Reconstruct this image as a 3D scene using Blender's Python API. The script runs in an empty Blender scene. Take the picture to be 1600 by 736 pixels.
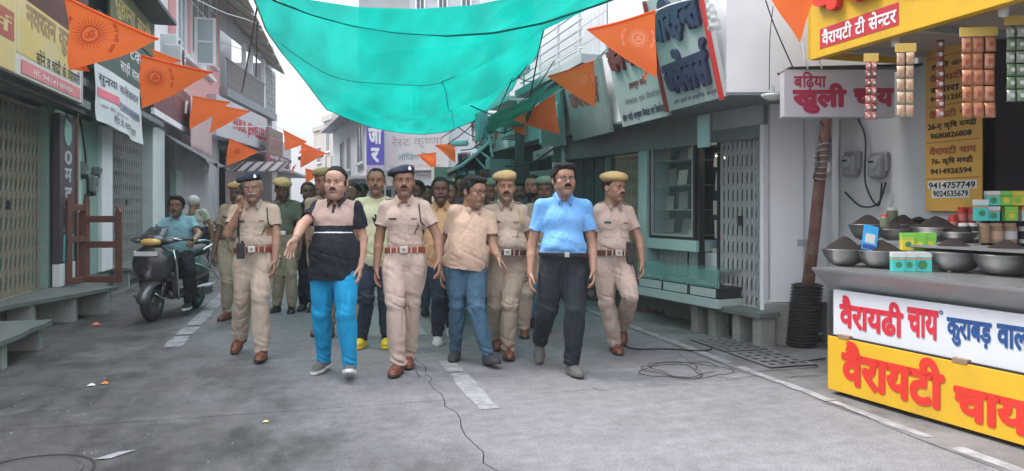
import bpy, bmesh, math, random
import numpy as np
from mathutils import Vector, Matrix, noise as mnoise
from mathutils.bvhtree import BVHTree
try:
    import openvdb
except ImportError:
    openvdb = None
random.seed(7)
R = math.radians
SC = bpy.context.scene
COL = SC.collection

# ---------------------------------------------------------------- camera
F = 1155.0; HZ = 322.0; EYE = 1.4; YAW = R(15.2)
cam = bpy.data.cameras.new('camera'); cam_ob = bpy.data.objects.new('camera', cam); COL.objects.link(cam_ob)
cam.sensor_width = 36.0; cam.lens = 36.0*F/1600.0; cam.shift_y = (HZ-368.0)/1600.0
cam_ob.location = (0, 0, EYE); cam_ob.rotation_euler = (R(90), 0, -YAW); cam.clip_end = 2000; cam.clip_start = 0.05
SC.camera = cam_ob
FW = Vector((math.sin(YAW), math.cos(YAW), 0)); RT = Vector((math.cos(YAW), -math.sin(YAW), 0))
# ---------------------------------------------------------------- sky and sun (overcast)
SUN_E, SUN_R = R(58), R(-60)
world = bpy.data.worlds.new('World'); SC.world = world; world.use_nodes = True
nt = world.node_tree; bg = nt.nodes['Background']
sky = nt.nodes.new('ShaderNodeTexSky'); sky.sky_type = 'NISHITA'; sky.sun_disc = False
sky.sun_elevation = SUN_E; sky.sun_rotation = SUN_R; sky.air_density = 1.5; sky.dust_density = 4
mixn = nt.nodes.new('ShaderNodeMixRGB'); mixn.inputs[0].default_value = 0.86
cl = nt.nodes.new('ShaderNodeTexNoise'); cl.inputs['Scale'].default_value = 1.6; cl.inputs['Detail'].default_value = 5
rmp = nt.nodes.new('ShaderNodeValToRGB')
rmp.color_ramp.elements[0].position = .3; rmp.color_ramp.elements[0].color = (6.6, 6.8, 7.5, 1)
rmp.color_ramp.elements[1].position = .75; rmp.color_ramp.elements[1].color = (7.8, 8.0, 8.7, 1)
nt.links.new(cl.outputs['Fac'], rmp.inputs[0]); nt.links.new(sky.outputs[0], mixn.inputs[1]); nt.links.new(rmp.outputs[0], mixn.inputs[2])
geo = nt.nodes.new('ShaderNodeTexCoord'); sep = nt.nodes.new('ShaderNodeSeparateXYZ'); nt.links.new(geo.outputs['Generated'], sep.inputs[0])
mr = nt.nodes.new('ShaderNodeMapRange'); mr.inputs[1].default_value = 0; mr.inputs[2].default_value = 1; mr.inputs[3].default_value = .33; mr.inputs[4].default_value = 1.95
nt.links.new(sep.outputs['Z'], mr.inputs[0])          # an overcast sky is about three times brighter overhead than at the horizon
vm = nt.nodes.new('ShaderNodeVectorMath'); vm.operation = 'SCALE'; nt.links.new(mixn.outputs[0], vm.inputs[0]); nt.links.new(mr.outputs[0], vm.inputs['Scale'])
nt.links.new(vm.outputs[0], bg.inputs[0]); bg.inputs[1].default_value = 0.10
sun = bpy.data.lights.new('sun', 'SUN'); sun.energy = 1.3; sun.angle = R(16); sun.color = (1, .96, .92)
sun_ob = bpy.data.objects.new('sun', sun); COL.objects.link(sun_ob)
_sd = Vector((math.sin(SUN_R)*math.cos(SUN_E), math.cos(SUN_R)*math.cos(SUN_E), math.sin(SUN_E)))
sun_ob.rotation_euler = _sd.to_track_quat('Z', 'Y').to_euler(); sun_ob.location = (0, 0, 20)
SC.view_settings.view_transform = 'Standard'; SC.view_settings.look = 'None'
SC.view_settings.exposure = 1.45; SC.view_settings.gamma = 1.0
SC.cycles.max_bounces = 6; SC.cycles.diffuse_bounces = 3; SC.cycles.transparent_max_bounces = 12
SC.cycles.use_adaptive_sampling = True

# ---------------------------------------------------------------- helpers
def ray(px, py):
    return FW + RT*((px-800)/F) + Vector((0, 0, (HZ-py)/F))
def at(px, py, t):
    return Vector((0, 0, EYE)) + ray(px, py)*t
def ground(px, py, z=0.0):
    return at(px, py, F*(EYE-z)/(py-HZ))

MATS = {}
def M(name, col=(.5, .5, .5), rough=.7, metal=0.0, var=.10, scale=6.0, bump=0.0, bscale=60.0, dirt=0.0, dcol=(.08, .07, .06),
      alpha=1.0, trans=0.0, sss=0.0, stretch=None, emit=0.0, spec=None, dscale=2.5, dlo=.45, dhi=.75):
    if name in MATS: return MATS[name]
    m = bpy.data.materials.new(name); m.use_nodes = True; MATS[name] = m
    n = m.node_tree.nodes; l = m.node_tree.links; b = n['Principled BSDF']
    tc = n.new('ShaderNodeTexCoord'); mp = n.new('ShaderNodeMapping'); l.new(tc.outputs['Object'], mp.inputs[0])
    if stretch: mp.inputs['Scale'].default_value = stretch
    b.inputs['Roughness'].default_value = rough; b.inputs['Metallic'].default_value = metal
    if spec is not None: b.inputs['Specular IOR Level'].default_value = spec
    c = None
    if var > 0:
        ns = n.new('ShaderNodeTexNoise'); ns.inputs['Scale'].default_value = scale; ns.inputs['Detail'].default_value = 6; ns.inputs['Roughness'].default_value = .65
        l.new(mp.outputs[0], ns.inputs['Vector'])
        mx = n.new('ShaderNodeMixRGB'); l.new(ns.outputs['Fac'], mx.inputs[0])
        mx.inputs[1].default_value = (*[max(0, x*(1-2*var)) for x in col], 1); mx.inputs[2].default_value = (*[min(1, x*(1+2*var)) for x in col], 1)
        c = mx.outputs[0]
    if dirt > 0:
        nd = n.new('ShaderNodeTexNoise'); nd.inputs['Scale'].default_value = dscale; nd.inputs['Detail'].default_value = 8; nd.inputs['Roughness'].default_value = .7
        l.new(tc.outputs['Object'], nd.inputs['Vector'])
        mr = n.new('ShaderNodeMapRange'); mr.inputs[1].default_value = dlo; mr.inputs[2].default_value = dhi; mr.inputs[3].default_value = 0; mr.inputs[4].default_value = dirt
        l.new(nd.outputs['Fac'], mr.inputs[0])
        m2 = n.new('ShaderNodeMixRGB'); l.new(mr.outputs[0], m2.inputs[0])
        if c is not None: l.new(c, m2.inputs[1])
        else: m2.inputs[1].default_value = (*col, 1)
        m2.inputs[2].default_value = (*dcol, 1); c = m2.outputs[0]
    if c is not None: l.new(c, b.inputs['Base Color'])
    else: b.inputs['Base Color'].default_value = (*col, 1)
    if bump > 0:
        nb = n.new('ShaderNodeTexNoise'); nb.inputs['Scale'].default_value = bscale; nb.inputs['Detail'].default_value = 4
        l.new(mp.outputs[0], nb.inputs['Vector'])
        bp = n.new('ShaderNodeBump'); bp.inputs['Strength'].default_value = bump; bp.inputs['Distance'].default_value = .01
        l.new(nb.outputs['Fac'], bp.inputs['Height']); l.new(bp.outputs[0], b.inputs['Normal'])
    if alpha < 1: b.inputs['Alpha'].default_value = alpha
    if trans > 0: b.inputs['Transmission Weight'].default_value = trans; b.inputs['IOR'].default_value = 1.1
    if sss > 0: b.inputs['Subsurface Weight'].default_value = sss; b.inputs['Subsurface Radius'].default_value = (.01, .004, .002)
    if emit > 0: b.inputs['Emission Color'].default_value = (*col, 1); b.inputs['Emission Strength'].default_value = emit
    return m

def new_ob(name, me, parent=None):
    o = bpy.data.objects.new(name, me); COL.objects.link(o)
    if parent is not None: o.parent = parent
    return o
def tag(o, label=None, cat=None, group=None, kind=None):
    if label: o['label'] = label
    if cat: o['category'] = cat
    if group: o['group'] = group
    if kind: o['kind'] = kind
    return o
def thing(name, label, cat, loc=(0, 0, 0), rotz=0.0, group=None, rot=None):
    o = new_ob(name, None); o.location = loc; o.rotation_euler = rot if rot else (0, 0, rotz); o.empty_display_size = .1
    return tag(o, label, cat, group)
def copy_tree(o, parent=None):
    c = o.copy(); COL.objects.link(c)
    if parent is not None: c.parent = parent
    for ch in list(o.children): copy_tree(ch, c)
    return c

class MB:
    def __init__(s): s.v = []; s.f = []; s.m = []; s.mi = 0
    def add(s, vs, fs):
        n = len(s.v); s.v += [tuple(x) for x in vs]; s.f += [tuple(i+n for i in f) for f in fs]; s.m += [s.mi]*len(fs); return s
    def box(s, x0, x1, y0, y1, z0, z1, mat=None):
        vs = [Vector((x, y, z)) for z in (z0, z1) for y in (y0, y1) for x in (x0, x1)]
        if mat is not None: vs = [mat @ v for v in vs]
        return s.add(vs, [(0, 2, 3, 1), (4, 5, 7, 6), (0, 1, 5, 4), (2, 6, 7, 3), (0, 4, 6, 2), (1, 3, 7, 5)])
    def bar(s, a, b, w, d=None, up=Vector((0, 0, 1))):
        a = Vector(a); b = Vector(b); d = d or w; z = (b-a); L = z.length; z.normalize()
        if abs(z.dot(up)) > .99: up = Vector((0, 1, 0))
        x = up.cross(z).normalized(); y = z.cross(x)
        vs = [a+z*(L*k)+x*(i*w/2)+y*(j*d/2) for k in (0, 1) for j in (-1, 1) for i in (-1, 1)]
        return s.add(vs, [(0, 2, 3, 1), (4, 5, 7, 6), (0, 1, 5, 4), (2, 6, 7, 3), (0, 4, 6, 2), (1, 3, 7, 5)])
    def tube(s, pts, r, n=8, cap=True):
        pts = [Vector(p) for p in pts]; rs = r if isinstance(r, (list, tuple)) else [r]*len(pts)
        rings = []; px_ = None
        for i, p in enumerate(pts):
            t = (pts[min(i+1, len(pts)-1)]-pts[max(i-1, 0)]).normalized()
            if px_ is None:
                px_ = t.cross(Vector((0, 0, 1)))
                if px_.length < .05: px_ = t.cross(Vector((1, 0, 0)))
            px_ = (px_ - t*px_.dot(t)).normalized(); py_ = t.cross(px_)
            rings.append([p+(px_*math.cos(2*math.pi*k/n)+py_*math.sin(2*math.pi*k/n))*rs[i] for k in range(n)])
        vs = [v for g in rings for v in g]
        fs = [(i*n+k, i*n+(k+1) % n, (i+1)*n+(k+1) % n, (i+1)*n+k) for i in range(len(pts)-1) for k in range(n)]
        if cap: fs += [tuple(range(n))[::-1], tuple((len(pts)-1)*n+k for k in range(n))]
        return s.add(vs, fs)
    def lathe(s, prof, n=24, c=(0, 0, 0), mat=None, cap=False):
        vs = []
        for r, z in prof:
            for k in range(n):
                a = 2*math.pi*k/n; v = Vector((c[0]+r*math.cos(a), c[1]+r*math.sin(a), c[2]+z)); vs.append(mat @ v if mat is not None else v)
        fs = [(i*n+k, i*n+(k+1) % n, (i+1)*n+(k+1) % n, (i+1)*n+k) for i in range(len(prof)-1) for k in range(n)]
        if cap: fs += [tuple(range(n))[::-1], tuple((len(prof)-1)*n+k for k in range(n))]
        return s.add(vs, fs)
    def prism(s, poly, y0, y1, mat=None):          # polygon in x,z extruded along y
        n = len(poly); vs = [Vector((x, y, z)) for y in (y0, y1) for x, z in poly]
        if mat is not None: vs = [mat @ v for v in vs]
        return s.add(vs, [tuple(range(n)), tuple(range(2*n-1, n-1, -1))]+[(i+n, (i+1) % n+n, (i+1) % n, i) for i in range(n)])
    def grid(s, P, th=0.0):                        # P rows of Vectors; th = thickness
        nr, nc = len(P), len(P[0]); vs = [p for r_ in P for p in r_]
        fs = [(i*nc+j, i*nc+j+1, (i+1)*nc+j+1, (i+1)*nc+j) for i in range(nr-1) for j in range(nc-1)]
        if th > 0:
            m = len(vs); nn = []
            for i in range(nr):
                for j in range(nc):
                    a = P[min(i+1, nr-1)][j]-P[max(i-1, 0)][j]; b = P[i][min(j+1, nc-1)]-P[i][max(j-1, 0)]
                    q = b.cross(a); q = q.normalized() if q.length > 1e-9 else Vector((0, 1, 0)); nn.append(q*th)
            vs = vs+[v+q for v, q in zip(vs, nn)]
            fs = [f for f in fs]+[tuple(x+m for x in f[::-1]) for f in fs]
            ed = [i*nc for i in range(nr)]+[(nr-1)*nc+j for j in range(1, nc)]+[i*nc+nc-1 for i in range(nr-2, -1, -1)]+[j for j in range(nc-2, 0, -1)]
            fs += [(ed[k], ed[(k+1) % len(ed)], ed[(k+1) % len(ed)]+m, ed[k]+m) for k in range(len(ed))]
        return s.add(vs, fs)
    def build(s, name, mat, parent=None, bevel=0.0, smooth=False, loc=None):
        me = bpy.data.meshes.new(name); me.from_pydata(s.v, [], s.f); me.validate()
        mats = mat if isinstance(mat, (list, tuple)) else [mat]
        for m in mats: me.materials.append(m)
        if len(mats) > 1 and len(me.polygons) == len(s.m): me.polygons.foreach_set('material_index', s.m)
        bm = bmesh.new(); bm.from_mesh(me)
        if s.f and not getattr(s, 'open', False): bmesh.ops.recalc_face_normals(bm, faces=bm.faces)
        bm.to_mesh(me); bm.free()
        if smooth: me.polygons.foreach_set('use_smooth', [True]*len(me.polygons))
        me.update(); o = new_ob(name, me, parent)
        if loc: o.location = loc
        if bevel > 0:
            b = o.modifiers.new('bevel', 'BEVEL'); b.width = bevel; b.segments = 2; b.limit_method = 'ANGLE'; b.angle_limit = R(40)
            b.harden_normals = False
        return o
def P(name, parent, mat, x0, x1, y0, y1, z0, z1, bevel=0.0):
    return MB().box(x0, x1, y0, y1, z0, z1).build(name, mat, parent, bevel)

# ---------------------------------------------------------------- lettering
_gc = {}
def _glyphs(s, bold, half=False, res=3):
    key = (s, bold, half, res)
    if key in _gc: return _gc[key]
    cu = bpy.data.curves.new('lettering', 'FONT'); cu.body = s; cu.offset = bold; cu.resolution_u = res
    o = bpy.data.objects.new('lettering', cu); COL.objects.link(o)
    dg = bpy.context.evaluated_depsgraph_get(); dg.update()
    me = bpy.data.meshes.new_from_object(o.evaluated_get(dg))
    bpy.data.objects.remove(o); bpy.data.curves.remove(cu)
    bm = bmesh.new(); bm.from_mesh(me); bpy.data.meshes.remove(me)
    if half and bm.verts:
        xm = max(v.co.x for v in bm.verts)
        g = bm.verts[:]+bm.edges[:]+bm.faces[:]
        bmesh.ops.bisect_plane(bm, geom=g, plane_co=(xm-.188, 0, 0), plane_no=(1, 0, 0), clear_outer=True)
    v = [tuple(x.co[:2]) for x in bm.verts]; bm.verts.index_update(); f = [tuple(x.index for x in q.verts) for q in bm.faces]; bm.free()
    _gc[key] = (v, f); return _gc[key]
CONS = set('कखगघङचछजझञटठडढणतथदधनपफबभमयरलळवशषसहक़ख़ग़ज़ड़ढ़फ़')
def layout(s, bold=0.0):
    """text -> flat vertices and faces; short i in front, half letters and the hook of r written as such"""
    runs = []; cur = ''; i = 0; s = list(s); clus = []
    # clusters
    while i < len(s):
        c = s[i]
        if c in CONS:
            cl_ = [c]; i += 1
            while i < len(s) and (s[i] == '्' and i+1 < len(s) and s[i+1] in CONS or s[i] == '़'):
                if s[i] == '़': cl_[-1] += s[i]; i += 1
                else: cl_.append(s[i+1]); i += 2
            mt = ''
            while i < len(s) and s[i] in 'ािीुूृेैोौंँॉॅः': mt += s[i]; i += 1
            clus.append((cl_, mt))
        else: clus.append(([c], '')); i += 1
    V = []; Fc = []; x = 0.0
    def put(v, f, gap=0.0):
        nonlocal x
        if not v: return
        x0 = min(p[0] for p in v); x1 = max(p[0] for p in v); n = len(V)
        V.extend((p[0]-x0+x, p[1]) for p in v); Fc.extend(tuple(a+n for a in q) for q in f); x += x1-x0-gap
    run = ''
    def flush():
        nonlocal run
        if run: put(*_glyphs(run, bold), gap=.004); run = ''
    for cl_, mt in clus:
        if cl_ == [' ']: flush(); x += .3; continue
        reph = False
        if len(cl_) > 1 and cl_[0] == 'र': reph = True; cl_ = cl_[1:]
        pre = 'ि' in mt; mt = mt.replace('ि', '')
        if pre:                                   # the short i: its bow reaches over the next letter
            flush(); v, f = _glyphs('ि', bold)
            if v:
                a0 = min(p[0] for p in v); n = len(V); V.extend((p[0]-a0+x, p[1]) for p in v); Fc.extend(tuple(a+n for a in q) for q in f); x += .245
        for h in cl_[:-1]:
            flush(); put(*_glyphs(h, bold, True))
        run += cl_[-1]+mt
        if reph:
            flush(); n = len(V); cx = x-.06
            pts = [(cx+.11*math.cos(a), .80+.11*math.sin(a)) for a in [R(250-28*k) for k in range(9)]]
            w = .05+bold
            V.extend(pts); V.extend((cx+(.11-w)*math.cos(R(250-28*k)), .80+(.11-w)*math.sin(R(250-28*k))) for k in range(9))
            Fc.extend((n+k, n+k+1, n+9+k+1, n+9+k) for k in range(8))
    flush()
    return V, Fc
def fat(V, Fc, b):
    """thicken letters beyond what the outline offset can take: the same outlines laid side by side"""
    if b <= .012: return V, Fc, [0]*len(V)
    r_ = b*.9; V2 = []; F2 = []; K = []
    for k, (dx, dy) in enumerate([(0, 0)]+[(math.cos(i*math.pi/4)*r_, math.sin(i*math.pi/4)*r_) for i in range(8)]):
        n = len(V2); V2 += [(p[0]+dx, p[1]+dy) for p in V]; F2 += [tuple(a+n for a in q) for q in Fc]; K += [k]*len(V)
    return V2, F2, K
def lettering(parent, s, x0, x1, z0, z1, y, mat, bold=0.015, depth=0.0, mat4=None, keep=False, name='lettering', skew=0.0):
    """letters filling the box x0..x1, z0..z1 on the plane y, facing -y"""
    V, Fc = layout(s, min(bold, .012))
    if not V: return None
    V, Fc, K = fat(V, Fc, bold if bold > .012 else 0)
    a0 = min(p[0] for p in V); a1 = max(p[0] for p in V); b0 = min(p[1] for p in V); b1 = max(p[1] for p in V)
    sx = (x1-x0)/(a1-a0); sz = (z1-z0)/(b1-b0)
    if keep: sx = min(sx, sz); xo = (x0+x1)/2-sx*(a1-a0)/2
    else: xo = x0
    pts = [Vector((xo+(p[0]-a0)*sx+skew*(p[1]-b0)*sz, y-.00012*k_, z0+(p[1]-b0)*sz)) for p, k_ in zip(V, K)]
    mb = MB(); mb.open = True
    if depth > 0:
        n = len(pts); fr = [p-Vector((0, depth, 0)) for p in pts]; fs = list(Fc)
        from collections import Counter
        ec = Counter(); 
        for f in Fc:
            for k in range(len(f)): ec[frozenset((f[k], f[(k+1) % len(f)]))] += 1
        sd = []
        for f in Fc:
            for k in range(len(f)):
                a, b = f[k], f[(k+1) % len(f)]
                if ec[frozenset((a, b))] == 1: sd.append((a, b, b+n, a+n))
        vs = fr+pts; mb.add([mat4 @ v for v in vs] if mat4 is not None else vs, fs+sd)
    else: mb.add([mat4 @ v for v in pts] if mat4 is not None else pts, Fc)
    return mb.build(name, mat, parent)

class Wall:
    """vertical facade through A along d; local x along d, local -y is the street side"""
    def __init__(s, A, d):
        s.A = Vector((A[0], A[1], 0)); s.d = Vector((d[0], d[1], 0)).normalized(); s.n = Vector((s.d.y, -s.d.x, 0)); s.rz = math.atan2(s.d.y, s.d.x)
    def uv(s, px, py, off=0.0):
        r = ray(px, py); O = Vector((0, 0, EYE)); t = (s.A+s.n*off-O).dot(s.n)/r.dot(s.n); p = O+r*t
        return (p-s.A).dot(s.d), p.z
    def S(s, px, off=0.0): return s.uv(px, HZ, off)[0]
    def Z(s, px, py, off=0.0): return s.uv(px, py, off)[1]
    def thing(s, name, label, cat, u=0.0, z=0.0, group=None, off=0.0):
        p = s.A+s.d*u+s.n*off
        return thing(name, label, cat, (p.x, p.y, z), s.rz, group)
    def pt(s, u, off, z): p = s.A+s.d*u+s.n*off; return Vector((p.x, p.y, z))
# ---------------------------------------------------------------- signed-distance modelling for bodies and clothes
_RNG = np.random.RandomState(5); _TAB = _RNG.rand(65536).astype(np.float32)
def vnoise(p, seed=0):
    i = np.floor(p).astype(np.int64); f = (p-i).astype(np.float32); f = f*f*(3-2*f); out = 0
    for dx in (0, 1):
        for dy in (0, 1):
            for dz in (0, 1):
                h = ((i[:, 0]+dx)*73856093 ^ (i[:, 1]+dy)*19349663 ^ (i[:, 2]+dz)*83492791 ^ (seed*2654435761)) & 0xffff
                w = (f[:, 0] if dx else 1-f[:, 0])*(f[:, 1] if dy else 1-f[:, 1])*(f[:, 2] if dz else 1-f[:, 2])
                out = out+w*_TAB[h]
    return out*2-1
BIG = .06
class SDF:
    def __init__(s, lo, hi, h):
        s.lo = np.array(lo, np.float32); s.h = h; s.n = np.ceil((np.array(hi)-s.lo)/h).astype(int)+1
        s.D = np.full(tuple(s.n), BIG, np.float32)
        s.ax = [s.lo[k]+h*np.arange(s.n[k], dtype=np.float32) for k in range(3)]
    def blk(s, lo, hi):
        a = np.clip(np.floor((np.array(lo)-s.lo)/s.h).astype(int), 0, s.n-1); b = np.clip(np.ceil((np.array(hi)-s.lo)/s.h).astype(int)+1, 1, s.n)
        if np.any(b <= a): return None, None
        sl = tuple(slice(a[k], b[k]) for k in range(3)); g = np.meshgrid(*[s.ax[k][sl[k]] for k in range(3)], indexing='ij')
        return sl, g
    def app(s, sl, d, k, op):
        A = s.D[sl]; d = np.clip(d, -BIG*2, BIG)
        if op == 'u':
            if k > 0: h = np.maximum(k-np.abs(A-d), 0)/k; s.D[sl] = np.minimum(A, d)-h*h*k*.25
            else: s.D[sl] = np.minimum(A, d)
        else:
            d = -d
            if k > 0: h = np.maximum(k-np.abs(A-d), 0)/k; s.D[sl] = np.maximum(A, d)+h*h*k*.25
            else: s.D[sl] = np.maximum(A, d)
    def rc(s, a, b, ra, rb, k=.02, op='u', sq=None):
        a = np.array(a, float); b = np.array(b, float); r = max(ra, rb)+BIG
        sl, g = s.blk(np.minimum(a, b)-r, np.maximum(a, b)+r)
        if sl is None: return s
        ba = b-a; L2 = max(float(ba@ba), 1e-9); pa = [g[i]-a[i] for i in range(3)]
        t = np.clip((pa[0]*ba[0]+pa[1]*ba[1]+pa[2]*ba[2])/L2, 0, 1)
        q = [pa[i]-ba[i]*t for i in range(3)]
        if sq: q = [q[i]*sq[i] for i in range(3)]
        d = np.sqrt(q[0]**2+q[1]**2+q[2]**2)-(ra+(rb-ra)*t); s.app(sl, d, k, op); return s
    def ell(s, c, r, k=.02, op='u', rot=None):
        c = np.array(c, float); r = np.array(r, float); m = float(max(r))+BIG
        sl, g = s.blk(c-m, c+m)
        if sl is None: return s
        p = [g[i]-c[i] for i in range(3)]
        if rot is not None:
            Rm = np.array(rot.to_3x3().transposed()); p = [Rm[i][0]*p[0]+Rm[i][1]*p[1]+Rm[i][2]*p[2] for i in range(3)]
        k0 = np.sqrt((p[0]/r[0])**2+(p[1]/r[1])**2+(p[2]/r[2])**2)+1e-6
        k1 = np.sqrt((p[0]/r[0]**2)**2+(p[1]/r[1]**2)**2+(p[2]/r[2]**2)**2)+1e-6
        s.app(sl, k0*(k0-1)/k1, k, op); return s
    def plane(s, p, n, k=0.0, lim=None):           # removes what lies on the side n points to
        n = np.array(n, float); n /= np.linalg.norm(n)
        if lim is None: sl = tuple(slice(0, x) for x in s.n); g = np.meshgrid(*s.ax, indexing='ij')
        else: sl, g = s.blk(lim[0], lim[1])
        if sl is None: return s
        d = (g[0]-p[0])*n[0]+(g[1]-p[1])*n[1]+(g[2]-p[2])*n[2]
        s.D[sl] = np.maximum(s.D[sl], np.minimum(d, BIG)); return s
    def mesh(s):
        D = s.D.copy()
        for ax in range(3):
            ix = [slice(None)]*3
            for e in (0, -1): ix[ax] = e; D[tuple(ix)] = np.maximum(D[tuple(ix)], s.h*.5)
        D = np.minimum(D, 3*s.h)
        g = openvdb.FloatGrid(3*s.h); g.copyFromArray(np.ascontiguousarray(D)); 
        pts, quads = g.convertToQuads(0.0)
        pts = np.asarray(pts, np.float64)*s.h+s.lo
        return pts, np.asarray(quads, np.int64)[:, ::-1]
def vnormals(v, q):
    fn = np.cross(v[q[:, 2]]-v[q[:, 0]], v[q[:, 3]]-v[q[:, 1]]); n = np.zeros_like(v)
    for k in range(4): np.add.at(n, q[:, k], fn)
    n /= np.linalg.norm(n, axis=1, keepdims=True)+1e-12; return n
def relax(v, q, it=1, w=.5):
    for _ in range(it):
        acc = np.zeros_like(v); cnt = np.zeros(len(v))
        for k in range(4):
            a, b = q[:, k], q[:, (k+1) % 4]
            np.add.at(acc, a, v[b]); np.add.at(acc, b, v[a]); np.add.at(cnt, a, 1); np.add.at(cnt, b, 1)
        v = v*(1-w)+w*acc/np.maximum(cnt, 1)[:, None]
    return v
def np_ob(name, v, q, mats, parent, mi=None):
    me = bpy.data.meshes.new(name); me.vertices.add(len(v)); me.vertices.foreach_set('co', np.asarray(v, np.float32).ravel())
    nq = len(q); me.loops.add(nq*4); me.polygons.add(nq); me.loops.foreach_set('vertex_index', np.asarray(q, np.int32).ravel())
    me.polygons.foreach_set('loop_start', np.arange(0, nq*4, 4, dtype=np.int32))
    for m in mats: me.materials.append(m)
    if mi is not None: me.polygons.foreach_set('material_index', np.asarray(mi, np.int32))
    me.polygons.foreach_set('use_smooth', np.ones(nq, bool)); me.update(calc_edges=True); me.validate()
    return new_ob(name, me, parent)
def xf(v, M4):
    A = np.array(M4); return v@A[:3, :3].T+A[:3, 3]

def ik(a, b, l1, l2, hint):
    """middle joint between a and b"""
    a = Vector(a); b = Vector(b); d = b-a; L = d.length
    if L > (l1+l2)*.999: k = L/(l1+l2)*1.001; l1 *= k; l2 *= k
    x = (l1*l1-l2*l2+L*L)/(2*L); h = math.sqrt(max(l1*l1-x*x, 0)); dn = d.normalized(); hh = Vector(hint); hh = (hh-dn*hh.dot(dn)).normalized()
    return a+dn*x+hh*h

# ---- a head: origin at eye level between the ears, face towards -y
_headc = {}
def head_mesh(h=.0032, w=1.0, jaw=1.0, nose=1.0, fat=0.0, smile=False):
    key = (h, w, jaw, nose, fat, smile)
    if key in _headc: return _headc[key]
    s = SDF((-.11, -.135, -.16), (.11, .125, .135), h)
    s.ell((0, .014, .034), (.074*w, .094, .082), .02); s.ell((0, -.022, .03), (.066*w, .064, .072), .03)
    s.ell((0, -.030, -.045), (.052*w*jaw, .058, .070), .03)
    for e in (-1, 1):
        s.rc((e*.047*w*jaw, .004, -.052), (e*.011, -.071, -.102), .015+fat, .014+fat*.5, .03)
        s.ell((e*.042*w, -.058, -.022), (.024+fat, .022+fat, .022), .02)
        s.ell((e*.033*w*jaw, -.05, -.058), (.020+fat*1.4, .026+fat, .026), .03)
    s.ell((0, -.076, -.101), (.021*jaw, .016, .015), .02)
    if fat > 0: s.ell((0, -.035, -.105), (.045, .04, .02+fat), .03)
    s.rc((-.034, -.077, .021), (.034, -.077, .021), .0105, .0105, .02); s.ell((0, -.06, .045), (.05, .028, .03), .03)
    s.ell((0, -.086, -.055), (.03, .016, .022), .015)
    for e in (-1, 1):
        s.ell((e*.032, -.099, .001), (.019, .020, .0115), .010, 's')
        s.ell((e*.032, -.0715, .001), (.0165, .0150, .0150), .004)
        s.ell((e*.032, -.0895, -.0005), (.0125, .013, .0042), .002, 's')
    s.rc((0, -.082, .012), (0, -.108*1.0, -.024), .0075*nose, .0105*nose, .008); s.ell((0, -.110, -.0265), (.0115*nose, .0115, .0095), .006)
    for e in (-1, 1): s.ell((e*.0125*nose, -.099, -.0295), (.0075*nose, .010, .0075), .005)
    mw = .027 if smile else .024
    s.ell((0, -.097, -.0525), (mw, .0085, .0058), .005); s.ell((0, -.0955, -.0640), (mw*.85, .0090, .0070), .005)
    s.rc((-mw*.95, -.096, -.058), (mw*.95, -.096, -.058), .0012, .0012, .003, 's', ); s.ell((0, -.103, -.0582), (mw*.9, .006, .0012), .003, 's')
    s.ell((0, -.097, -.0775), (.02, .008, .005), .008, 's')
    for e in (-1, 1):
        rt = Matrix.Rotation(e*R(-22), 4, 'Z')
        s.ell((e*.078*w, .012, -.006), (.0085, .021, .031), .006, 'u', rt); s.ell((e*.086*w, .008, -.004), (.006, .011, .019), .004, 's', rt)
    s.rc((0, .022, -.045), (0, .036, -.155), .049, .053, .03)
    v, q = s.mesh(); v = relax(v, q, 1, .35)
    x, y, z = np.abs(v[:, 0]), v[:, 1], v[:, 2]; g = lambda d, w_: 1/(1+np.exp(np.clip(d/w_, -30, 30)))
    tint = np.ones((len(v), 3))
    lip = g(np.sqrt((x/mw)**2+((z+.0590)/.0115)**2)-1, .07)*g(y+.086, .002)
    tint *= 1-lip[:, None]*np.array([.30, .46, .42])
    stb = g(z+.040+.25*x, .006)*g(-(z+.125), .006)*g(y-.0, .012)*(1-lip); tint *= 1-stb[:, None]*np.array([.26, .24, .20])
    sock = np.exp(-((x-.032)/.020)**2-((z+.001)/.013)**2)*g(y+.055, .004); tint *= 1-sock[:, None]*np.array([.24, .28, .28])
    ck = np.exp(-((x-.045)/.022)**2-((z+.024)/.020)**2)*g(y+.03, .005); tint *= 1+ck[:, None]*np.array([.10, -.02, -.02])
    mi = tint
    _headc[key] = (v, q, mi); return _headc[key]
_hairc = {}
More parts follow.
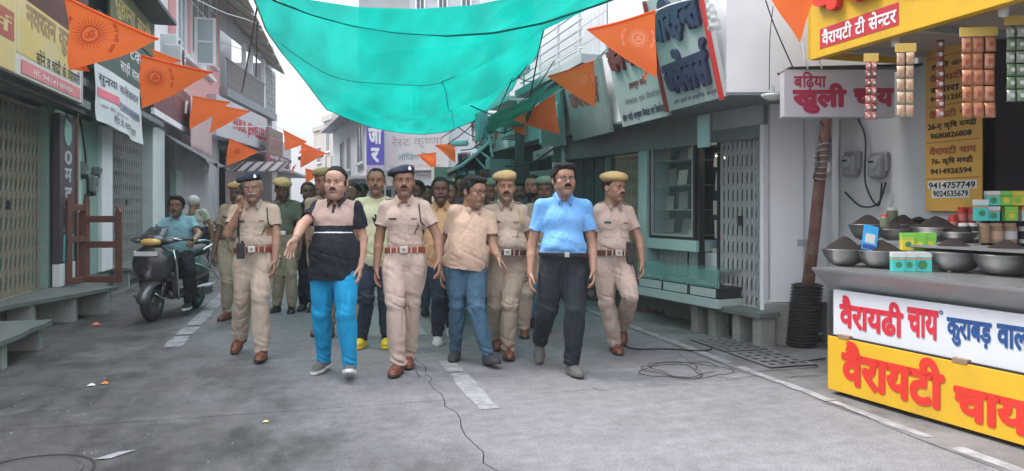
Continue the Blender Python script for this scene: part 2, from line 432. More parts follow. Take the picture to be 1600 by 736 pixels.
def hair_mesh(style='short', h=.004, w=1.0):
    key = (style, h, w)
    if key in _hairc: return _hairc[key]
    s = SDF((-.12, -.14, -.15), (.12, .14, .16), h); th = {'short': .011, 'full': .019, 'bald': .007, 'thin': .008, 'crop': .006}[style]
    s.ell((0, .016, .036), (.074*w+th, .094+th, .082+th), .0); s.ell((0, -.016, .034), (.066*w+th, .060+th, .070+th), .02)
    # cut the face free: a hairline that runs over the brow and down in front of the ears
    fz = {'short': .060, 'full': .055, 'bald': .115, 'thin': .078, 'crop': .066}[style]
    s.plane((0, -.055, fz), (0, -.72, -.69)) if style != 'bald' else s.plane((0, -.030, .075), (0, -.80, .60))
    if style == 'bald': s.ell((0, -.04, .12), (.052, .085, .05), .015, 's')
    s.rc((-.2, -.062, -.01), (.2, -.062, -.01), .052, .052, .01, 's')
    s.plane((0, .05, -.055), (0, -.25, -.97))
    for e in (-1, 1): s.ell((e*.086*w, .010, -.012), (.014, .024, .036), .004, 's')
    if style in ('short', 'full', 'thin'):
        for e in (-1, 1): s.rc((e*.074*w, -.008, .03), (e*.076*w, -.014, -.018), .009, .006, .006)
    if style == 'full':
        s.ell((.012, -.055, .10), (.062, .045, .026), .02); s.ell((-.03, -.03, .105), (.05, .05, .024), .02)
    v, q = s.mesh(); n = vnormals(v, q)
    a = vnoise(v*np.array([150, 60, 60]), 3)*.0022+vnoise(v*np.array([60, 25, 30]), 9)*.003
    v = v+n*a[:, None]; _hairc[key] = (v, q); return _hairc[key]
_bc = {}
def beret_mesh(kind, h=.005):
    if (kind, h) in _bc: return _bc[(kind, h)]
    s = SDF((-.17, -.17, -.02), (.17, .17, .17), h)
    if kind == 'navy':       # pulled to the wearer's right, peak over the brow
        rt = Matrix.Rotation(R(-16), 4, 'Y') @ Matrix.Rotation(R(10), 4, 'X')
        s.ell((-.022, .006, .092), (.115, .122, .034), .02, 'u', rt); s.ell((0, .0, .078), (.088, .107, .040), .02); s.ell((-.085, .0, .070), (.040, .075, .030), .03)
        s.ell((.03, -.06, .10), (.05, .035, .03), .02)
    else:                    # round khaki turban-like cap with a full crown
        rt = Matrix.Rotation(R(-9), 4, 'Y') @ Matrix.Rotation(R(4), 4, 'X')
        s.ell((-.012, .006, .098), (.112, .124, .050), .02, 'u', rt); s.ell((0, .0, .080), (.090, .108, .046), .03)
        s.ell((.0, -.085, .088), (.075, .035, .036), .03)
    s.plane((0, 0, .049), (0, -.12, -1))
    v, q = s.mesh(); n = vnormals(v, q); v = v+n*(vnoise(v*np.array([14, 14, 30]), 4)*.005+vnoise(v*np.array([40, 25, 50]), 6)*.002)[:, None]
    c = v[q].mean(axis=1); mi = (c[:, 2] < .066+c[:, 1]*-.12).astype(int)
    _bc[(kind, h)] = (v, q, mi); return _bc[(kind, h)]
# ---- a hand: wrist at the origin, fingers along -z, palm towards +x, thumb towards -y (wearer's right hand)
_handc = {}
def hand_mesh(kind, h=.0035):
    if (kind, h) in _handc: return _handc[(kind, h)]
    s = SDF((-.06, -.09, -.22), (.12, .09, .04), h)
    s.rc((0, 0, .03), (0, 0, -.01), .026, .025, .01, 'u', (1.15, .9, 1)); s.ell((.002, .002, -.052), (.0165, .040, .050), .012)
    s.ell((.012, -.022, -.030), (.016, .018, .030), .012)
    curl = {'relax': (18, 26, 20), 'fist': (62, 85, 60), 'open': (6, 10, 8), 'point': (40, 62, 40)}[kind]
    ln = [(.040, .024, .019), (.044, .028, .020), (.041, .026, .019), (.032, .019, .017)]
    for i in range(4):
        y = -.031+i*.0205; p = np.array([.0, y, -.092 if i in (1, 2) else (-.088 if i == 0 else -.080)]); a = 0.0
        spr = R((-5, -1, 3, 8)[i]); r0 = (.0098, .0102, .0096, .0084)[i]
        p0 = np.array([0, y*.8, -.055]); s.rc(p0, p, .012, r0*1.08, .008)
        for j in range(3):
            cj = curl[j]*(1+.10*(i-1))
            if kind == 'point' and i == 0: cj *= .25
            a += R(cj); d = np.array([math.sin(a), math.sin(spr), -math.cos(a)]); d /= np.linalg.norm(d); q = p+d*ln[i][j]
            s.rc(p, q, r0*(1-.08*j), r0*(1-.08*(j+1)), .002); p = q
    p = np.array([.006, -.026, -.022]); d1 = np.array([.35, -.62, -.70]) if kind != 'fist' else np.array([.6, -.35, -.72])
    d1 /= np.linalg.norm(d1); q = p+d1*.040; s.rc(p, q, .0140, .0118, .008)
    d2 = d1*.75+np.array([.18, .12, -.55]); d2 /= np.linalg.norm(d2); q2 = q+d2*.030; s.rc(q, q2, .0112, .0100, .002)
    d3 = d2+np.array([.1, .15, -.3]); d3 /= np.linalg.norm(d3); s.rc(q2, q2+d3*.022, .0100, .0085, .002)
    v, q_ = s.mesh(); _handc[(kind, h)] = (v, q_); return _handc[(kind, h)]
# ---- a shoe: ankle above the origin, sole on z=0, toe towards -y
_shoec = {}
def shoe_mesh(kind, h=.005):
    if (kind, h) in _shoec: return _shoec[(kind, h)]
    s = SDF((-.075, -.24, -.02), (.075, .10, .17), h)
    if kind == 'boot':
        s.rc((0, .045, .045), (0, .0, .05), .037, .037, .03); s.rc((0, 0, .05), (0, -.11, .036), .038, .038, .03, 'u', (.95, 1, 1.05)); s.rc((0, -.10, .032), (0, -.155, .030), .042, .033, .03, 'u', (.95, 1, 1.15))
        s.rc((0, .012, .05), (0, .012, .12), .042, .043, .02)
    elif kind == 'clog':
        s.rc((0, .045, .04), (0, -.05, .045), .040, .044, .03); s.ell((0, -.11, .045), (.052, .080, .042), .03)
    else:
        s.rc((0, .050, .045), (0, .0, .045), .036, .037, .03); s.rc((0, 0, .05), (0, -.11, .034), .038, .038, .03, 'u', (.95, 1, 1.1)); s.rc((0, -.10, .030), (0, -.165, .024), .042, .030, .03, 'u', (.95, 1, 1.2))
        s.rc((0, .012, .05), (0, .015, .075), .040, .043, .02)
    s.plane((0, 0, .018), (0, 0, -1)); a = s.D.copy()
    # sole: outline grown, 0..22 mm
    s.D[:] = np.minimum(a, BIG)
    iz = int(round((.026-s.lo[2])/h)); prof = a[:, :, iz:iz+1]-.005; z = s.ax[2][None, None, :]
    zt = .024 if kind != 'sneaker' else .032
    sole = np.maximum(np.broadcast_to(prof, a.shape), np.maximum(-(z-.0), z-zt)); s.D = np.minimum(s.D, sole).astype(np.float32)
    if kind == 'boot':
        sl, g = s.blk((-.1, -.06, -.02), (.1, -.02+.02, .012)); s.D[sl] = np.maximum(s.D[sl], -(np.maximum(np.abs(g[1]+.028)-.020, g[2]-.009)))
    v, q = s.mesh(); v = relax(v, q, 1, .3); c = v[q].mean(axis=1); mi = (c[:, 2] < zt-.002).astype(int)
    _shoec[(kind, h)] = (v, q, mi); return _shoec[(kind, h)]

def skin(name, c):
    if name in MATS: return MATS[name]
    m = M(name, c, .48, 0, .07, 35, .12, 220, sss=.06); n = m.node_tree.nodes; l = m.node_tree.links; b = n['Principled BSDF']
    src = b.inputs['Base Color'].links[0].from_socket; at_ = n.new('ShaderNodeAttribute'); at_.attribute_name = 'tint'
    mx = n.new('ShaderNodeMixRGB'); mx.blend_type = 'MULTIPLY'; mx.inputs[0].default_value = 1; l.new(src, mx.inputs[1]); l.new(at_.outputs['Color'], mx.inputs[2]); l.new(mx.outputs[0], b.inputs['Base Color'])
    return m
SKINS = {k: skin('skin_'+k, v) for k, v in dict(fair=(.46, .27, .19), mid=(.36, .195, .125), tan=(.27, .140, .085), dark=(.14, .070, .043), deep=(.20, .10, .062)).items()}
HAIR = M('hair_black', (.014, .012, .012), .75, spec=.2, var=.35, scale=90, stretch=(2, .4, .4))
HAIRG = M('hair_grey', (.42, .40, .38), .7, var=.25, scale=90)
EYEW = M('eye_white', (.62, .58, .54), .3, var=0); EYED = M('eye_iris', (.02, .012, .01), .15, var=0)

def cloth(name, col, rough=.85, var=.06, scale=9, bump=.12, bscale=350, **k):
    if name in MATS: return MATS[name]
    m = M(name, col, rough, 0, var, scale, bump, bscale, spec=.25, **k); n = m.node_tree.nodes; l = m.node_tree.links; b = n['Principled BSDF']
    tc = [x for x in n if x.type == 'TEX_COORD'][0]; mp = n.new('ShaderNodeMapping'); mp.inputs['Scale'].default_value = (1.5, 1.2, .55); mp.inputs['Rotation'].default_value = (.2, .5, .3); l.new(tc.outputs['Object'], mp.inputs[0])
    ns = n.new('ShaderNodeTexNoise'); ns.inputs['Scale'].default_value = 13; ns.inputs['Detail'].default_value = 3; ns.inputs['Distortion'].default_value = 1.2; l.new(mp.outputs[0], ns.inputs['Vector'])
    ab = n.new('ShaderNodeMath'); ab.operation = 'PINGPONG'; ab.inputs[1].default_value = .5; mu = n.new('ShaderNodeMath'); mu.operation = 'MULTIPLY'; mu.inputs[1].default_value = 2.5; l.new(ns.outputs['Fac'], mu.inputs[0]); l.new(mu.outputs[0], ab.inputs[0])
    b2 = n.new('ShaderNodeBump'); b2.inputs['Strength'].default_value = .20; b2.inputs['Distance'].default_value = .02; l.new(ab.outputs[0], b2.inputs['Height'])
    b1 = [x for x in n if x.type == 'BUMP' and x != b2][0]; l.new(b2.outputs[0], b1.inputs['Normal'])
    return m
KHAKI = cloth('khaki_cloth', (.47, .375, .285)); KHAKI2 = cloth('khaki_cloth_dull', (.33, .285, .20)); KHAKI3 = cloth('khaki_cloth_pink', (.50, .385, .315))
BROWN_SHOE = M('brown_leather', (.17, .055, .030), .32, var=.2, scale=20); BLACK_LEATHER = M('black_leather', (.02, .02, .022), .35, var=.2)
SOLE = M('dark_sole', (.03, .025, .025), .7); SOLEW = M('white_sole', (.62, .62, .60), .6)
BELT = M('red_brown_belt', (.26, .055, .030), .4, var=.1); BELTB = M('brown_belt', (.11, .05, .03), .45, var=.1)
SILVER = M('silver_metal', (.62, .60, .55), .28, 1.0, .05); BRASS = M('brass', (.6, .42, .16), .35, 1.0, .05)

def person(label, t, px, head=(0, 0), hip=None, sw=.175, belly=.0, fat=1.0, yaw=0, hyaw=0, hpitch=0, htilt=0,
           arms=None, legs=None, tone='tan', hairst='short', hairm=None, hw=1.0, jaw=1.0, nose=1.0, hfat=0.0, smile=False, brows=True,
           mous=0, beard=False, glasses=False, cap=None, shirt=None, trous=None, shoes=('boot', BROWN_SHOE, SOLE), tuck=True, belt=None,
           police=False, sleeve=.62, lod=0, group=None, lanyard=None, collar=True, zones=None, hscale=1.09, legr=(.088, .066, .060), name='person', hem=-.02,
           stars=2, buckle=SILVER, tweak=None, hands=('relax', 'relax'), htwist=(0, 0), opencollar=True, handlod=None, seat=False, root_z=0.0):
    """all joints are read off the photograph: (pixel x, pixel y, metres behind the body plane)"""
    rx = (px-800)/F*t; base = FW*t+RT*rx
    th = thing(name, label, 'person', (base.x, base.y, 0), -YAW, group)
    def J(a):
        tt = t+(a[2] if len(a) > 2 else 0); return Vector(((a[0]-800)/F*tt-rx, tt-t, EYE+(HZ-a[1])/F*tt))
    hb = (.0058, .009, .013)[lod]; hh = (.0034, .0050, .0065)[lod]
    hd = J(head)                                   # eye level
    hp = J(hip)                                    # hip joints' middle
    nk = hd+Vector((0, .035, -.122*hscale))
    up = (nk-hp); L = up.length; upn = up.normalized()
    Yr = Matrix.Rotation(R(yaw), 4, 'Z'); xx = (Yr @ Vector((1, 0, 0))); xx = (xx-upn*xx.dot(upn)).normalized(); yy = upn.cross(xx)
    TM = Matrix(((xx.x, yy.x, upn.x, hp.x), (xx.y, yy.y, upn.y, hp.y), (xx.z, yy.z, upn.z, hp.z), (0, 0, 0, 1)))
    TI = np.array(TM.inverted())
    k = L/.56
    def T(x, y, z): return TM @ Vector((x, y, z*k))
    sh = [T(-sw, .012, .475), T(sw, .012, .475)]
    # arms
    AR = []
    for i, a in enumerate(arms):
        if a is None: AR.append(None); continue
        E, W = J(a[0]), J(a[1]); AR.append((E, W, a[2] if len(a) > 2 else None))
    LG = [tuple(J(q) if q is not None else None for q in a[:2])+(a[2] if len(a) > 2 else 0, a[3] if len(a) > 3 else 0) for a in legs]
    hipj = [TM @ Vector((-.088, 0, 0)), TM @ Vector((.088, 0, 0))]
    # --- torso recipe shared by body, shirt, trousers and belt
    rot = TM.to_quaternion().to_matrix().to_4x4()
    def torso(s, g, low=True):
        if low: s.ell(T(0, .012, .02), (.166*fat+g, .116*fat+g, .12), .05, 'u', rot)
        s.ell(T(0, -belly*.45, .15), (.155*fat+g+belly*.35, .108*fat+g+belly*.75, .17*k), .06, 'u', rot)
        s.ell(T(0, .004, .33), (.158*fat+g, .104*fat+g, .20*k), .06, 'u', rot)
        for e in (-1, 1):
            s.ell(T(e*.075, -.045*fat, .37), (.075+g, .055*fat+g, .085), .05, 'u', rot)
            s.rc(T(e*.05, .018, .515), T(e*sw*.90, .014, .487), .048+g, .046+g, .05)
        s.rc(T(0, .02, .50), T(0, .028, .55), .062+g, .054+g, .04)
    allp = [nk, hp, hd]+[p for a in AR if a for p in a[:2]]+sh
    lo = [min(p[i] for p in allp)-.22 for i in range(3)]; hi = [max(p[i] for p in allp)+.22 for i in range(3)]
    lo[2] = hp.z-.15; 
    for a in AR:
        if a: lo[2] = min(lo[2], a[1].z-.06)
    hi[2] = max([nk.z+.10]+[a[1].z+.05 for a in AR if a])
    # --- body
    s = SDF(lo, hi, hb); torso(s, -.014, False); s.plane(T(0, 0, .20), -upn)
    _pl = s
    HM = Matrix.Translation(hd) @ Matrix.Rotation(R(hyaw), 4, 'Z') @ Matrix.Rotation(R(htilt), 4, 'Y') @ Matrix.Rotation(R(hpitch), 4, 'X') @ Matrix.Scale(hscale, 4)
    s.rc(HM @ Vector((0, .028, -.075)), T(0, .02, .54), .050, .057, .03)
    for i, a in enumerate(AR):
        if not a: continue
        E, W, _ = a; e = (-1, 1)[i]
        s.rc(sh[i]+Vector((0, 0, -.01)), E, .047, .040, .03); s.rc(E, E.lerp(W, .35), .040, .040, .02); s.rc(E.lerp(W, .35), W, .040, .0265, .01)
    v, q = s.mesh(); V = [v]; Q = [q]; MI = [np.ones((len(v), 3))]; off = len(v)
    v, q, mi = head_mesh(hh, hw, jaw, nose, hfat, smile); V.append(xf(v, HM)); Q.append(q+off); MI.append(mi); off += len(v)
    for i, a in enumerate(AR):
        if not a or hands[i] is None: continue
        E, W, dr = a; d = (Vector(dr) if dr is not None else (W-E)).normalized()
        if dr is None: d = (d+Vector((0, 0, -.25))).normalized()
        v, q = hand_mesh(hands[i], .0038 if lod == 0 else .006)
        if i == 1: v = v*np.array([-1, 1, 1]); q = q[:, ::-1]
        rq = Vector((0, 0, -1)).rotation_difference(d).to_matrix().to_4x4()
        m4 = Matrix.Translation(W) @ Matrix.Rotation(R(htwist[i]), 4, d) @ rq @ Matrix.Scale(.93, 4)
        V.append(xf(v, m4)); Q.append(q+off); MI.append(np.ones((len(v), 3))); off += len(v)
    body = np_ob('body', np.concatenate(V), np.concatenate(Q), [SKINS[tone]], th)
    ca = body.data.color_attributes.new('tint', 'FLOAT_COLOR', 'POINT'); tc_ = np.concatenate(MI); ca.data.foreach_set('color', np.concatenate([tc_, np.ones((len(tc_), 1))], 1).astype(np.float32).ravel())
    # eyes, brows
    if lod < 2:
        for e in (-1, 1):
            mb = MB(); prof = [(.0122*math.sin(a), -.0122*math.cos(a)) for a in [R(x) for x in (0, 14, 28, 50, 80, 120, 180)]]
            mm = HM @ Matrix.Translation((e*.032, -.0712, -.0002)) @ Matrix.Rotation(R(-90), 4, 'X') @ Matrix.Rotation(0, 4, 'Z')
            mb.lathe([(max(r, .0001), z) for r, z in prof], 12, mat=mm)
            ob = mb.build('eye', [EYEW, EYED], body, smooth=True)
            ob.data.polygons.foreach_set('material_index', [1 if j < 24 else 0 for j in range(len(ob.data.polygons))])
        if brows:
            s = SDF((-.06, -.12, .0), (.06, -.05, .05), .0028)
            for e in (-1, 1): s.rc((e*.012, -.0925, .0185), (e*.030, -.0915, .0235), .0040, .0044, .003); s.rc((e*.030, -.0915, .0235), (e*.052, -.0765, .0190), .0044, .0030, .003)
            v, q = s.mesh(); np_ob('eyebrows', xf(v, HM), q, [hairm or HAIR], body)
    hm = hairm or HAIR
    if mous:
        s = SDF((-.05, -.13, -.08), (.05, -.06, -.02), .0028)
        for e in (-1, 1): s.rc((e*.003, -.1055, -.0425), (e*.017, -.1015, -.0465), .0062*mous, .0060*mous, .004); s.rc((e*.017, -.1015, -.0465), (e*.031, -.089, -.0550), .0060*mous, .0030, .004)
        v, q = s.mesh(); v = v+vnormals(v, q)*(vnoise(v*400, 3)*.0007)[:, None]; np_ob('moustache', xf(v, HM), q, [hm], body)
    if beard:
        s = SDF((-.09, -.13, -.14), (.09, .03, .0), .0045)
        for e in (-1, 1): s.rc((e*.068, -.008, -.02), (e*.055, -.02, -.065), .010, .020, .01); s.rc((e*.055, -.02, -.065), (e*.012, -.073, -.100), .022, .024, .02)
        s.ell((0, -.078, -.098), (.03, .024, .024), .02)
        v, q = s.mesh(); v = v+vnormals(v, q)*(vnoise(v*200, 3)*.002)[:, None]; np_ob('beard', xf(v, HM), q, [hm], body)
    v, q = hair_mesh(hairst if not cap else 'crop', (.004, .006, .008)[lod], hw); np_ob('hair', xf(v, HM), q, [hm], th)
    if glasses and lod < 2:
        mb = MB()
        for e in (-1, 1):
            c = Vector((e*.033, -.102, -.002)); pts = [c+Vector((.024*math.cos(a)*(1), abs(math.cos(a))*.003*(1 if e*math.cos(a) > 0 else 0), .0150*math.copysign(abs(math.sin(a))**.7, math.sin(a)))) for a in [2*math.pi*i/14 for i in range(15)]]
            mb.tube([HM @ p for p in pts], .0019, 5, False); mb.tube([HM @ Vector(p) for p in ((e*.057, -.098, .004), (e*.079*hw, -.05, .006), (e*.083*hw, .01, .004))], .0019, 5)
        mb.tube([HM @ Vector(p) for p in ((-.009, -.103, .002), (0, -.106, .004), (.009, -.103, .002))], .0018, 5)
        g = mb.build('eyeglasses', BLACK_LEATHER, th, smooth=True)
        mb = MB()
        for e in (-1, 1): mb.add([HM @ Vector((e*.033+.022*math.cos(a), -.1005, -.002+.0135*math.sin(a))) for a in [2*math.pi*i/12 for i in range(12)]], [tuple(range(12))])
        mb.open = True; mb.build('lens', M('spectacle_glass', (.7, .75, .8), .05, var=0, alpha=.08), g)
    if cap:
        kind, cm, bm_ = cap; v, q, mi = beret_mesh('navy' if kind == 'navy' else 'khaki', (.005, .007, .009)[lod])
        bo = np_ob('beret', xf(v*np.array([.94, .94, 1.0]), HM), q, [cm, bm_], th, mi)
        if kind == 'navy' and lod < 2:
            mb = MB(); mm = HM @ Matrix.Translation((.040, -.100, .093)) @ Matrix.Rotation(R(20), 4, 'Z') @ Matrix.Rotation(R(-14), 4, 'X')
            mb.prism([(-.009, -.010), (.009, -.010), (.012, .004), (.006, .016), (0, .022), (-.006, .016), (-.012, .004)], -.006, .002, mm); mb.build('badge', SILVER, bo)
    # --- shirt
    s = SDF(lo, hi, hb); torso(s, .006)
    if not tuck:
        s.ell(T(0, .006-belly*.25, hem+.10), (.172*fat+.014+belly*.3, .128*fat+.018+belly*.6, .36), .05, 'u', rot)
    for i, a in enumerate(AR):
        if not a: 
            continue
        E, W, _ = a; Se = sh[i].lerp(E, sleeve) if sleeve <= 1 else E
        s.rc(sh[i], Se.lerp(sh[i], -.12), .060, .064 if sleeve <= 1 else .052, .035)
        if sleeve > 1: s.rc(E, E.lerp(W, .93), .050, .038, .02)
    zlo = (.095 if tuck else hem-.04)
    p = T(0, 0, zlo); n = -upn; s.plane(p, n)
    for i, a in enumerate(AR):
        if a and sleeve <= 1:
            E = a[0]; dn = (E-sh[i]).normalized(); c = sh[i].lerp(E, sleeve); r_ = .10
            s.plane(c, dn, 0, (c-Vector((r_,)*3)+dn*.055, c+Vector((r_,)*3)+dn*.055)) if False else None
            # cut the cuff square with a fat cone beyond it and hollow the mouth of the sleeve
            sl, g = s.blk(c-Vector((.14,)*3), c+Vector((.14,)*3))
            if sl is not None:
                dd = (g[0]-c.x)*dn.x+(g[1]-c.y)*dn.y+(g[2]-c.z)*dn.z
                rad = np.sqrt(np.maximum((g[0]-c.x)**2+(g[1]-c.y)**2+(g[2]-c.z)**2-dd*dd, 0))
                s.D[sl] = np.maximum(s.D[sl], -np.maximum(np.maximum(-dd, rad-.095), dd-.09))
                s.D[sl] = np.maximum(s.D[sl], -np.maximum(np.abs(dd)-.02, rad-.052))
    if collar and opencollar: s.rc(T(0, -.075, .54), T(0, -.115*fat, .455), .040, .008, .01, 's')
    elif not collar: s.ell(T(0, -.02, .56), (.085, .095, .035), .01, 's', rot)
    else: s.rc(T(0, -.075, .55), T(0, -.10*fat, .50), .030, .008, .01, 's')
    s.rc(T(0, .01, .52), T(0, -.02, .62), .056, .060, .0, 's')
    v, q = s.mesh(); v = relax(v, q, 1, .4); n = vnormals(v, q)
    loc = v@TI[:3, :3].T+TI[:3, 3]; lz = loc[:, 2]/k
    sd = hash(label) % 97 if False else int(px) % 97
    sg = np.sign(loc[:, 0])
    fa = 1-np.abs(vnoise(np.stack([(loc[:, 0]+sg*.55*loc[:, 2])*15, loc[:, 1]*9, (loc[:, 2]-sg*.5*loc[:, 0])*4.5], 1), sd))*2.2
    fb = 1-np.abs(vnoise(np.stack([loc[:, 0]*5+3, loc[:, 1]*6, loc[:, 2]*19+loc[:, 0]*5], 1), sd+5))*2.2
    fc = vnoise(loc*9, sd+8)
    wlow = np.clip((.30-lz)/.16, 0, 1) if tuck else np.clip((.22-lz)/.25, 0, .7)
    arm = np.clip((np.abs(loc[:, 0])-(sw-.02))/.04, 0, 1)
    amp = .0085*(.5+.5*wlow+.6*arm)
    v = v+n*(amp*np.maximum(fa, -.3)+.0075*(wlow+.3)*np.maximum(fb, -.2)*(1-arm)+.003*fc)[:, None]
    if tuck: v = v+n*(.010*np.exp(-((lz-.125)/.022)**2)*(1-arm))[:, None]
    mats = shirt if isinstance(shirt, list) else [shirt]; mi = None
    if zones: c = v[q].mean(axis=1); lc = c@TI[:3, :3].T+TI[:3, 3]; mi = zones(lc[:, 0], lc[:, 1], lc[:, 2]/k, np.abs(lc[:, 0]) > sw-.005)
    so = np_ob('shirt', v, q, mats, th, mi)
    bvh = BVHTree.FromPolygons([Vector(x) for x in v], [tuple(x) for x in q.tolist()]) if lod < 2 else None
    def hit(x, z, o=.004):
        a = T(x, -.6, z); d = yy; r_ = bvh.ray_cast(a, d)
        return (r_[0]-d*o) if r_[0] else T(x, -.16, z)
    def patch(x0, x1, z0, z1, name, mat, par, o=.004, nx=4, nz=3, th_=.003, poly=None):
        Pg = [[hit(x0+(x1-x0)*j/nx, (z0+(z1-z0)*i/nz)+(poly(j/nx)*(1-i/nz) if poly else 0), o) for j in range(nx+1)] for i in range(nz+1)]
        return MB().grid(Pg, th_).build(name, mat, par, smooth=False)
    smat = mats[0]
    if collar and lod < 2:
        mb = MB(); NN = 15; cm_ = mats[-1] if zones else smat
        rows = []
        for j in range(NN):
            a = R(-90+14+(360-28)*j/(NN-1)); fr = max(0, -math.sin(a))      # front weight
            rn = .064; p0 = T(rn*math.cos(a)*1.0, .012+rn*math.sin(a), .575-.045*fr**2); p1 = T((rn+.006)*math.cos(a), .012+(rn+.006)*math.sin(a), .592-.060*fr**2)
            ex = max(0, (fr-.75)/.25)
            p2 = T((rn+.026+.012*ex)*math.cos(a)+(.030*ex if math.cos(a) > 0 else -.030*ex), .014+(rn+.022+.015*ex)*math.sin(a)*(1+.12*ex)-.012*ex, .552-.050*fr**2-.035*ex)
            rows.append((p0, p1, p2))
        mb.grid([[r_[i] for r_ in rows] for i in range(3)], .003); mb.build('collar', cm_, so, smooth=True)
    if lod == 0 and collar and (police or not zones):
        zt = .445
        patch(-.016, .016, .13 if tuck else hem-.03, zt, 'placket', smat, so, .002, 2, 14, .002)
        for j in range(5):
            zb_ = .16+(zt-.17)*j/4 if tuck else hem+.04+(zt-hem-.06)*j/4
            c = hit(0, zb_, .005); MB().lathe([(.0001, -.002), (.0055, -.002), (.0055, .002), (.0001, .002)], 8, mat=Matrix.Translation(c) @ TM.to_quaternion().to_matrix().to_4x4() @ Matrix.Rotation(R(90), 4, 'X')).build('button', BRASS if police else smat, so)
    if police and lod < 2:
        for e in (-1, 1):
            patch(e*.085-.042, e*.085+.042, .245, .345, 'pocket', smat, so, .003, 4, 4, .003)
            patch(e*.085-.045, e*.085+.045, .325, .358, 'pocket_flap', smat, so, .007, 6, 2, .004, lambda u: -.014*(1-abs(2*u-1)))
        patch(-.125, -.060, .366, .381, 'name_plate', M('name_plate_black', (.02, .02, .02), .3, var=0), so, .009, 3, 1, .003)
        patch(.060, .110, .368, .378, 'ribbon', M('ribbon_bar', (.22, .10, .08), .6, var=.3, scale=60), so, .008, 3, 1, .003)
        for e in (-1, 1):
            a, b = T(e*.072, .012, .565), T(e*(sw-.008), .012, .548)
            mb = MB(); mb.bar(a, b, .042, .007, up=upn); ep = mb.build('epaulette', smat, so, .003)
            for j in range(stars):
                c = a.lerp(b, .35+.27*j)+upn*.006; mb = MB(); mb.lathe([(.0001, .003), (.009, .0), (.0001, -.002)], 6, c=c); mb.build('star', SILVER, ep)
            mb = MB(); c = a.lerp(b, .97)+upn*.004; mb.bar(a.lerp(b, .90)+upn*.005, a.lerp(b, 1.0)+upn*.005, .040, .006, up=upn); mb.build('shoulder_title', M('shoulder_stripe', (.10, .03, .03), .6, var=.1), ep)
    if lanyard and lod < 2:
        mb = MB(); e = 1; x0 = sw-.045
        pts = [T(x0, .01, .555)]+[hit(x0+(.004*i), .52-.035*i, .007) for i in range(1, 6)]+[T(sw+.008, -.03, .31), T(sw+.012, .02, .30), T(sw-.0, .06, .40), T(x0, .05, .545), T(x0, .01, .555)]
        mb.tube(pts, .0055, 6, False); mb.tube([hit(.105, .34-.0*i, .010) if i == 0 else hit(.105+.02*math.sin(i), .34-.02*i, .010) for i in range(6)]+[hit(sw-.035, .35, .009)], .0028, 5)
        mb.build('lanyard', lanyard, so, smooth=True)
    # --- trousers
    tm = trous; pts = [hp]+[p for a in LG for p in a[:2] if p is not None]
    lo2 = [min(p[i] for p in pts)-.17 for i in range(3)]; hi2 = [max(p[i] for p in pts)+.20 for i in range(3)]; lo2[2] = max(min(p.z for p in pts)-.05, 0)
    s = SDF(lo2, hi2, hb); g = .004
    s.ell(T(0, .012, .02), (.172*fat+g, .118*fat+g, .115), .05, 'u', rot); s.ell(T(0, -belly*.35, .12), (.157*fat+g+belly*.25, .108*fat+g+belly*.5, .12*k), .06, 'u', rot)
    for e in (-1, 1): s.ell(T(e*.078, .06, -.015), (.092, .088, .10), .05, 'u', rot)
    r0, r1, r2 = [x*1.10 for x in legr]
    for i, (Kn, An, *_) in enumerate(LG):
        s2 = SDF(lo2, hi2, hb); s2.rc(hipj[i], Kn, r0*fat**.5, r1, .04); s2.rc(hipj[i].lerp(Kn, .2), hipj[i].lerp(Kn, .7), r0*fat**.5*1.02, r1*1.1, .04)
        dn = (An-Kn).normalized(); s2.rc(Kn, An, r1, r2, .03); s2.rc(Kn.lerp(An, .25)+Vector((0, .012, 0)), Kn.lerp(An, .6), r1*.98, r2, .03); s2.plane(An+dn*.005, dn)
        kk = .022; A = s.D; B = s2.D; h_ = np.maximum(kk-np.abs(A-B), 0)/kk; s.D = np.minimum(A, B)-h_*h_*kk*.25
    s.plane(T(0, 0, .118 if tuck else .06), upn)
    v, q = s.mesh(); v = relax(v, q, 1, .4); n = vnormals(v, q)
    # wrinkles: long folds down the leg, rings at knee and hem
    disp = np.zeros(len(v)); 
    ln_ = 1-np.abs(vnoise(np.stack([v[:, 0]*17, v[:, 1]*17, v[:, 2]*4.5], 1), sd+2))*2.3
    rg = 1-np.abs(vnoise(np.stack([v[:, 0]*7, v[:, 1]*7, v[:, 2]*24+v[:, 0]*9], 1), sd+3))*2.3
    for i, (Kn, An, *_) in enumerate(LG):
        dk = np.exp(-((v[:, 2]-Kn.z)/.08)**2); da = np.exp(-((v[:, 2]-An.z)/.11)**2); dh = np.exp(-((v[:, 2]-hp.z+.06)/.07)**2)
        near = np.exp(-(((v[:, 0]-np.interp(v[:, 2], [An.z, Kn.z, hp.z], [An.x, Kn.x, hipj[i].x]))/.10)**2))
        disp += near*(.0125*da+.010*dk+.006*dh)*np.maximum(rg, -.3)
    disp += .0075*np.maximum(ln_, -.3)+.003*vnoise(v*8, sd+4)
    v = v+n*disp[:, None]
    tob = np_ob('trousers', v, q, [tm], th)
    if lod == 0:
        tb = BVHTree.FromPolygons([Vector(x) for x in v], [tuple(x) for x in q.tolist()])
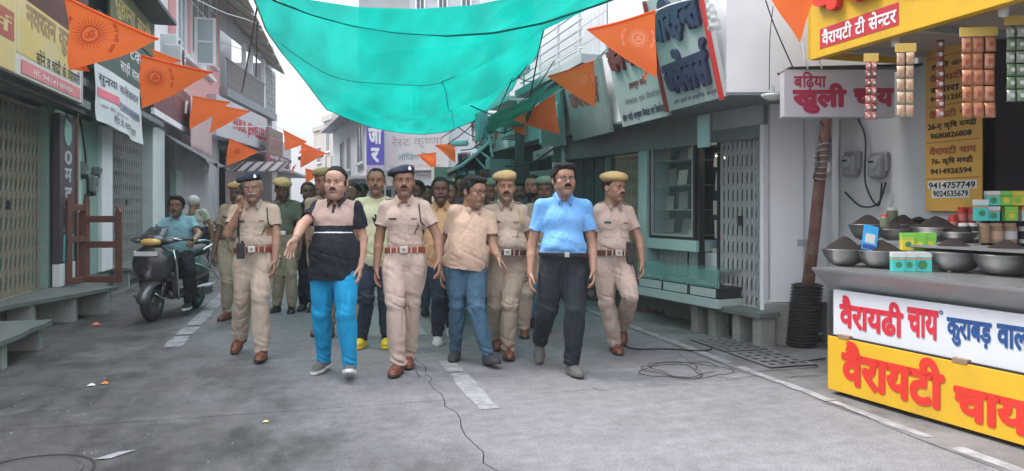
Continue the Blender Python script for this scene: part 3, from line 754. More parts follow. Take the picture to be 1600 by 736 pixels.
    # belt
    if tuck:
        s = SDF(T(0, 0, .11)-Vector((.32, .32, .10)), T(0, 0, .11)+Vector((.32, .32, .10)), hb if lod else .006); torso(s, .016)
        bw = .024 if police else .017
        s.plane(T(0, 0, .108)+upn*bw, upn); s.plane(T(0, 0, .108)-upn*bw, -upn); inner = s.D.copy()
        v, q = s.mesh(); bo = np_ob('belt', v, q, [belt or BLACK_LEATHER], th)
        if lod < 2:
            b2 = BVHTree.FromPolygons([Vector(x) for x in v], [tuple(x) for x in q.tolist()])
            r_ = b2.ray_cast(T(0, -.6, .108), yy)
            if r_[0]:
                c = r_[0]; mm = Matrix.Translation(c) @ rot
                w_ = .034 if police else .020; MB().box(-w_, w_, -.008, .006, -bw-.003, bw+.003, mm).build('buckle', buckle, bo, .003)
                if police and lod == 0: MB().lathe([(.0001, -.004), (.012, -.004), (.015, 0), (.0001, 0)], 12, mat=mm @ Matrix.Translation((0, -.008, 0)) @ Matrix.Rotation(R(90), 4, 'X')).build('emblem', BRASS, bo)
                if police and lod == 0:
                    for xx_ in (-.11, -.06, .06, .11):
                        r2_ = b2.ray_cast(T(xx_, -.6, .108), yy)
                        if r2_[0]: MB().box(-.005, .005, -.004, .006, -bw-.006, bw+.006, Matrix.Translation(r2_[0]) @ rot).build('belt_loop', tm, bo)
    # --- shoes
    sk, sm1, sm2 = shoes
    for i, (Kn, An, pitch, toe) in enumerate(LG):
        v, q, mi = shoe_mesh(sk, (.0048, .007, .010)[lod])
        # the ankle sits 85 mm above the sole
        m4 = Matrix.Translation(An) @ Matrix.Rotation(R(toe), 4, 'Z') @ Matrix.Rotation(R(pitch), 4, 'X') @ Matrix.Translation((0, -.012, -.085)); vv = xf(v, m4)
        dz = vv[:, 2].min()
        if dz < 0.004 or dz < .03: vv = vv-np.array([0, 0, dz-.003])
        ob = np_ob('shoe', vv, q, [sm1, sm2], th, mi); dzz = dz-.003 if dz < .03 else 0
        if lod == 0 and sk in ('boot', 'sneaker'):
            mb = MB(); lm = Matrix.Translation((0, 0, -dzz)) @ m4
            for j in range(4): y = -.045-.018*j; z = (.088 if sk == 'boot' else .082)-.0085*j-.0006*j*j; mb.tube([lm @ Vector((x_, y, z-abs(x_)*.45)) for x_ in (-.018, 0, .018)], .0024, 5)
            mb.build('lace', sm2 if sk == 'sneaker' else M('lace_dark', (.05, .02, .015), .8, var=0), ob)
    th['_T'] = 0; del th['_T']
    return th, T, J, hit if bvh else None, HM, so
# ---------------------------------------------------------------- the people walking
NAVY = cloth('navy_felt', (.022, .030, .055)); NAVYB = cloth('navy_band', (.012, .012, .018))
YEL = cloth('mustard_felt', (.50, .345, .155)); YELB = cloth('mustard_band', (.38, .25, .11)); OLV = cloth('olive_felt', (.27, .23, .11)); OLVB = cloth('olive_band', (.20, .16, .05))
GREENC = cloth('green_cap_felt', (.16, .22, .15)); GREENB = cloth('green_cap_band', (.10, .14, .10))
BLACKC = cloth('black_cloth', (.018, .020, .026)); DENIM = cloth('blue_denim', (.065, .13, .19), var=.25, scale=14); DENIMD = cloth('dark_denim', (.028, .040, .062), var=.2, scale=14)
DENIML = cloth('light_denim', (.16, .28, .40), var=.2, scale=14)
SN_GREY = M('grey_canvas', (.11, .11, .10), .85, var=.15, scale=30, bump=.2); SN_DARK = M('dark_canvas', (.035, .038, .045), .85, var=.2, bump=.2); SN_WHITE = M('pale_canvas', (.48, .48, .47), .8, var=.15)
CROC = M('yellow_rubber', (.72, .58, .04), .45, var=.05)
BEIGE = cloth('beige_knit', (.43, .31, .255)); BLACKK = cloth('black_knit', (.014, .017, .024)); WHITE_CL = cloth('white_piping', (.7, .7, .7)); COLK = cloth('brown_black_knit', (.045, .028, .030))
person('policeman in navy beret talking on a mobile phone with a radio at his belt', 6.85, 396, head=(394, 293.5), hip=(398, 408), sw=.168, fat=1.02, belly=.03, yaw=10, hyaw=12, htilt=-4, hpitch=3,
       arms=[((357, 366, -.10), (376, 325, -.17), (.12, .22, 1)), ((432, 368, .03), (430, 408, -.06))],
       legs=[((379, 463, -.02), (375, 527, .24), 28, -5), ((406, 463, -.14), (410, 548, -.13), -4, 8)], tone='mid', mous=1, glasses=True, cap=('navy', NAVY, NAVYB), shirt=KHAKI, trous=KHAKI,
       belt=BELT, police=True, lanyard=BLACK_LEATHER, hands=('fist', 'relax'), htwist=(-60, 0), stars=3, legr=(.090, .070, .066), hairm=HAIRG)
def polo(x, y, z, arm):
    m = np.ones(len(x), int); m[(z > .325+.03*x) & ~arm] = 0; m[(np.abs(x) < .013) & (z > .43) & ~arm & (y < 0)] = 3; m[(z > .262+.02*x) & (z < .271+.02*x) & ~arm & (y < .05)] = 2; return m
_pt = person('man in beige and black polo shirt with bright blue trousers reaching one hand forward', 6.1, 522, head=(525, 285), hip=(523, 413), sw=.165, fat=1.10, belly=.05, yaw=-4, hyaw=-2, hpitch=3,
       arms=[((472, 352, -.15), (461, 374, -.34), (-.25, -.35, -.8)), ((567, 374, .05), (563, 417, -.04))],
       legs=[((503, 487, .0), (507, 563, .19), 6, -14), ((540, 489, -.16), (547, 571, -.10), -20, 10)], tone='fair', hairst='thin', mous=1, hfat=.007, jaw=1.08, shirt=[BEIGE, BLACKK, WHITE_CL, COLK], zones=polo,
       trous=cloth('bright_blue_cotton', (.012, .27, .50)), tuck=False, hem=-.10, shoes=('sneaker', SN_GREY, SOLEW), hands=('open', 'relax'), htwist=(40, 0), legr=(.094, .070, .058), opencollar=True)
person('police officer in navy beret and khaki uniform with black lanyard, in the middle', 6.25, 632, head=(631, 284.5), hip=(633, 410), sw=.166, yaw=4, hyaw=10, hpitch=-3, fat=.98,
       arms=[((593, 370, .03), (588, 420, -.06)), ((684, 370, .02), (686, 408, -.10))],
       legs=[((617, 470, -.12), (622, 568, -.07), -2, -6), ((642, 470, .04), (638, 556, .22), 10, 8)], tone='tan', mous=1.05, cap=('navy', NAVY, NAVYB), shirt=KHAKI3, trous=KHAKI3,
       belt=BELT, police=True, lanyard=BLACK_LEATHER, stars=3, legr=(.088, .070, .066))
CHECK = cloth('peach_shirt_cloth', (.58, .41, .30), var=.10, scale=40)
person('man in peach half-sleeve shirt and blue jeans turning his head to his left', 6.6, 728, head=(740, 299), hip=(727, 412), sw=.158, fat=1.06, belly=.03, yaw=14, hyaw=50, hpitch=8,
       arms=[((693, 383, .08), (690, 424, .02)), ((770, 386, .0), (779, 402, -.12), (.5, -.1, -.7))],
       legs=[((714, 476, -.04), (712, 546, .18), 4, -5), ((744, 480, -.14), (762, 552, -.10), -10, 28)], tone='mid', hairst='full', glasses=True, hfat=.004, shirt=CHECK, trous=DENIM, tuck=False, hem=-.02,
       shoes=('sneaker', SN_DARK, SOLE), hands=('relax', 'open'), legr=(.090, .066, .056))
person('stout policeman in yellow beret and khaki uniform between the peach shirt and the blue shirt', 6.85, 790, head=(790, 293), hip=(789, 413), sw=.158, fat=1.10, belly=.085, yaw=6, hyaw=6,
       arms=[((754, 380, .06), (757, 414, .0)), ((828, 378, .08), (827, 416, .06))],
       legs=[((775, 474, .0), (777, 529, .38), 24, 0), ((796, 474, -.14), (794, 544, -.02), -3, 4)], tone='mid', mous=1.1, cap=('khaki', YEL, YELB), shirt=KHAKI, trous=KHAKI, belt=BELTB, police=True,
       lanyard=cloth('tan_cord', (.48, .34, .14)), stars=1, legr=(.090, .070, .066))
BLUE = cloth('sky_blue_cotton', (.165, .385, .70), var=.04)
_pb = person('heavy man in sky blue half-sleeve shirt, dark trousers and glasses with a thick moustache', 6.2, 879, head=(881, 281), hip=(879, 420), sw=.188, fat=1.14, belly=.055, yaw=6, hyaw=14, hpitch=-2,
       arms=[((831, 384, .03), (829, 428, -.06)), ((925, 384, .04), (927, 423, -.10))],
       legs=[((856, 482, -.02), (843, 532, .42), 42, -4), ((899, 484, -.13), (893, 568, -.04), -3, 18)], tone='mid', mous=1.35, hairst='full', glasses=True, hfat=.006, jaw=1.05, shirt=BLUE,
       trous=cloth('charcoal_twill', (.022, .028, .036)), belt=BLACK_LEATHER, shoes=('sneaker', SN_GREY, SN_GREY), legr=(.094, .074, .064), hw=1.03)
person('policeman in yellow beret walking on the right edge of the group and looking aside', 7.0, 960, head=(959, 294), hip=(957, 414), sw=.155, fat=1.0, belly=.04, yaw=12, hyaw=42, htilt=3,
       arms=[((929, 376, .10), (927, 412, .06)), ((999, 375, .03), (1003, 411, -.06))],
       legs=[((948, 472, -.04), (961, 536, .10), 2, 6), ((985, 463, -.20), (973, 508, .42), 55, 0)], tone='mid', mous=1, cap=('khaki', YEL, YELB), shirt=KHAKI3, trous=KHAKI3, belt=BELTB, police=True, stars=1, legr=(.090, .070, .066))
def tprint(x, y, z, arm):
    m = np.zeros(len(x), int); m[(((x-.02)/.050)**2+((z-.33)/.055)**2 < 1+.5*np.sin(x*160+z*90)) & (y < -.02)] = 1; return m
TEE = cloth('pale_yellow_jersey', (.56, .56, .36))
person('man with cropped hair in pale yellow T-shirt and yellow rubber clogs', 7.35, 588, head=(588, 283.5), hip=(586, 404), sw=.168, fat=1.0, yaw=8, hyaw=6, arms=[((557, 366, .06), (560, 404, .0)), ((614, 368, .08), (612, 405, .02))],
       legs=[((573, 464, -.12), (566, 530, .02), 0, -8), ((602, 464, -.05), (604, 530, .05), 0, 8)], tone='tan', hairst='crop', mous=.45, shirt=[TEE, BLACKC], zones=tprint, collar=False, tuck=False, hem=-.03,
       trous=DENIMD, shoes=('clog', CROC, CROC), legr=(.085, .064, .056))
person('smiling dark-skinned man in orange shirt half hidden behind the officer', 7.6, 690, head=(688, 297), hip=(690, 408), sw=.165, fat=1.05, belly=.03, yaw=8, hyaw=8, arms=[((664, 372, .08), (666, 405, .05)), ((716, 372, .05), (716, 408, .02))],
       legs=[((685, 466, -.14), (684, 523, -.05), 0, 5), ((704, 466, .0), (706, 515, .40), 20, 0)], tone='dark', hairst='short', smile=True, hfat=.005, shirt=cloth('orange_shirt_cloth', (.62, .37, .19)), trous=DENIMD, tuck=False, hem=-.02,
       shoes=('sneaker', SN_WHITE, SOLEW), lod=1)
person('policeman in olive green shirt and mustard beret looking down', 9.75, 443, head=(441, 297), hip=(444, 377), sw=.172, fat=1.0, yaw=12, hyaw=42, hpitch=16, arms=[((416, 358, .0), (430, 392, -.18)), ((470, 358, .05), (469, 392, -.05))],
       legs=[((436, 428, -.08), (433, 476, .06), 0, -12), ((455, 428, -.05), (456, 477, .02), 0, 12)], tone='dark', cap=('khaki', YEL, YELB), shirt=cloth('olive_green_cloth', (.15, .165, .12)), trous=KHAKI2, belt=BELTB, police=True, stars=0,
       shoes=('boot', BLACK_LEATHER, SOLE), lod=1)
person('policeman walking behind the one on the phone, mostly hidden', 9.15, 364, head=(371, 303), hip=(362, 386), sw=.172, fat=1.0, yaw=-6, arms=[((340, 368, .0), (334, 397, -.06)), ((388, 368, .05), (386, 398, -.05))],
       legs=[((355, 440, -.08), (355, 487, .02), 0, -6), ((373, 440, .0), (377, 480, .30), 10, 6)], tone='dark', cap=('khaki', YEL, YELB), shirt=KHAKI2, trous=KHAKI2, belt=BELTB, police=True, stars=0, lod=1)
person('bearded young man in dark shirt and light jeans behind the stout policeman', 8.6, 832, head=(832, 291), hip=(834, 395), sw=.165, yaw=0, hyaw=-18, arms=[((808, 360, .05), (810, 395, .0)), ((856, 360, .05), (856, 395, 0))],
       legs=[((826, 448, -.05), (824, 500, .1), 0, 0), ((838, 448, -.05), (836, 497, .0), 0, 6)], tone='tan', beard=True, hairst='short', shirt=cloth('dark_slate_cloth', (.05, .06, .075)), trous=DENIML, tuck=False, shoes=('sneaker', SN_DARK, SOLE), lod=1)
person('policeman in pale olive cap looking over the shoulder of the blue shirt', 8.0, 846, head=(852, 298), hip=(840, 400), sw=.165, hyaw=-10, arms=[((815, 365, .05), (818, 400, .0)), ((872, 365, .05), (872, 400, 0))],
       legs=[((822, 458, -.1), (819, 512, -.05), 0, 0), ((850, 458, -.05), (852, 505, .3), 10, 6)], tone='dark', cap=('khaki', GREENC, GREENB), shirt=KHAKI2, trous=KHAKI, belt=BELTB, lod=1)
person('man in black shirt and black trousers behind the raised hand', 9.9, 481, head=(481, 300), hip=(480, 376), sw=.170, hyaw=20, arms=[((460, 355, .05), (462, 388, .0)), ((502, 355, .05), (502, 388, 0))],
       legs=[((475, 428, -.05), (474, 474, .1), 0, 0), ((487, 428, -.05), (488, 472, .0), 0, 6)], tone='dark', shirt=BLACKC, trous=BLACKC, shoes=('sneaker', SN_DARK, SOLE), tuck=False, lod=1)
person('policeman in olive cap right behind the man in polo shirt', 8.0, 506, head=(507, 285), hip=(507, 395), sw=.165, hyaw=-40, arms=[((482, 360, .05), (484, 395, .0)), ((532, 360, .05), (532, 395, 0))],
       legs=[((500, 455, -.05), (497, 508, .1), 0, 0), ((513, 455, -.05), (516, 508, .0), 0, 6)], tone='tan', cap=('khaki', OLV, OLVB), shirt=KHAKI2, trous=KHAKI2, belt=BELTB, lod=1)
person('white-haired man in pale green shirt walking away beside the scooter', 12.6, 312, head=(303, 318), hip=(311, 366), sw=.170, yaw=165, hyaw=165, hpitch=6, arms=[((330, 352, .0), (331, 376, .0)), ((291, 350, .0), (293, 374, .0))],
       legs=[((319, 408, .0), (320, 446, -.1), 0, 180), ((306, 408, .0), (306, 444, .2), 0, 180)], tone='tan', hairst='short', hairm=HAIRG, shirt=cloth('pale_green_cloth', (.36, .38, .30)), trous=BLACKC, shoes=('sneaker', SN_DARK, SOLE), lod=1, fat=1.05)
# the rest of the crowd, seen between shoulders
_cr = [(553, 301, 10.6, 'tan', 'short', None, (.50, .50, .48), 'man with dark hair and white shirt seen between the polo shirt and the yellow T-shirt'),
       (566, 299, 12.4, 'dark', 'short', None, (.10, .12, .16), 'dark-haired man far back left of the yellow T-shirt'),
       (493, 303, 13.5, 'dark', 'full', None, (.35, .20, .14), 'man in rust shirt far back left of the polo shirt'),
       (651, 299, 9.4, 'dark', 'full', None, (.07, .08, .10), 'dark-haired man right behind the officer with the lanyard'),
       (668, 303, 11.8, 'tan', 'short', None, (.45, .42, .40), 'man in grey shirt far back beside the orange shirt'),
       (703, 300, 9.0, 'tan', 'short', None, (.40, .10, .08), 'man in red shirt behind the peach shirt'),
       (713, 297, 10.8, 'dark', 'short', ('khaki', cloth('white_cap_cloth', (.55, .55, .53)), cloth('white_cap_rim', (.45, .45, .43))), (.30, .30, .32), 'man in white cap far behind the peach shirt'),
       (722, 290, 9.9, 'tan', 'full', None, (.10, .10, .13), 'tall dark-haired man behind the peach shirt'),
       (764, 300, 8.5, 'dark', 'short', ('khaki', GREENC, GREENB), (.30, .27, .20), 'policeman in green cap behind the shoulder of the peach shirt'),
       (811, 300, 10.2, 'dark', 'full', None, (.12, .14, .18), 'dark-haired man far back right of the stout policeman'),
       (641, 304, 13.4, 'tan', 'short', None, (.55, .45, .3), 'man in cream shirt farthest back behind the officer')]
for j, (px_, py_, t_, tn, hs, cp, sc_, lb) in enumerate(_cr):
    u = F/t_; h0 = py_+.72*u
    person(lb, t_, px_, head=(px_, py_), hip=(px_, h0), sw=.165+.01*(j % 3-1), yaw=(j*37) % 30-15, hyaw=(j*53) % 50-25, arms=[((px_-.24*u, py_+.50*u, .04), (px_-.25*u, py_+.76*u, 0)), ((px_+.24*u, py_+.50*u, .04), (px_+.25*u, py_+.76*u, 0))],
           legs=[((px_-.10*u, h0+.42*u, -.06), (px_-.10*u, HZ+1.31*F/(t_+.05), .05), 0, -5), ((px_+.10*u, h0+.42*u, -.03), (px_+.11*u, HZ+1.31*F/(t_+.15), .15), 8, 5)],
           tone=tn, hairst=hs, cap=cp, mous=.9 if j % 2 else 0, shirt=cloth('crowd_shirt_%s' % 'abcdefghijklmnop'[j], sc_), trous=[DENIMD, BLACKC, KHAKI2, DENIM][j % 4], tuck=False, shoes=('sneaker', SN_DARK, SOLE), lod=2, group='crowd following behind the front row')
# ---------------------------------------------------------------- road
ASPH = M('road_concrete', (.235, .238, .250), .72, 0, .16, 1.6, .35, 70, dirt=.75, dcol=(.105, .11, .11), dscale=.55, dlo=.48, dhi=.72)
WET = M('wet_stained_concrete', (.125, .128, .120), .42, 0, .30, 2.2, .45, 55, dirt=.85, dcol=(.035, .036, .034), dscale=.9, dlo=.42, dhi=.66)
EDGE = M('old_edge_concrete', (.19, .185, .185), .8, 0, .25, 3.5, .5, 50, dirt=.8, dcol=(.06, .06, .055), dscale=1.3, dlo=.42, dhi=.68)
DARKJ = M('dirt_in_joints', (.030, .030, .028), .95, var=.2)
ROADM = M('road_surface', (.185, .180, .190), .80, 0, .16, 1.6, .35, 70)
def _road():
    n = ROADM.node_tree.nodes; l = ROADM.node_tree.links; b = n['Principled BSDF']; dry = b.inputs['Base Color'].links[0].from_socket; tc = [x for x in n if x.type == 'TEX_COORD'][0]
    def noise(sc, det, sx=1, sy=1):
        mp = n.new('ShaderNodeMapping'); mp.inputs['Scale'].default_value = (sx, sy, 1); l.new(tc.outputs['Object'], mp.inputs[0]); t = n.new('ShaderNodeTexNoise'); t.inputs['Scale'].default_value = sc; t.inputs['Detail'].default_value = det; t.inputs['Roughness'].default_value = .68; l.new(mp.outputs[0], t.inputs['Vector']); return t.outputs['Fac']
    def rng_(src, a, c, lo=0, hi=1): m = n.new('ShaderNodeMapRange'); m.inputs[1].default_value = a; m.inputs[2].default_value = c; m.inputs[3].default_value = lo; m.inputs[4].default_value = hi; l.new(src, m.inputs[0]); return m.outputs[0]
    def mth(op, a, c): m = n.new('ShaderNodeMath'); m.operation = op; (l.new(a, m.inputs[0]) if not isinstance(a, float) else setattr(m.inputs[0], 'default_value', a)); (l.new(c, m.inputs[1]) if not isinstance(c, float) else setattr(m.inputs[1], 'default_value', c)); return m.outputs[0]
    def mix(f, a, col): m = n.new('ShaderNodeMixRGB'); l.new(f, m.inputs[0]); l.new(a, m.inputs[1]); m.inputs[2].default_value = (*col, 1); return m.outputs[0]
    sp = n.new('ShaderNodeSeparateXYZ'); l.new(tc.outputs['Object'], sp.inputs[0])
    edge = mth('ADD', mth('ADD', sp.outputs['X'], mth('SUBTRACT', mth('MULTIPLY', mth('MINIMUM', sp.outputs['Y'], 8.5), .4), 2.0)), mth('MULTIPLY', mth('SUBTRACT', noise(.8, 7, 1, .6), .5), 3.2))          # damp left half, ragged border
    damp = rng_(edge, .55, -.75)
    c = mix(mth('MULTIPLY', rng_(noise(.5, 6), .50, .70), .45), dry, (.10, .10, .105))
    streak = mth('MULTIPLY', rng_(noise(2.2, 6, .35, 3.2), .50, .62), .30); c = mix(streak, c, (.25, .245, .26))
    c = mix(mth('MULTIPLY', damp, .88), c, (.060, .060, .056)); c = mix(mth('MULTIPLY', damp, mth('MULTIPLY', rng_(noise(1.7, 8, 1, .5), .46, .58), .8)), c, (.026, .027, .025))
    c = mix(mth('MULTIPLY', damp, mth('MULTIPLY', rng_(noise(1.1, 8, .7, 1.6), .58, .66), .5)), c, (.17, .17, .165))
    spk = mth('MULTIPLY', rng_(noise(55, 3), .66, .74), .35); c = mix(spk, c, (.40, .40, .40)); sp2 = mth('MULTIPLY', rng_(noise(38, 3), .66, .72), .5); c = mix(sp2, c, (.06, .06, .06))
    gr = n.new('ShaderNodeMixRGB'); gr.blend_type = 'OVERLAY'; gr.inputs[0].default_value = .38; l.new(c, gr.inputs[1]); l.new(rng_(noise(95, 4), .32, .68), gr.inputs[2]); c = gr.outputs[0]
    g2 = n.new('ShaderNodeMixRGB'); g2.blend_type = 'OVERLAY'; g2.inputs[0].default_value = .16; l.new(c, g2.inputs[1]); l.new(rng_(noise(9, 9), .35, .65), g2.inputs[2]); c = g2.outputs[0]
    l.new(c, b.inputs['Base Color']); l.new(rng_(mth('MULTIPLY', damp, rng_(noise(1.3, 5), .35, .6)), 0, 1, .74, .40), b.inputs['Roughness'])
_road()
g = MB(); g.box(-60, 60, -30, 160, -.30, -.035); tag(g.build('ground', DARKJ), kind='structure')
road = tag(new_ob('road', None), kind='structure')
rng = random.Random(3)
xs = [-2.95, .93, 3.52]; ys = [-4, .9, 5.28, 9.9, 14.6, 19.4, 24.2, 29, 34, 45, 60, 90]
def jag(a, b, n, amp, r):
    return [a+(b-a)*i/n for i in range(n+1)], [r.uniform(-amp, amp)*(0 < i < n) for i in range(n+1)]
edges = {}
def edge_x(i, j):      # jagged joint between slab columns, shared by both neighbours
    if (i, j) not in edges:
        n = 26 if i == 1 and j < 3 else 10; y_, d_ = jag(ys[j], ys[j+1], n, .030 if i == 1 else .012, rng)
        edges[(i, j)] = [(xs[i]+d, y) for y, d in zip(y_, d_)]
    return edges[(i, j)]
for i in range(2):
    for j in range(len(ys)-1):
        L_, R_ = edge_x(i, j), edge_x(i+1, j); gp = .0035
        poly = [(x+gp, y) for x, y in L_]+[(x-gp, y) for x, y in R_[::-1]]
        poly = [(x, min(max(y, ys[j]+.005), ys[j+1]-.005)) for x, y in poly]
        n = len(poly); dz = rng.uniform(-.002, .001); mb = MB()
        mb.add([(x, y, -.06) for x, y in poly]+[(x, y, dz) for x, y in poly], [tuple(range(n))[::-1], tuple(range(n, 2*n))]+[(a, (a+1) % n, (a+1) % n+n, a+n) for a in range(n)])
        mb.build('road_slab', ROADM, road)
# gutter strips either side
gl = tag(new_ob('left_roadside', None), kind='structure'); gr = tag(new_ob('right_roadside', None), kind='structure')
for j in range(14):
    y0 = -2+j*2.1; P('paving_slab', gl, WET, -3.6-(.0), -2.962, y0+.006, y0+2.094, -.06, -.004+rng.uniform(-.003, .003))
for j in range(16):
    y0 = -2+j*1.5; P('paving_slab', gr, EDGE, 3.532, 4.25, y0+.006, y0+1.494, -.06, .0+rng.uniform(-.004, .006))
P('paving_slab', gr, EDGE, 4.262, 6.5, -2, 22, -.06, -.006)
P('paving_slab', gl, EDGE, -4.6, -3.612, -2, 24, -.06, -.01)
# perforated drain covers in front of the leaning pole
dc = thing('drain_cover', 'row of perforated concrete drain slabs beside the leaning pole', 'drain cover', (4.05, 6.85, 0), 0)
for k in range(2):
    mb = MB(); n_x, n_y = 4, 5; x0, x1, y0, y1 = -.24, .24, -1.3+k*.72, -.62+k*.72
    gx = [x0+(x1-x0)*i/(2*n_x+1) for i in range(2*n_x+2)]; gy = [y0+(y1-y0)*i/(2*n_y+1) for i in range(2*n_y+2)]
    for a in range(2*n_x+1):
        for b in range(2*n_y+1):
            if not (a % 2 and b % 2): mb.add([(gx[a], gy[b], .016), (gx[a+1], gy[b], .016), (gx[a+1], gy[b+1], .016), (gx[a], gy[b+1], .016)], [(0, 1, 2, 3)])
    mb.open = True; mb.build('slab', EDGE, dc)
    P('slab_pit', dc, M('silted_holes', (.07, .07, .065), .9), x0, x1, y0, y1, -.0, .009)
# painted lines, worn
PAINT = M('worn_road_paint', (.34, .34, .35), .75, 0, .12, 9, .2, 60, dirt=.95, dcol=(.22, .22, .23), dscale=7, dlo=.42, dhi=.56)
def line(x, y0, y1, w, seed, label):
    r = random.Random(seed); o = tag(new_ob('road_marking', None), kind='structure'); y = y0
    while y < y1:
        ln_ = r.uniform(.5, 1.5); ye = min(y+ln_, y1); n = max(2, int((ye-y)/.12)); L_ = []; Q = []
        for i in range(n+1):
            yy = y+(ye-y)*i/n; L_.append((x-w/2+r.uniform(-.014, .014), yy+r.uniform(-.01, .01))); Q.append((x+w/2+r.uniform(-.014, .014), yy+r.uniform(-.01, .01)))
        mb = MB(); mb.open = True; mb.add([(a, b, .004) for a, b in L_]+[(a, b, .004) for a, b in Q], [(i, n+1+i, n+2+i, i+1) for i in range(n)])
        mb.build('paint_dash', PAINT, o); y = ye+r.uniform(.02, .22)
line(-1.33, 7.95, 30, .17, 1, ''); line(3.60, 2.0, 12.5, .085, 2, '')
line(1.18, 4.95, 6.6, .145, 5, ''); line(1.15, 8.0, 16, .16, 9, '')
# cracks as thin open seams
def crack(pts, w, name='road_crack'):
    mb = MB(); mb.open = True; r = random.Random(len(pts)); out = []
    for a, b in zip(pts[:-1], pts[1:]):
        n = max(2, int((Vector(b)-Vector(a)).length/.05))
        for i in range(n): q = Vector(a).lerp(Vector(b), i/n); out.append(q+Vector((r.uniform(-.012, .012), r.uniform(-.012, .012))))
    out.append(Vector(pts[-1])); L_ = []; Q = []
    for i, p in enumerate(out):
        d = (out[min(i+1, len(out)-1)]-out[max(i-1, 0)]).normalized(); s_ = Vector((-d.y, d.x)); ww = w*r.uniform(.4, 1.2); L_.append(p+s_*ww); Q.append(p-s_*ww)
    n = len(out); mb.add([(p.x, p.y, .0035) for p in L_]+[(p.x, p.y, .0035) for p in Q], [(i, n+i, n+i+1, i+1) for i in range(n-1)])
    return tag(mb.build(name, DARKJ), kind='structure')
def gp2(px, py): p = ground(px, py); return (p.x, p.y)
crack([gp2(1060, 552), gp2(1086, 572), gp2(1100, 588), gp2(1150, 592), gp2(1197, 584)], .004)
crack([gp2(1225, 590), gp2(1290, 586)], .006); crack([gp2(1065, 553), gp2(985, 545)], .004); crack([gp2(925, 607), gp2(950, 612)], .004)
crack([gp2(640, 555), gp2(655, 590)], .003)
# manholes
IRON = M('cast_iron', (.085, .083, .085), .6, .3, .2, 20, .4, 80)
def manhole(px, py, r, label, mat):
    p = ground(px, py); m = thing('manhole_cover', label, 'manhole cover', (p.x, p.y, 0))
    MB().lathe([(.001, .004), (r-.03, .005), (r-.028, .002), (r-.012, .002), (r-.010, .007), (r, .006), (r+.004, -.01)], 40).build('lid', mat, m, smooth=False)
    MB().lathe([(r+.045, -.01), (r+.047, .003), (r+.060, .003), (r+.062, -.01)], 40).build('frame_ring', DARKJ, m)
    MB().box(-.05, .05, -.012, .012, .004, .009).build('handle_slot', DARKJ, m)
manhole(40, 742, .26, 'round iron manhole cover at the near left edge of the road', IRON)
# litter
for (px, py, c, nm, w, lb) in [(150, 508, (.75, .16, .10), 'wrapper', .05, 'crumpled red and white wrapper on the wet road before the slabs'), (164, 600, (.72, .20, .05), 'wrapper', .03, 'small orange wrapper on the wet road'),
                               (415, 660, (.65, .6, .2), 'wrapper', .02, 'tiny yellow scrap on the road in front of the group'), (143, 603, (.6, .6, .6), 'wrapper', .03, 'small pale paper scrap beside the orange wrapper'), (176, 712, (.62, .63, .64), 'paint_patch', 0, '')]:
    p = ground(px, py)
    if w:
        mb = MB(); mb.add([(p.x-w, p.y-w*.6, .006), (p.x+w, p.y-w*.5, .006), (p.x+w*.7, p.y+w*.7, .008), (p.x-w*.8, p.y+w*.6, .006), (p.x, p.y, w*.8)], [(0, 1, 4), (1, 2, 4), (2, 3, 4), (3, 0, 4), (0, 3, 2, 1)])
        tag(mb.build(nm, M('litter_%s' % int(px), c, .6, var=.2, scale=60)), lb, 'wrapper')
    else:
        mb = MB(); mb.open = True; mb.add([(p.x-.09, p.y-.05, .004), (p.x+.0, p.y-.055, .004), (p.x+.11, p.y+.07, .004), (p.x+.02, p.y+.05, .004)], [(0, 1, 2, 3)]); tag(mb.build('paint_patch', PAINT), kind='structure')
def _grit():
    r = random.Random(11); mb = MB()
    for k in range(500):
        x = r.uniform(-2.9, 3.4); y = r.uniform(3.0, 12)
        if r.random() < .6: x = r.uniform(-2.9, -.2)
        w = r.uniform(.003, .009); h = w*.7; a = r.uniform(0, 3); ca, sa = math.cos(a)*w, math.sin(a)*w
        mb.add([(x+ca, y+sa, .0), (x-sa, y+ca, .0), (x-ca, y-sa, .0), (x+sa, y-ca, .0), (x, y, h+.002)], [(0, 1, 4), (1, 2, 4), (2, 3, 4), (3, 0, 4)])
    mb.open = True; tag(mb.build('road_grit', M('grit', (.24, .235, .22), .9, var=.3, scale=3)), kind='stuff')
_grit()
# cables lying on the road
RUB = M('black_rubber', (.018, .018, .020), .6, var=.1)
def cable(pts, r, label, cat='cable', mat=None, group=None, sag=0, name='cable'):
    P_ = [Vector(p) for p in pts]; out = []
    for i in range(len(P_)-1):
        p0 = P_[max(i-1, 0)]; p1 = P_[i]; p2 = P_[i+1]; p3 = P_[min(i+2, len(P_)-1)]; n = 6
        for k_ in range(n):
            u = k_/n; q = .5*((2*p1)+(p2-p0)*u+(2*p0-5*p1+4*p2-p3)*u*u+(-p0+3*p1-3*p2+p3)*u**3); q.z -= sag*4*u*(1-u); out.append(q)
    out.append(P_[-1]); return tag(MB().tube(out, r, 6).build(name, mat or RUB, None, smooth=True), label, cat, group)
cable([ground(968, 528, .01), ground(985, 544, .01), ground(1040, 545, .01), ground(1098, 548, .01), ground(1112, 544, .01)], .008, 'black cable lying on the road beside the policeman on the right')
def _coil():
    r = random.Random(2); c = ground(1064, 579, .01); pts = []
    for k in range(34): a = k*.55; rd = .36-.004*k+.05*math.sin(k*1.9); pts.append(Vector((c.x+.12*math.sin(k*.21)+rd*math.cos(a), c.y+rd*.95*math.sin(a), .012+.006*r.random())))
    return pts
cable(_coil(), .003, 'loose tangled coil of thin black cable on the road right of the blue shirt')
cable([ground(1195, 566, .012), ground(1240, 566, .012), ground(1290, 560, .012)], .008, 'black cable across the drain slabs below the leaning pole')
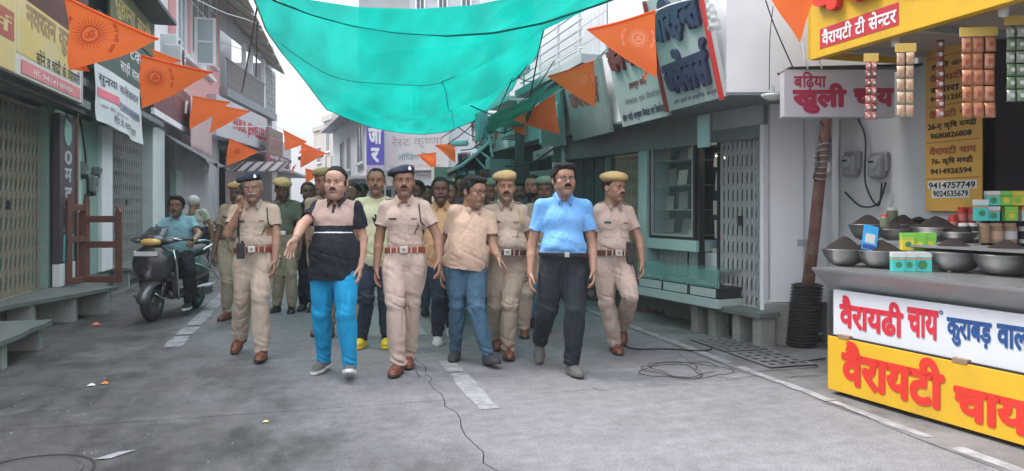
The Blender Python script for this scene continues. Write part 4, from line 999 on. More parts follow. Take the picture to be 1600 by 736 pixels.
# ---------------------------------------------------------------- shared building materials
GREENW = M('pale_green_plaster', (.24, .36, .315), .8, 0, .10, 3, .2, 30, dirt=.5, dcol=(.12, .17, .15), dscale=1.6)
WHITEW = M('white_paint', (.74, .745, .76), .6, 0, .04, 2, .08, 30, dirt=.25, dcol=(.42, .42, .42), dscale=1.1)
GREYW = M('grey_plaster', (.42, .44, .46), .85, 0, .10, 3, .25, 30, dirt=.6, dcol=(.20, .20, .20), dscale=1.2)
CREAM = M('cream_plaster', (.58, .52, .44), .85, 0, .08, 2, .2, 20, dirt=.5, dcol=(.34, .31, .27), dscale=.6)
PINK = M('pink_plaster', (.68, .36, .34), .8, 0, .08, 3, .2, 30, dirt=.4, dcol=(.40, .24, .22), dscale=1.5)
STONE = M('kota_stone', (.125, .145, .135), .55, 0, .20, 5, .3, 40, dirt=.4, dcol=(.09, .10, .09), dscale=3)
STONEW = M('whitewashed_stone', (.27, .28, .265), .85, 0, .2, 5, .4, 30, dirt=.6, dcol=(.13, .13, .12), dscale=3)
DARKIN = M('interior_shade', (.035, .045, .048), .9, var=.25, scale=3)  # near black: the shade of unlit shop rooms put into the colour
IVORY = M('ivory_painted_iron', (.34, .30, .215), .55, .0, .14, 12, .1, 60, dirt=.6, dcol=(.16, .12, .08), dscale=6)
IRONG = M('grey_painted_iron', (.30, .30, .29), .5, .0, .14, 12, .1, 60, dirt=.5, dcol=(.14, .13, .12), dscale=6)
TEAL = M('teal_painted_metal', (.15, .24, .225), .5, 0, .08, 5, .1, 40, dirt=.35, dcol=(.07, .13, .12), dscale=2)
DTEAL = M('dark_teal_paint', (.035, .062, .064), .6, 0, .15, 4, .1, 30)
BLK = M('black_paint', (.02, .02, .022), .6, var=.15)
REDP = M('red_paint', (.55, .035, .03), .5, var=.08); NAVYP = M('navy_ink', (.03, .05, .13), .6, var=.1); WHT = M('white_ink', (.75, .75, .75), .6, var=.03)
WOODR = M('red_brown_wood', (.16, .062, .042), .6, 0, .2, 6, .2, 60, stretch=(1, 1, .2), dirt=.3, dcol=(.08, .03, .02), dscale=5)
GLASS = M('window_glass', (.30, .38, .40), .08, 0, .1, 3, spec=.6)
METALG = M('galvanised_metal', (.48, .50, .51), .42, .6, .08, 8)

def gate(W, s0, s1, z0, z1, off, mat, label, n=None, closed=1.0):
    """collapsible shutter: tall channel pickets joined by crossing lattice flats"""
    w = s1-s0; n = n or int(w/.085); t = W.thing('collapsible_gate', label, 'gate', s0, z0, 'collapsible lattice gates across shop fronts', off); H = z1-z0
    me = None
    for i in range(n+1):
        x = w*i/n
        for dx in (-.011, .011):
            if me is None: o = MB().box(-.005, .005, -.010, .010, 0, H).build('picket', mat, t); me = o.data
            else: o = new_ob('picket', me, t)
            o.location = (x+dx, 0, 0)
    p = w/n; rows = 5; me2 = None
    for k_ in range(rows):
        zc = H*(.10+.80*k_/(rows-1)); hh = H*.80/(rows-1)*.5
        for i in range(0, n-1, 1):
            for sgn in (-1, 1):
                if me2 is None or True:
                    pass
                key = ('fl', round(p, 4), round(hh, 4), sgn, mat.name)
                if key not in _gc:
                    o = MB().bar((0, -.014*sgn, -hh*sgn), (2*p, -.014*sgn, hh*sgn), .012, .003, up=Vector((0, 1, 0))).build('lattice_flat', mat, t); _gc[key] = o.data
                else: o = new_ob('lattice_flat', _gc[key], t)
                o.location = (i*p, 0, zc)
    P('head_rail', t, mat, -.02, w+.02, -.03, .03, H, H+.04); P('floor_channel', t, mat, -.02, w+.02, -.025, .025, -.012, 0)
    MB().box(w*.5-.03, w*.5+.03, -.045, -.02, H*.45, H*.45+.10).build('lock', BLK, t, .004)
    return t
def roller(W, s0, s1, z0, z1, off, mat, label, group='roller shutters'):
    t = W.thing('roller_shutter', label, 'shutter', s0, z0, group, off); n = min(40, int((z1-z0)/.075)); h = (z1-z0)/n; me = None
    for i in range(n):
        if me is None:
            o = MB().prism([(0, 0), (s1-s0, 0), (s1-s0, h*.96), (0, h*.96)], -.012, .004).build('slat', mat, t, .005); me = o.data
        else: o = new_ob('slat', me, t); b = o.modifiers.new('bevel', 'BEVEL'); b.width = .005; b.segments = 1
        o.location = (0, 0, i*h)
    P('bottom_rail', t, mat, -.02, s1-s0+.02, -.03, .01, -.03, 0)
    return t
def slab_bench(W, s0, s1, z, off0, off1, label, legs, mat=None, group='stone slab steps in front of the shops', prof=None):
    t = W.thing('stone_bench', label, 'stone slab', s0, 0, group, 0); mat = mat or STONE; w = s1-s0
    r = random.Random(int(s0*100)); n = 10
    oo = lambda s_: (np.interp(s_, *prof) if prof else off1)
    fr = [(w*i/n, -float(oo(s0+w*i/n))+r.uniform(-.015, .015)) for i in range(n+1)]
    poly = fr+[(w, -off0), (0, -off0)]; m = len(poly); mb = MB()
    mb.add([(x, y, z-.055) for x, y in poly]+[(x, y, z) for x, y in poly], [tuple(range(m))[::-1], tuple(range(m, 2*m))]+[(a, (a+1) % m, (a+1) % m+m, a+m) for a in range(m)])
    mb.build('slab', mat, t, .006)
    for x in legs: P('support', t, STONEW, x-s0-.05, x-s0+.06, -float(oo(x))+.05, -off0-.03, -.02, z-.057, .008)
    return t
def framed_window(par, x0, x1, z0, z1, y, fm, gm, nx=2, nz=1, fw=.05, sill=True, name='window'):
    w = P(name, par, gm, x0, x1, y-.005, y+.02, z0, z1)
    for a, b, c, d in ((x0-fw, x0, z0-fw, z1+fw), (x1, x1+fw, z0-fw, z1+fw), (x0, x1, z0-fw, z0), (x0, x1, z1, z1+fw)): P('frame', w, fm, a, b, y-.035, y+.02, c, d)
    for i in range(1, nx): x = x0+(x1-x0)*i/nx; P('mullion', w, fm, x-.018, x+.018, y-.03, y-.006, z0, z1)
    for i in range(1, nz): z = z0+(z1-z0)*i/nz; P('transom', w, fm, x0, x1, y-.028, y-.007, z-.015, z+.015)
    if sill: P('sill', w, fm, x0-.1, x1+.1, y-.12, y+.0, z0-fw-.05, z0-fw-.002)
    return w
# ================================================================ LEFT SIDE
WL = Wall((-3.3, 0), (0, 1)); S = WL.S
sA = thing('shop_building', 'green-plastered shop building at the left edge with a deep concrete canopy', 'building', (-3.3, 0, 0), R(90))
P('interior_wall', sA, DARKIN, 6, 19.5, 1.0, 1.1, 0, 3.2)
P('plinth', sA, STONEW, 6, 20.3, .02, .9, -.02, .30)
P('shop_floor', sA, STONE, 6, 20.3, .0, 1.0, .302, .335)
P('wall', sA, GREENW, S(75), S(153), .0, .9, .337, 2.70, .0)
P('pillar', sA, WHITEW, S(153)+.004, S(170), -.06, .9, .337, 2.70, .01)
P('pillar', sA, M('pale_mint_pillar', (.50, .58, .56), .7, 0, .05, 3, .1, 30, dirt=.4, dcol=(.25, .30, .29)), S(231), S(250), -.10, .5, .02, 3.1, .01)
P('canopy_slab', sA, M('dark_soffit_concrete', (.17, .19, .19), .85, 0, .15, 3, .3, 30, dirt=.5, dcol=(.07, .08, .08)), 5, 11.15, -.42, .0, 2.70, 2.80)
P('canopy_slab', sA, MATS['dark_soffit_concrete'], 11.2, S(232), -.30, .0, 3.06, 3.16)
P('upper_wall', sA, GREENW, 5, 17.6, .004, .9, 3.165, 8.0)
P('lintel', sA, GREENW, S(153), S(231), .1, .9, 2.704, 3.055)
P('lintel', sA, GREENW, 5, S(153)-.004, .006, .9, 2.805, 3.16)
P('window_hood', sA, M('dark_slate_hood', (.10, .105, .11), .8, 0, .1, 4, .2), 9.6, S(276, .72), -.72, .003, 4.98, 5.05)
P('side_wall', sA, WHITEW, 17.61, 20.35, .2, .9, 3.17, 8.4)
P('hanging_pipe', sA, BLK, 8, 11.0, -.40, -.36, 2.62, 2.66)
# recessed green door bay beside the dark panel
P('door_jamb', sA, M('mint_jamb', (.36, .55, .48), .7, 0, .06, 3), S(112), S(122), -.05, -.002, .337, 2.55, .008)
gate(WL, 8.7, S(75)-.04, .34, 2.62, -.10, IVORY, 'ivory collapsible gate of the first shop at the left edge of the picture', n=15)
gate(WL, S(171), S(228), .34, 2.75, -.08, IRONG, 'pale grey collapsible gate behind the scooter, between two pale pillars', n=19)
# vertical name board in dark maroon
v = WL.thing('vertical_sign', 'narrow dark vertical sign with pale letters and a turquoise oval beside the first gate', 'sign', S(76), .34, off=.10); w = S(101)-S(76)
P('board', v, M('dark_maroon_board', (.060, .045, .055), .5, 0, .15, 4, dirt=.4, dcol=(.10, .10, .10)), 0, w, -.03, .06, .30, 2.28, .006)
P('base_box', v, WHITEW, .0, w, -.035, .06, .0, .296, .006)
PALEI = M('pale_worn_ink', (.42, .44, .43), .7, var=.25, scale=30)
for i, (c, zz) in enumerate([('0', 1.62), ('म', 1.38), ('व', 1.12), ('ना', .88)]): lettering(v, c, w*.28, w*.76, zz, zz+.19, -.034, PALEI, .02, name='letter')
MB().lathe([(.001, 0), (.10, 0), (.10, .004), (.001, .004)], 24, mat=Matrix.Translation((w*.5, -.033, 2.06)) @ Matrix.Diagonal((1.6, 1, 1.9, 1)) @ Matrix.Rotation(R(90), 4, 'X')).build('oval', M('sea_green_oval', (.22, .40, .34), .6), v)
lettering(v, 'लेडीज', w*.2, w*.8, .70, .80, -.034, PALEI, .01)
TQ = M('turquoise_sticker', (.10, .50, .55), .5, var=.1)
for k in range(8): MB().lathe([(.70, 0), (1, 0), (1, .003), (.70, .003)], 24, mat=Matrix.Translation((w*.5, -.034-.001*k, .345+.044*k)) @ Matrix.Diagonal((.22, 1, .042, 1)) @ Matrix.Rotation(R(90), 4, 'X')).build('ring_print', TQ, v)
P('side_trim', v, WOODR, w+.01, w+.09, -.05, .04, .0, 2.3, .005)
# wooden swing gate leaves
for (a, b, zt, lb, rot_, base) in [(0, .78, 1.32, 'red-brown wooden half gate standing open with two empty panels', 16, at(124, 437, 10.2)), (0, .42, 1.48, 'narrow red-brown wooden gate leaf seen edge-on beside the dark sign', 62, at(104, 446, 9.85))]:
    gw = thing('wooden_gate', lb, 'gate', (base.x, base.y, .345), -YAW+R(0 if b > .5 else 82), 'wooden half gate leaves')
    z0 = .0; zt -= .36
    if b > .5: b = .585
    P('stile', gw, WOODR, 0, .085, -.02, .02, z0, zt, .004); P('stile', gw, WOODR, b-.085, b, -.02, .02, z0, zt+.02, .004)
    for z_ in (z0, (z0+zt)/2, zt-.13): P('rail', gw, WOODR, .087, b-.087, -.016, .016, z_, z_+.09, .004)
    for x_ in (0, b-.085): MB().prism([(x_, zt), (x_+.085, zt), (x_+(.07 if x_ == 0 else .02), zt+.10)], -.018, .018).build('finial', WOODR, gw)
# slab benches
slab_bench(WL, 5.2, 10.78, .345, -.0, .50, 'long worn stone slab step in front of the first two shops', [8.2, 9.45, 10.1, 10.66], prof=([5, 8.9, 9.5, 10.3, 10.7], [.10, .12, .36, .66, .84]))
slab_bench(WL, 5.6, 8.32, .27, .16, .80, 'nearest broken stone slab at the left edge of the road', [6.2, 7.3, 8.2])
slab_bench(WL, S(172), S(225), .345, .0, .32, 'short stone slab step under the grey gate behind the scooter', [S(175), S(222)])
# ---- first signboard
sg = WL.thing('signboard', 'faded yellow and white jewellery signboard above the first gate, part hidden by an orange flag', 'sign', 0, 2.70, off=.44)
s0, s1 = 5.6, S(119, .44)
YS = M('faded_yellow_print', (.58, .44, .13), .55, 0, .10, 2.5, dirt=.8, dcol=(.55, .50, .40), dscale=.8, dlo=.40, dhi=.62)
P('panel', sg, M('white_print_panel', (.60, .56, .50), .55, 0, .06, 2, dirt=.5, dcol=(.45, .38, .28), dscale=1), s0, s1, -.06, .0, .0, .80, .006)
P('yellow_field', sg, YS, S(14, .44), s1-.35, -.064, -.0602, .22, .795); P('yellow_field', sg, YS, s0+.02, S(12, .44), -.064, -.0602, .01, .795)
P('red_field', sg, M('faded_red_print', (.36, .08, .05), .6, var=.15), s0+.1, S(10, .44), -.067, -.0642, .30, .58)
P('red_field', sg, M('pink_print', (.62, .20, .20), .6, var=.2, scale=3), S(22, .44), s1-.08, -.067, -.0642, .035, .17, .0)
OCH = M('worn_brown_letters', (.30, .20, .09), .7, var=.3, scale=10)
lettering(sg, 'नवरतन कुमार', S(30, .44), S(112, .44), .46, .76, -.066, OCH, .03)
lettering(sg, 'सोने व चांदी के व्यापारी', S(46, .44), S(116, .44), .20, .37, -.067, BLK, .012)
lettering(sg, 'ज्वैलर्स', s0+.15, S(8, .44), .36, .52, -.0685, YS, .01); lettering(sg, 'मो. 94141 बाजार', S(40, .44), S(104, .44), .07, .14, -.069, WHT, .0)
P('frame', sg, METALG, s1, s1+.03, -.07, .01, -.01, .81)
sg2 = WL.thing('signboard', 'brown painted board leaning above the yellow signboard', 'sign', 6.0, 3.58, off=.30)
MB().box(0, 4.9, -.03, .02, 0, .55, Matrix.Rotation(R(14), 4, 'X')).build('panel', M('brown_board', (.13, .055, .045), .6, 0, .2, 3), sg2)
# green signs behind the flags
g1 = WL.thing('signboard', 'dark green signboard with white letters behind the second orange flag', 'sign', S(150, .35), 3.42, off=.35)
P('panel', g1, M('dark_green_board', (.035, .085, .065), .6, 0, .15, 3), 0, 3.6, -.04, .0, 0, .78, .004)
lettering(g1, 'साड़ी वाला', 1.2, 2.6, .10, .34, -.046, WHT, .01); lettering(g1, 'नवरंग टेक्स', .3, 3.0, .45, .70, -.046, WHT, .01)
g2 = WL.thing('signboard', 'olive signboard with yellow letters under the dark window hood', 'sign', S(168, .30), 4.28, off=.30)
P('panel', g2, M('olive_board', (.11, .12, .045), .6, 0, .15, 3), 0, 3.3, -.04, .0, 0, .66, .004); lettering(g2, 'सुहाना साड़ी', .2, 2.9, .10, .55, -.046, M('mustard_ink', (.50, .42, .12), .6), .02)
# white cloth banner
def sheet(name, label, cat, C, nu, nv, mat, wav=.03, th=.0, seed=1, group=None, sag=0.0, parent=None):
    """cloth between four corners (tl, tr, br, bl) with soft waves; returns object and the surface function"""
    tl, tr, br, bl = [Vector(c) for c in C]; nrm = (tr-tl).cross(bl-tl).normalized()
    def f(u, v_):
        p = (tl*(1-u)+tr*u)*(1-v_)+(bl*(1-u)+br*u)*v_
        w_ = wav*math.sin(u*7+seed)*(.3+v_)+wav*.6*math.sin(u*15+v_*5+seed*2)*v_+wav*.5*mnoise.noise(Vector((u*3+seed, v_*3, 0)))
        return p+nrm*w_-Vector((0, 0, sag*math.sin(math.pi*u)*v_))
    mb = MB(); mb.open = True; mb.grid([[f(i/nu, j/nv) for i in range(nu+1)] for j in range(nv+1)])
    o = mb.build(name, mat, parent, smooth=True)
    if th: sd_ = o.modifiers.new('thickness', 'SOLIDIFY'); sd_.thickness = th
    if label: tag(o, label, cat, group)
    return o, f, nrm
def cloth_text(parent, f, s, u0, u1, v0, v1, mat, bold=.01, off=.006, nrm=None):
    V, Fc = layout(s, bold); a0 = min(p[0] for p in V); a1 = max(p[0] for p in V); b0 = min(p[1] for p in V); b1 = max(p[1] for p in V); vs = []
    for p in V:
        u = u0+(u1-u0)*(p[0]-a0)/(a1-a0); v_ = v1+(v0-v1)*(p[1]-b0)/(b1-b0); vs.append(f(u, v_)+nrm*off)
    mb = MB(); mb.open = True; mb.add(vs, Fc); return mb.build('lettering', mat, parent)
BAN = M('white_banner_cloth', (.62, .66, .66), .8, 0, .06, 4, .1, 60)
C = [WL.pt(*(lambda q: (q[0], .42, q[1]))(WL.uv(x, y, .42))) for x, y in ((148, 96), (219, 141), (224, 226), (156, 188))]
bn, bf, bnm = sheet('cloth_banner', 'white cloth banner with hand-painted lettering hanging aslant over the grey gate', 'banner', C, 16, 12, BAN, .03, 0, 2)
bnm = -bnm if bnm.x < 0 else bnm
INK = M('banner_ink', (.03, .04, .06), .7, var=.2)
cloth_text(bn, bf, 'सुनवा कलेक्शन', .06, .95, .10, .34, INK, .0, .010, bnm); cloth_text(bn, bf, 'घर बैठे दुकान का', .08, .6, .66, .74, INK, -.005, .010, bnm)
cloth_text(bn, bf, 'मंदिर के सामने, बाजार', .25, .88, .74, .93, INK, .0, .010, bnm); cloth_text(bn, bf, 'शर्टिंग सूटिंग रेडीमेड', .5, .94, .50, .58, INK, -.005, .012, bnm)
def cloth_patch(par, f, u0, u1, v0, v1, mat, nrm, name, off=.006, slope=0.0):
    mb = MB(); mb.open = True; mb.grid([[f(u0+(u1-u0)*i/8, v0+(v1-v0)*j/2)+nrm*off for i in range(9)] for j in range(3)]); return mb.build(name, mat, par)
cloth_patch(bn, bf, .03, .40, .40, .56, M('banner_pink', (.72, .16, .22), .7), bnm, 'pink_band'); cloth_patch(bn, bf, .42, .96, .46, .60, M('banner_grey', (.22, .25, .32), .7), bnm, 'grey_band', .005)
# electricity meters on the green wall
for (px, py, lb, sz) in [(128, 265, 'dark electricity meter box on the green wall, left of the pair', .16), (143, 290, 'rounded grey-green electricity meter hanging lower on the green wall', .20), (150, 268, 'small grey junction box beside the meters on the green wall', .10)]:
    s_, z_ = WL.uv(px, py, .05); m = WL.thing('electric_meter', lb, 'meter', s_, z_-sz/2, off=.0)
    P('case', m, M('meter_grey_green', (.16, .20, .19), .5, 0, .1), -sz*.45, sz*.45, -.13, -.0, 0, sz*1.25, .025)
    MB().lathe([(.001, 0), (sz*.30, 0), (sz*.33, -.02), (sz*.33, .0)], 20, mat=Matrix.Translation((0, -.135, sz*.75)) @ Matrix.Rotation(R(90), 4, 'X')).build('dial_glass', M('meter_dial', (.10, .12, .12), .2), m, smooth=False)
    P('terminal_cover', m, BLK, -sz*.3, sz*.3, -.10, -.02, -.06, -.002, .008)
def wpt(W, px, py, off): s_, z_ = W.uv(px, py, off); return W.pt(s_, off, z_)
cable([wpt(WL, 122, 165, .12), wpt(WL, 126, 190, .14), wpt(WL, 131, 225, .12), wpt(WL, 134, 250, .12), wpt(WL, 138, 300, .1), wpt(WL, 133, 325, .06)], .014, 'black cable running down the green wall into the meters')
cable([wpt(WL, 100, 165, .2), wpt(WL, 108, 188, .2), wpt(WL, 119, 188, .2), wpt(WL, 124, 172, .2)], .012, 'looped black cable under the canopy corner of the first shop')
# ---- maroon signboard and clutter over the next shop
m1 = WL.thing('signboard', 'long maroon signboard with a few pale letters over the pillar behind the flags', 'sign', S(236, .25), 3.22, off=.25); L1 = S(300, .25)-S(236, .25)
P('panel', m1, M('maroon_board', (.14, .045, .045), .55, 0, .15, 2), 0, L1, -.05, .0, .13, 1.0, .004); P('white_skirting', m1, WHITEW, 0, L1, -.055, .0, 0, .128)
lettering(m1, 'रत्न भण्डार', L1*.1, L1*.9, .35, .85, -.055, M('dark_red_letters', (.26, .09, .08), .6), .03)
MB().bar((L1*.70, -.07, .45), (L1*.74, -.07, .78), .07, .02).build('pale_stroke', WHT, m1); MB().bar((L1*.87, -.07, .45), (L1*.90, -.07, .80), .07, .02).build('pale_stroke', WHT, m1)
sB = thing('shop_building', 'dim shop with torn awning and pale mint doorway between the grey gate and pink building', 'building', (-3.3, 0, 0), R(90))
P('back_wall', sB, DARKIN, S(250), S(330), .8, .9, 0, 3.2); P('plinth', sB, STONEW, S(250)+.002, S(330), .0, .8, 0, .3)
P('upper_wall', sB, GREYW, S(250)+.01, 20.35, .0, .18, 3.17, 4.2)
MINT = M('mint_door', (.34, .47, .44), .6, 0, .08, 3, dirt=.3, dcol=(.15, .2, .19))
for a, b, z_ in ((272, 282, 2.3), (293, 304, 2.6), (311, 329, 2.7)): P('door_post', sB, MINT if a != 311 else WHITEW, S(a), S(b), -.05, .10, .3, z_, .01)
P('door_leaf', sB, MINT, S(283), S(292), .1, .14, .3, 2.5)
MB().grid([[Vector((S(250)+(S(312)-S(250))*i/10, -.05-.85*j/5+.05*math.sin(i*1.7+j), 3.1-.62*j/5+.06*math.sin(i*2.1)*j/5)) for i in range(11)] for j in range(6)], .01).build('torn_awning', M('dirty_grey_tarpaulin', (.12, .14, .14), .8, 0, .3, 3), sB, smooth=True)
pk = WL.thing('hanging_cloth', 'pinkish cloth sheet hanging below the third orange flag', 'cloth', S(298, .5), 0, off=.5)
MB().grid([[Vector(((S(330, .5)-S(298, .5))*i/8, .03*math.sin(i*1.3), WL.Z(312, 160, .5)-1.35*j/6)) for i in range(9)] for j in range(7)], .004).build('sheet', M('pink_grey_cloth', (.45, .33, .33), .85, 0, .1, 2), pk, smooth=True)
sm_ = WL.thing('hanging_sign', 'small tilted white shop sign hanging from the awning left of the white-haired man', 'sign', S(318, .6), WL.Z(325, 264, .6), off=.6)
MB().box(0, .9, -.02, .02, 0, .36, Matrix.Rotation(R(8), 4, 'Y')).build('panel', M('dirty_white_board', (.42, .42, .40), .7, 0, .15), sm_)
lettering(sm_, 'दुकान', .12, .75, .05, .22, -.024, INK, .0)
# ---- pink building
WP = Wall((-3.3, 20.4), (.066, .998)); SP = lambda px, o=0: WP.S(px, o)
pb = thing('pink_building', 'pink-plastered upper storey with open white shutters over the shops', 'building', (-3.3, 20.4, 0), WP.rz)
P('wall', pb, PINK, 0, 5.9, .02, .6, 3.6, 11); P('lower_wall', pb, GREYW, 0, 5.9, .05, .6, 0, 3.59)
for a, b, z0_, z1_ in ((278, 290, 5.55, 8.6), (300, 326, 5.55, 8.6)):
    framed_window(pb, SP(a), SP(b), z0_, z1_, .02, WHITEW, GLASS, 2 if a < 300 else 3, 2, .09)
for a, ang in ((302, 60),):
    sh_ = new_ob('shutter', None, pb); sh_.location = (SP(a), -.03, 5.35); sh_.rotation_euler = (0, 0, R(-84)); sh_.scale = (1, 1, .58); w_ = .56
    for x0_, x1_, z0_, z1_ in ((0, .08, 0, 2.3), (w_-.08, w_, 0, 2.3), (.08, w_-.08, 0, .1), (.08, w_-.08, 2.2, 2.3), (.08, w_-.08, 1.1, 1.18)): P('shutter_frame', sh_, WHITEW, x0_, x1_, -.02, .02, z0_, z1_)
    P('shutter_pane', sh_, GLASS, .08, w_-.08, -.005, .005, .1, 2.2)
P('sill_ledge', pb, WHITEW, SP(276)+.0, SP(332), -.12, .018, 5.30, 5.40)
for a in (332,): framed_window(pb, SP(330), SP(338), 5.9, 8.4, .02, WHITEW, GLASS, 1, 3, .07)
def ac_unit(W, s_, z_, off, label, sc=1.0):
    a = W.thing('ac_unit', label, 'air conditioner', s_, z_, 'outdoor air conditioner units', off)
    P('case', a, M('ac_white', (.55, .57, .58), .5, 0, .06, 4, dirt=.4, dcol=(.3, .3, .3)), 0, .85*sc, -.34, 0, 0, .58*sc, .02)
    MB().lathe([(.001, .01), (.06, .01), (.065, .03), (.21*sc, .03), (.23*sc, .0)], 24, mat=Matrix.Translation((.34*sc, -.342, .29*sc)) @ Matrix.Rotation(R(90), 4, 'X')).build('fan_grille', BLK, a)
    for k_ in range(5): MB().tube([(.34*sc+math.cos(k_*.63)*.21*sc, -.375, .29*sc+math.sin(k_*.63)*.21*sc), (.34*sc-math.cos(k_*.63)*.21*sc, -.375, .29*sc-math.sin(k_*.63)*.21*sc)], .006, 5).build('grille_wire', WHITEW, a)
    for k_ in range(6): P('louvre', a, BLK, .63*sc, .82*sc, -.346, -.335, (.08+.075*k_)*sc, (.11+.075*k_)*sc)
    for x_ in (.1, .7): MB().bar((x_*sc, 0, -.03), (x_*sc, -.36, -.03), .03).build('bracket', METALG, a)
ac_unit(WL, S(258, .2), 4.62, .10, 'white outdoor air conditioner unit on the wall left of the pink building')
ac_unit(WL, S(246, .2)-.2, 4.30, .35, 'white louvred outdoor unit lower beside the dark green signboard', .8)
# ---- grey building with balcony
WG = Wall((-2.91, 26.3), (.173, .985)); SG = lambda px, o=0: WG.S(px, o); LG_ = 8.0
gb = thing('balcony_building', 'pale grey building with a railed balcony and sloping corrugated roof at mid left', 'building', (-2.91, 26.3, 0), WG.rz)
PG = M('pale_blue_grey_plaster', (.46, .49, .51), .8, 0, .06, 2, .1, 20, dirt=.4, dcol=(.28, .29, .30), dscale=.8)
P('recess_wall', gb, PG, 0, 5.6, 1.2, 1.5, 5.3, 8.6); P('lower_wall', gb, PG, 0, LG_, .3, 1.4, 3.3, 5.1); P('end_wall', gb, PG, 5.9, LG_, .0, 1.5, 5.3, 7.3)
P('ground_wall', gb, DARKIN, 0, LG_, .9, 1.2, 0, 3.29)
P('ceiling_wall', gb, PG, .0, 7.9, .02, .2, 7.42, 8.35); P('balcony_slab', gb, M('grey_concrete_band', (.25, .27, .29), .85, 0, .1, 3), -.1, 7.2, -.25, 1.2, 5.06, 5.34)
for a in (2.6, 3.6, 5.55): P('balcony_column', gb, WHITEW, a, a+.14, -.12, .02, 5.342, 7.4)
P('balcony_door', gb, M('brown_grey_door', (.13, .12, .12), .6), .2, 1.0, 1.15, 1.198, 5.35, 7.4); P('balcony_door', gb, M('pale_door', (.34, .36, .37), .6), 3.3, 4.5, 1.15, 1.198, 5.35, 7.4)
rl = None
for k_ in range(46):
    if rl is None: o_ = MB().box(-.012, .012, -.012, .012, 0, .95).build('baluster', IRONG, gb); rl = o_.data
    else: o_ = new_ob('baluster', rl, gb)
    o_.location = (.05+k_*.112, -.19, 5.345)
P('handrail', gb, IRONG, -.05, 5.5, -.22, -.16, 6.30, 6.35)
# grilled end bay
for k_ in range(7): P('grille_bar', gb, METALG, 6.1, 7.8, -.05, -.01, 5.5+.26*k_, 5.53+.26*k_)
for k_ in range(6): P('grille_bar', gb, METALG, 6.1+.34*k_, 6.13+.34*k_, -.055, -.012, 5.40, 7.2)
P('end_wall', gb, WHITEW, 7.3, LG_+.2, -.02, 1.4, 0, 5.28)
# corrugated roof
A_, B_, C_, D_ = Vector((-3.3, 19.5, 8.3)), Vector((-1.75, 20.6, 7.15)), Vector((-1.07, 33.2, 7.05)), Vector((-2.6, 34.2, 8.1)); mb = MB()
rows_ = [[(A_.lerp(D_, i/150)).lerp(B_.lerp(C_, i/150), j/3)+Vector((0, 0, .03*math.sin(i*math.pi/1.5))) for i in range(151)] for j in range(4)]
tag(mb.grid(rows_, .01).build('corrugated_roof', M('yellowed_corrugated_sheet', (.44, .38, .26), .6, 0, .15, 2, dirt=.6, dcol=(.24, .22, .2), dscale=1)), 'yellowed corrugated awning roof sloping over the balcony', 'roof')
for k_ in range(7):
    p0 = A_.lerp(D_, .05+k_*.15); p1 = B_.lerp(C_, .05+k_*.15); tag(MB().bar(p0-Vector((0, 0, .08)), p1-Vector((0, 0, .08)), .07).build('roof_rafter', METALG), 'steel rafter carrying the corrugated balcony roof', 'rafter', 'rafters under the corrugated roof')
def signboard(W, p0, p1, off, label, mat, texts, th=.08, group=None, tilt=0):
    """board whose lower left / upper right corners are read on plane off; texts: (string, u0, u1, v0, v1, mat, bold)"""
    s0_, z0_ = W.uv(*p0, off); s1_, z1_ = W.uv(*p1, off); t = W.thing('signboard', label, 'sign', s0_, z0_, group, off); w_, h_ = s1_-s0_, z1_-z0_
    tm = Matrix.Rotation(R(tilt), 4, 'X'); MB().box(0, w_, 0, th, 0, h_, tm).build('panel', mat, t, .005)
    for (s_, u0, u1, v0, v1, mt, bd) in texts: lettering(t, s_, u0*w_, u1*w_, v0*h_, v1*h_, -.006, mt, bd, 0, tm)
    return t, w_, h_
WBD = M('white_signboard', (.50, .51, .52), .6, 0, .06, 1.5, dirt=.3, dcol=(.35, .35, .36), dscale=.8); CRIM = M('crimson_letters', (.50, .02, .05), .5, var=.06)
signboard(WG, (338, 211), (417.5, 186), .5, 'large white signboard with red English capitals under the balcony', WBD, [('PARUL JEWELLERS', .28, .97, .20, .64, CRIM, .03), ('MAIN BAZAR', .82, .97, .05, .13, NAVYP, .0)], .5)
roller(WG, SG(352), SG(386), .3, 3.1, .0, M('dull_pink_shutter', (.28, .22, .22), .6, 0, .08), 'dull pink roller shutter under the red-lettered signboard')
P('shop_wall', gb, MINT, .0, SG(351), .25, .4, 0, 3.28); P('shop_wall', gb, PG, SG(387), SG(402), .1, .5, 0, 3.28)
roller(WG, SG(403), SG(440), .3, 3.0, .0, M('grey_brown_shutter', (.20, .17, .17), .6, 0, .08), 'grey brown roller shutter further along under the balcony building')
P('canopy', gb, M('dirty_canopy', (.13, .11, .11), .8), -.2, LG_, -.7, .25, 3.3, 3.42)
# lower signs and small canopy further on
WF = Wall((-1.55, 34.2), (.10, .995))
signboard(WG, (420, 243), (442, 208), .9, 'shabby brown and grey signboard beyond the red-lettered one', M('brown_grey_print', (.25, .18, .16), .7, 0, .25, 2), [('वस्त्रालय', .1, .9, .3, .7, M('dull_pink_ink', (.4, .2, .2), .6), .02)], .1)
signboard(WG, (418, 256), (452, 248), 1.0, 'maroon patterned hoarding below the far orange flags', M('maroon_pattern', (.28, .09, .11), .7, 0, .45, 9), [('साड़ी सेंटर', .1, .9, .5, .9, WHT, .02)], .1)
cn = thing('shop_canopy', 'small tilted tin canopy over a far doorway behind the green-shirted policeman', 'canopy', at(408, 262, 24), -YAW)
MB().box(-.75, .75, -.5, .5, 0, .05, Matrix.Rotation(R(20), 4, 'X')).build('sheet', M('pale_tin', (.30, .28, .28), .6), cn)
for k_ in range(5): MB().box(-.7+.33*k_, -.6+.33*k_, -.52, .5, .052, .07, Matrix.Rotation(R(20), 4, 'X')).build('rib', BLK, cn)
far1 = thing('shop_building', 'dim two-storey shop beyond the balcony building on the left', 'building', (-1.55, 34.6, 0), WF.rz)
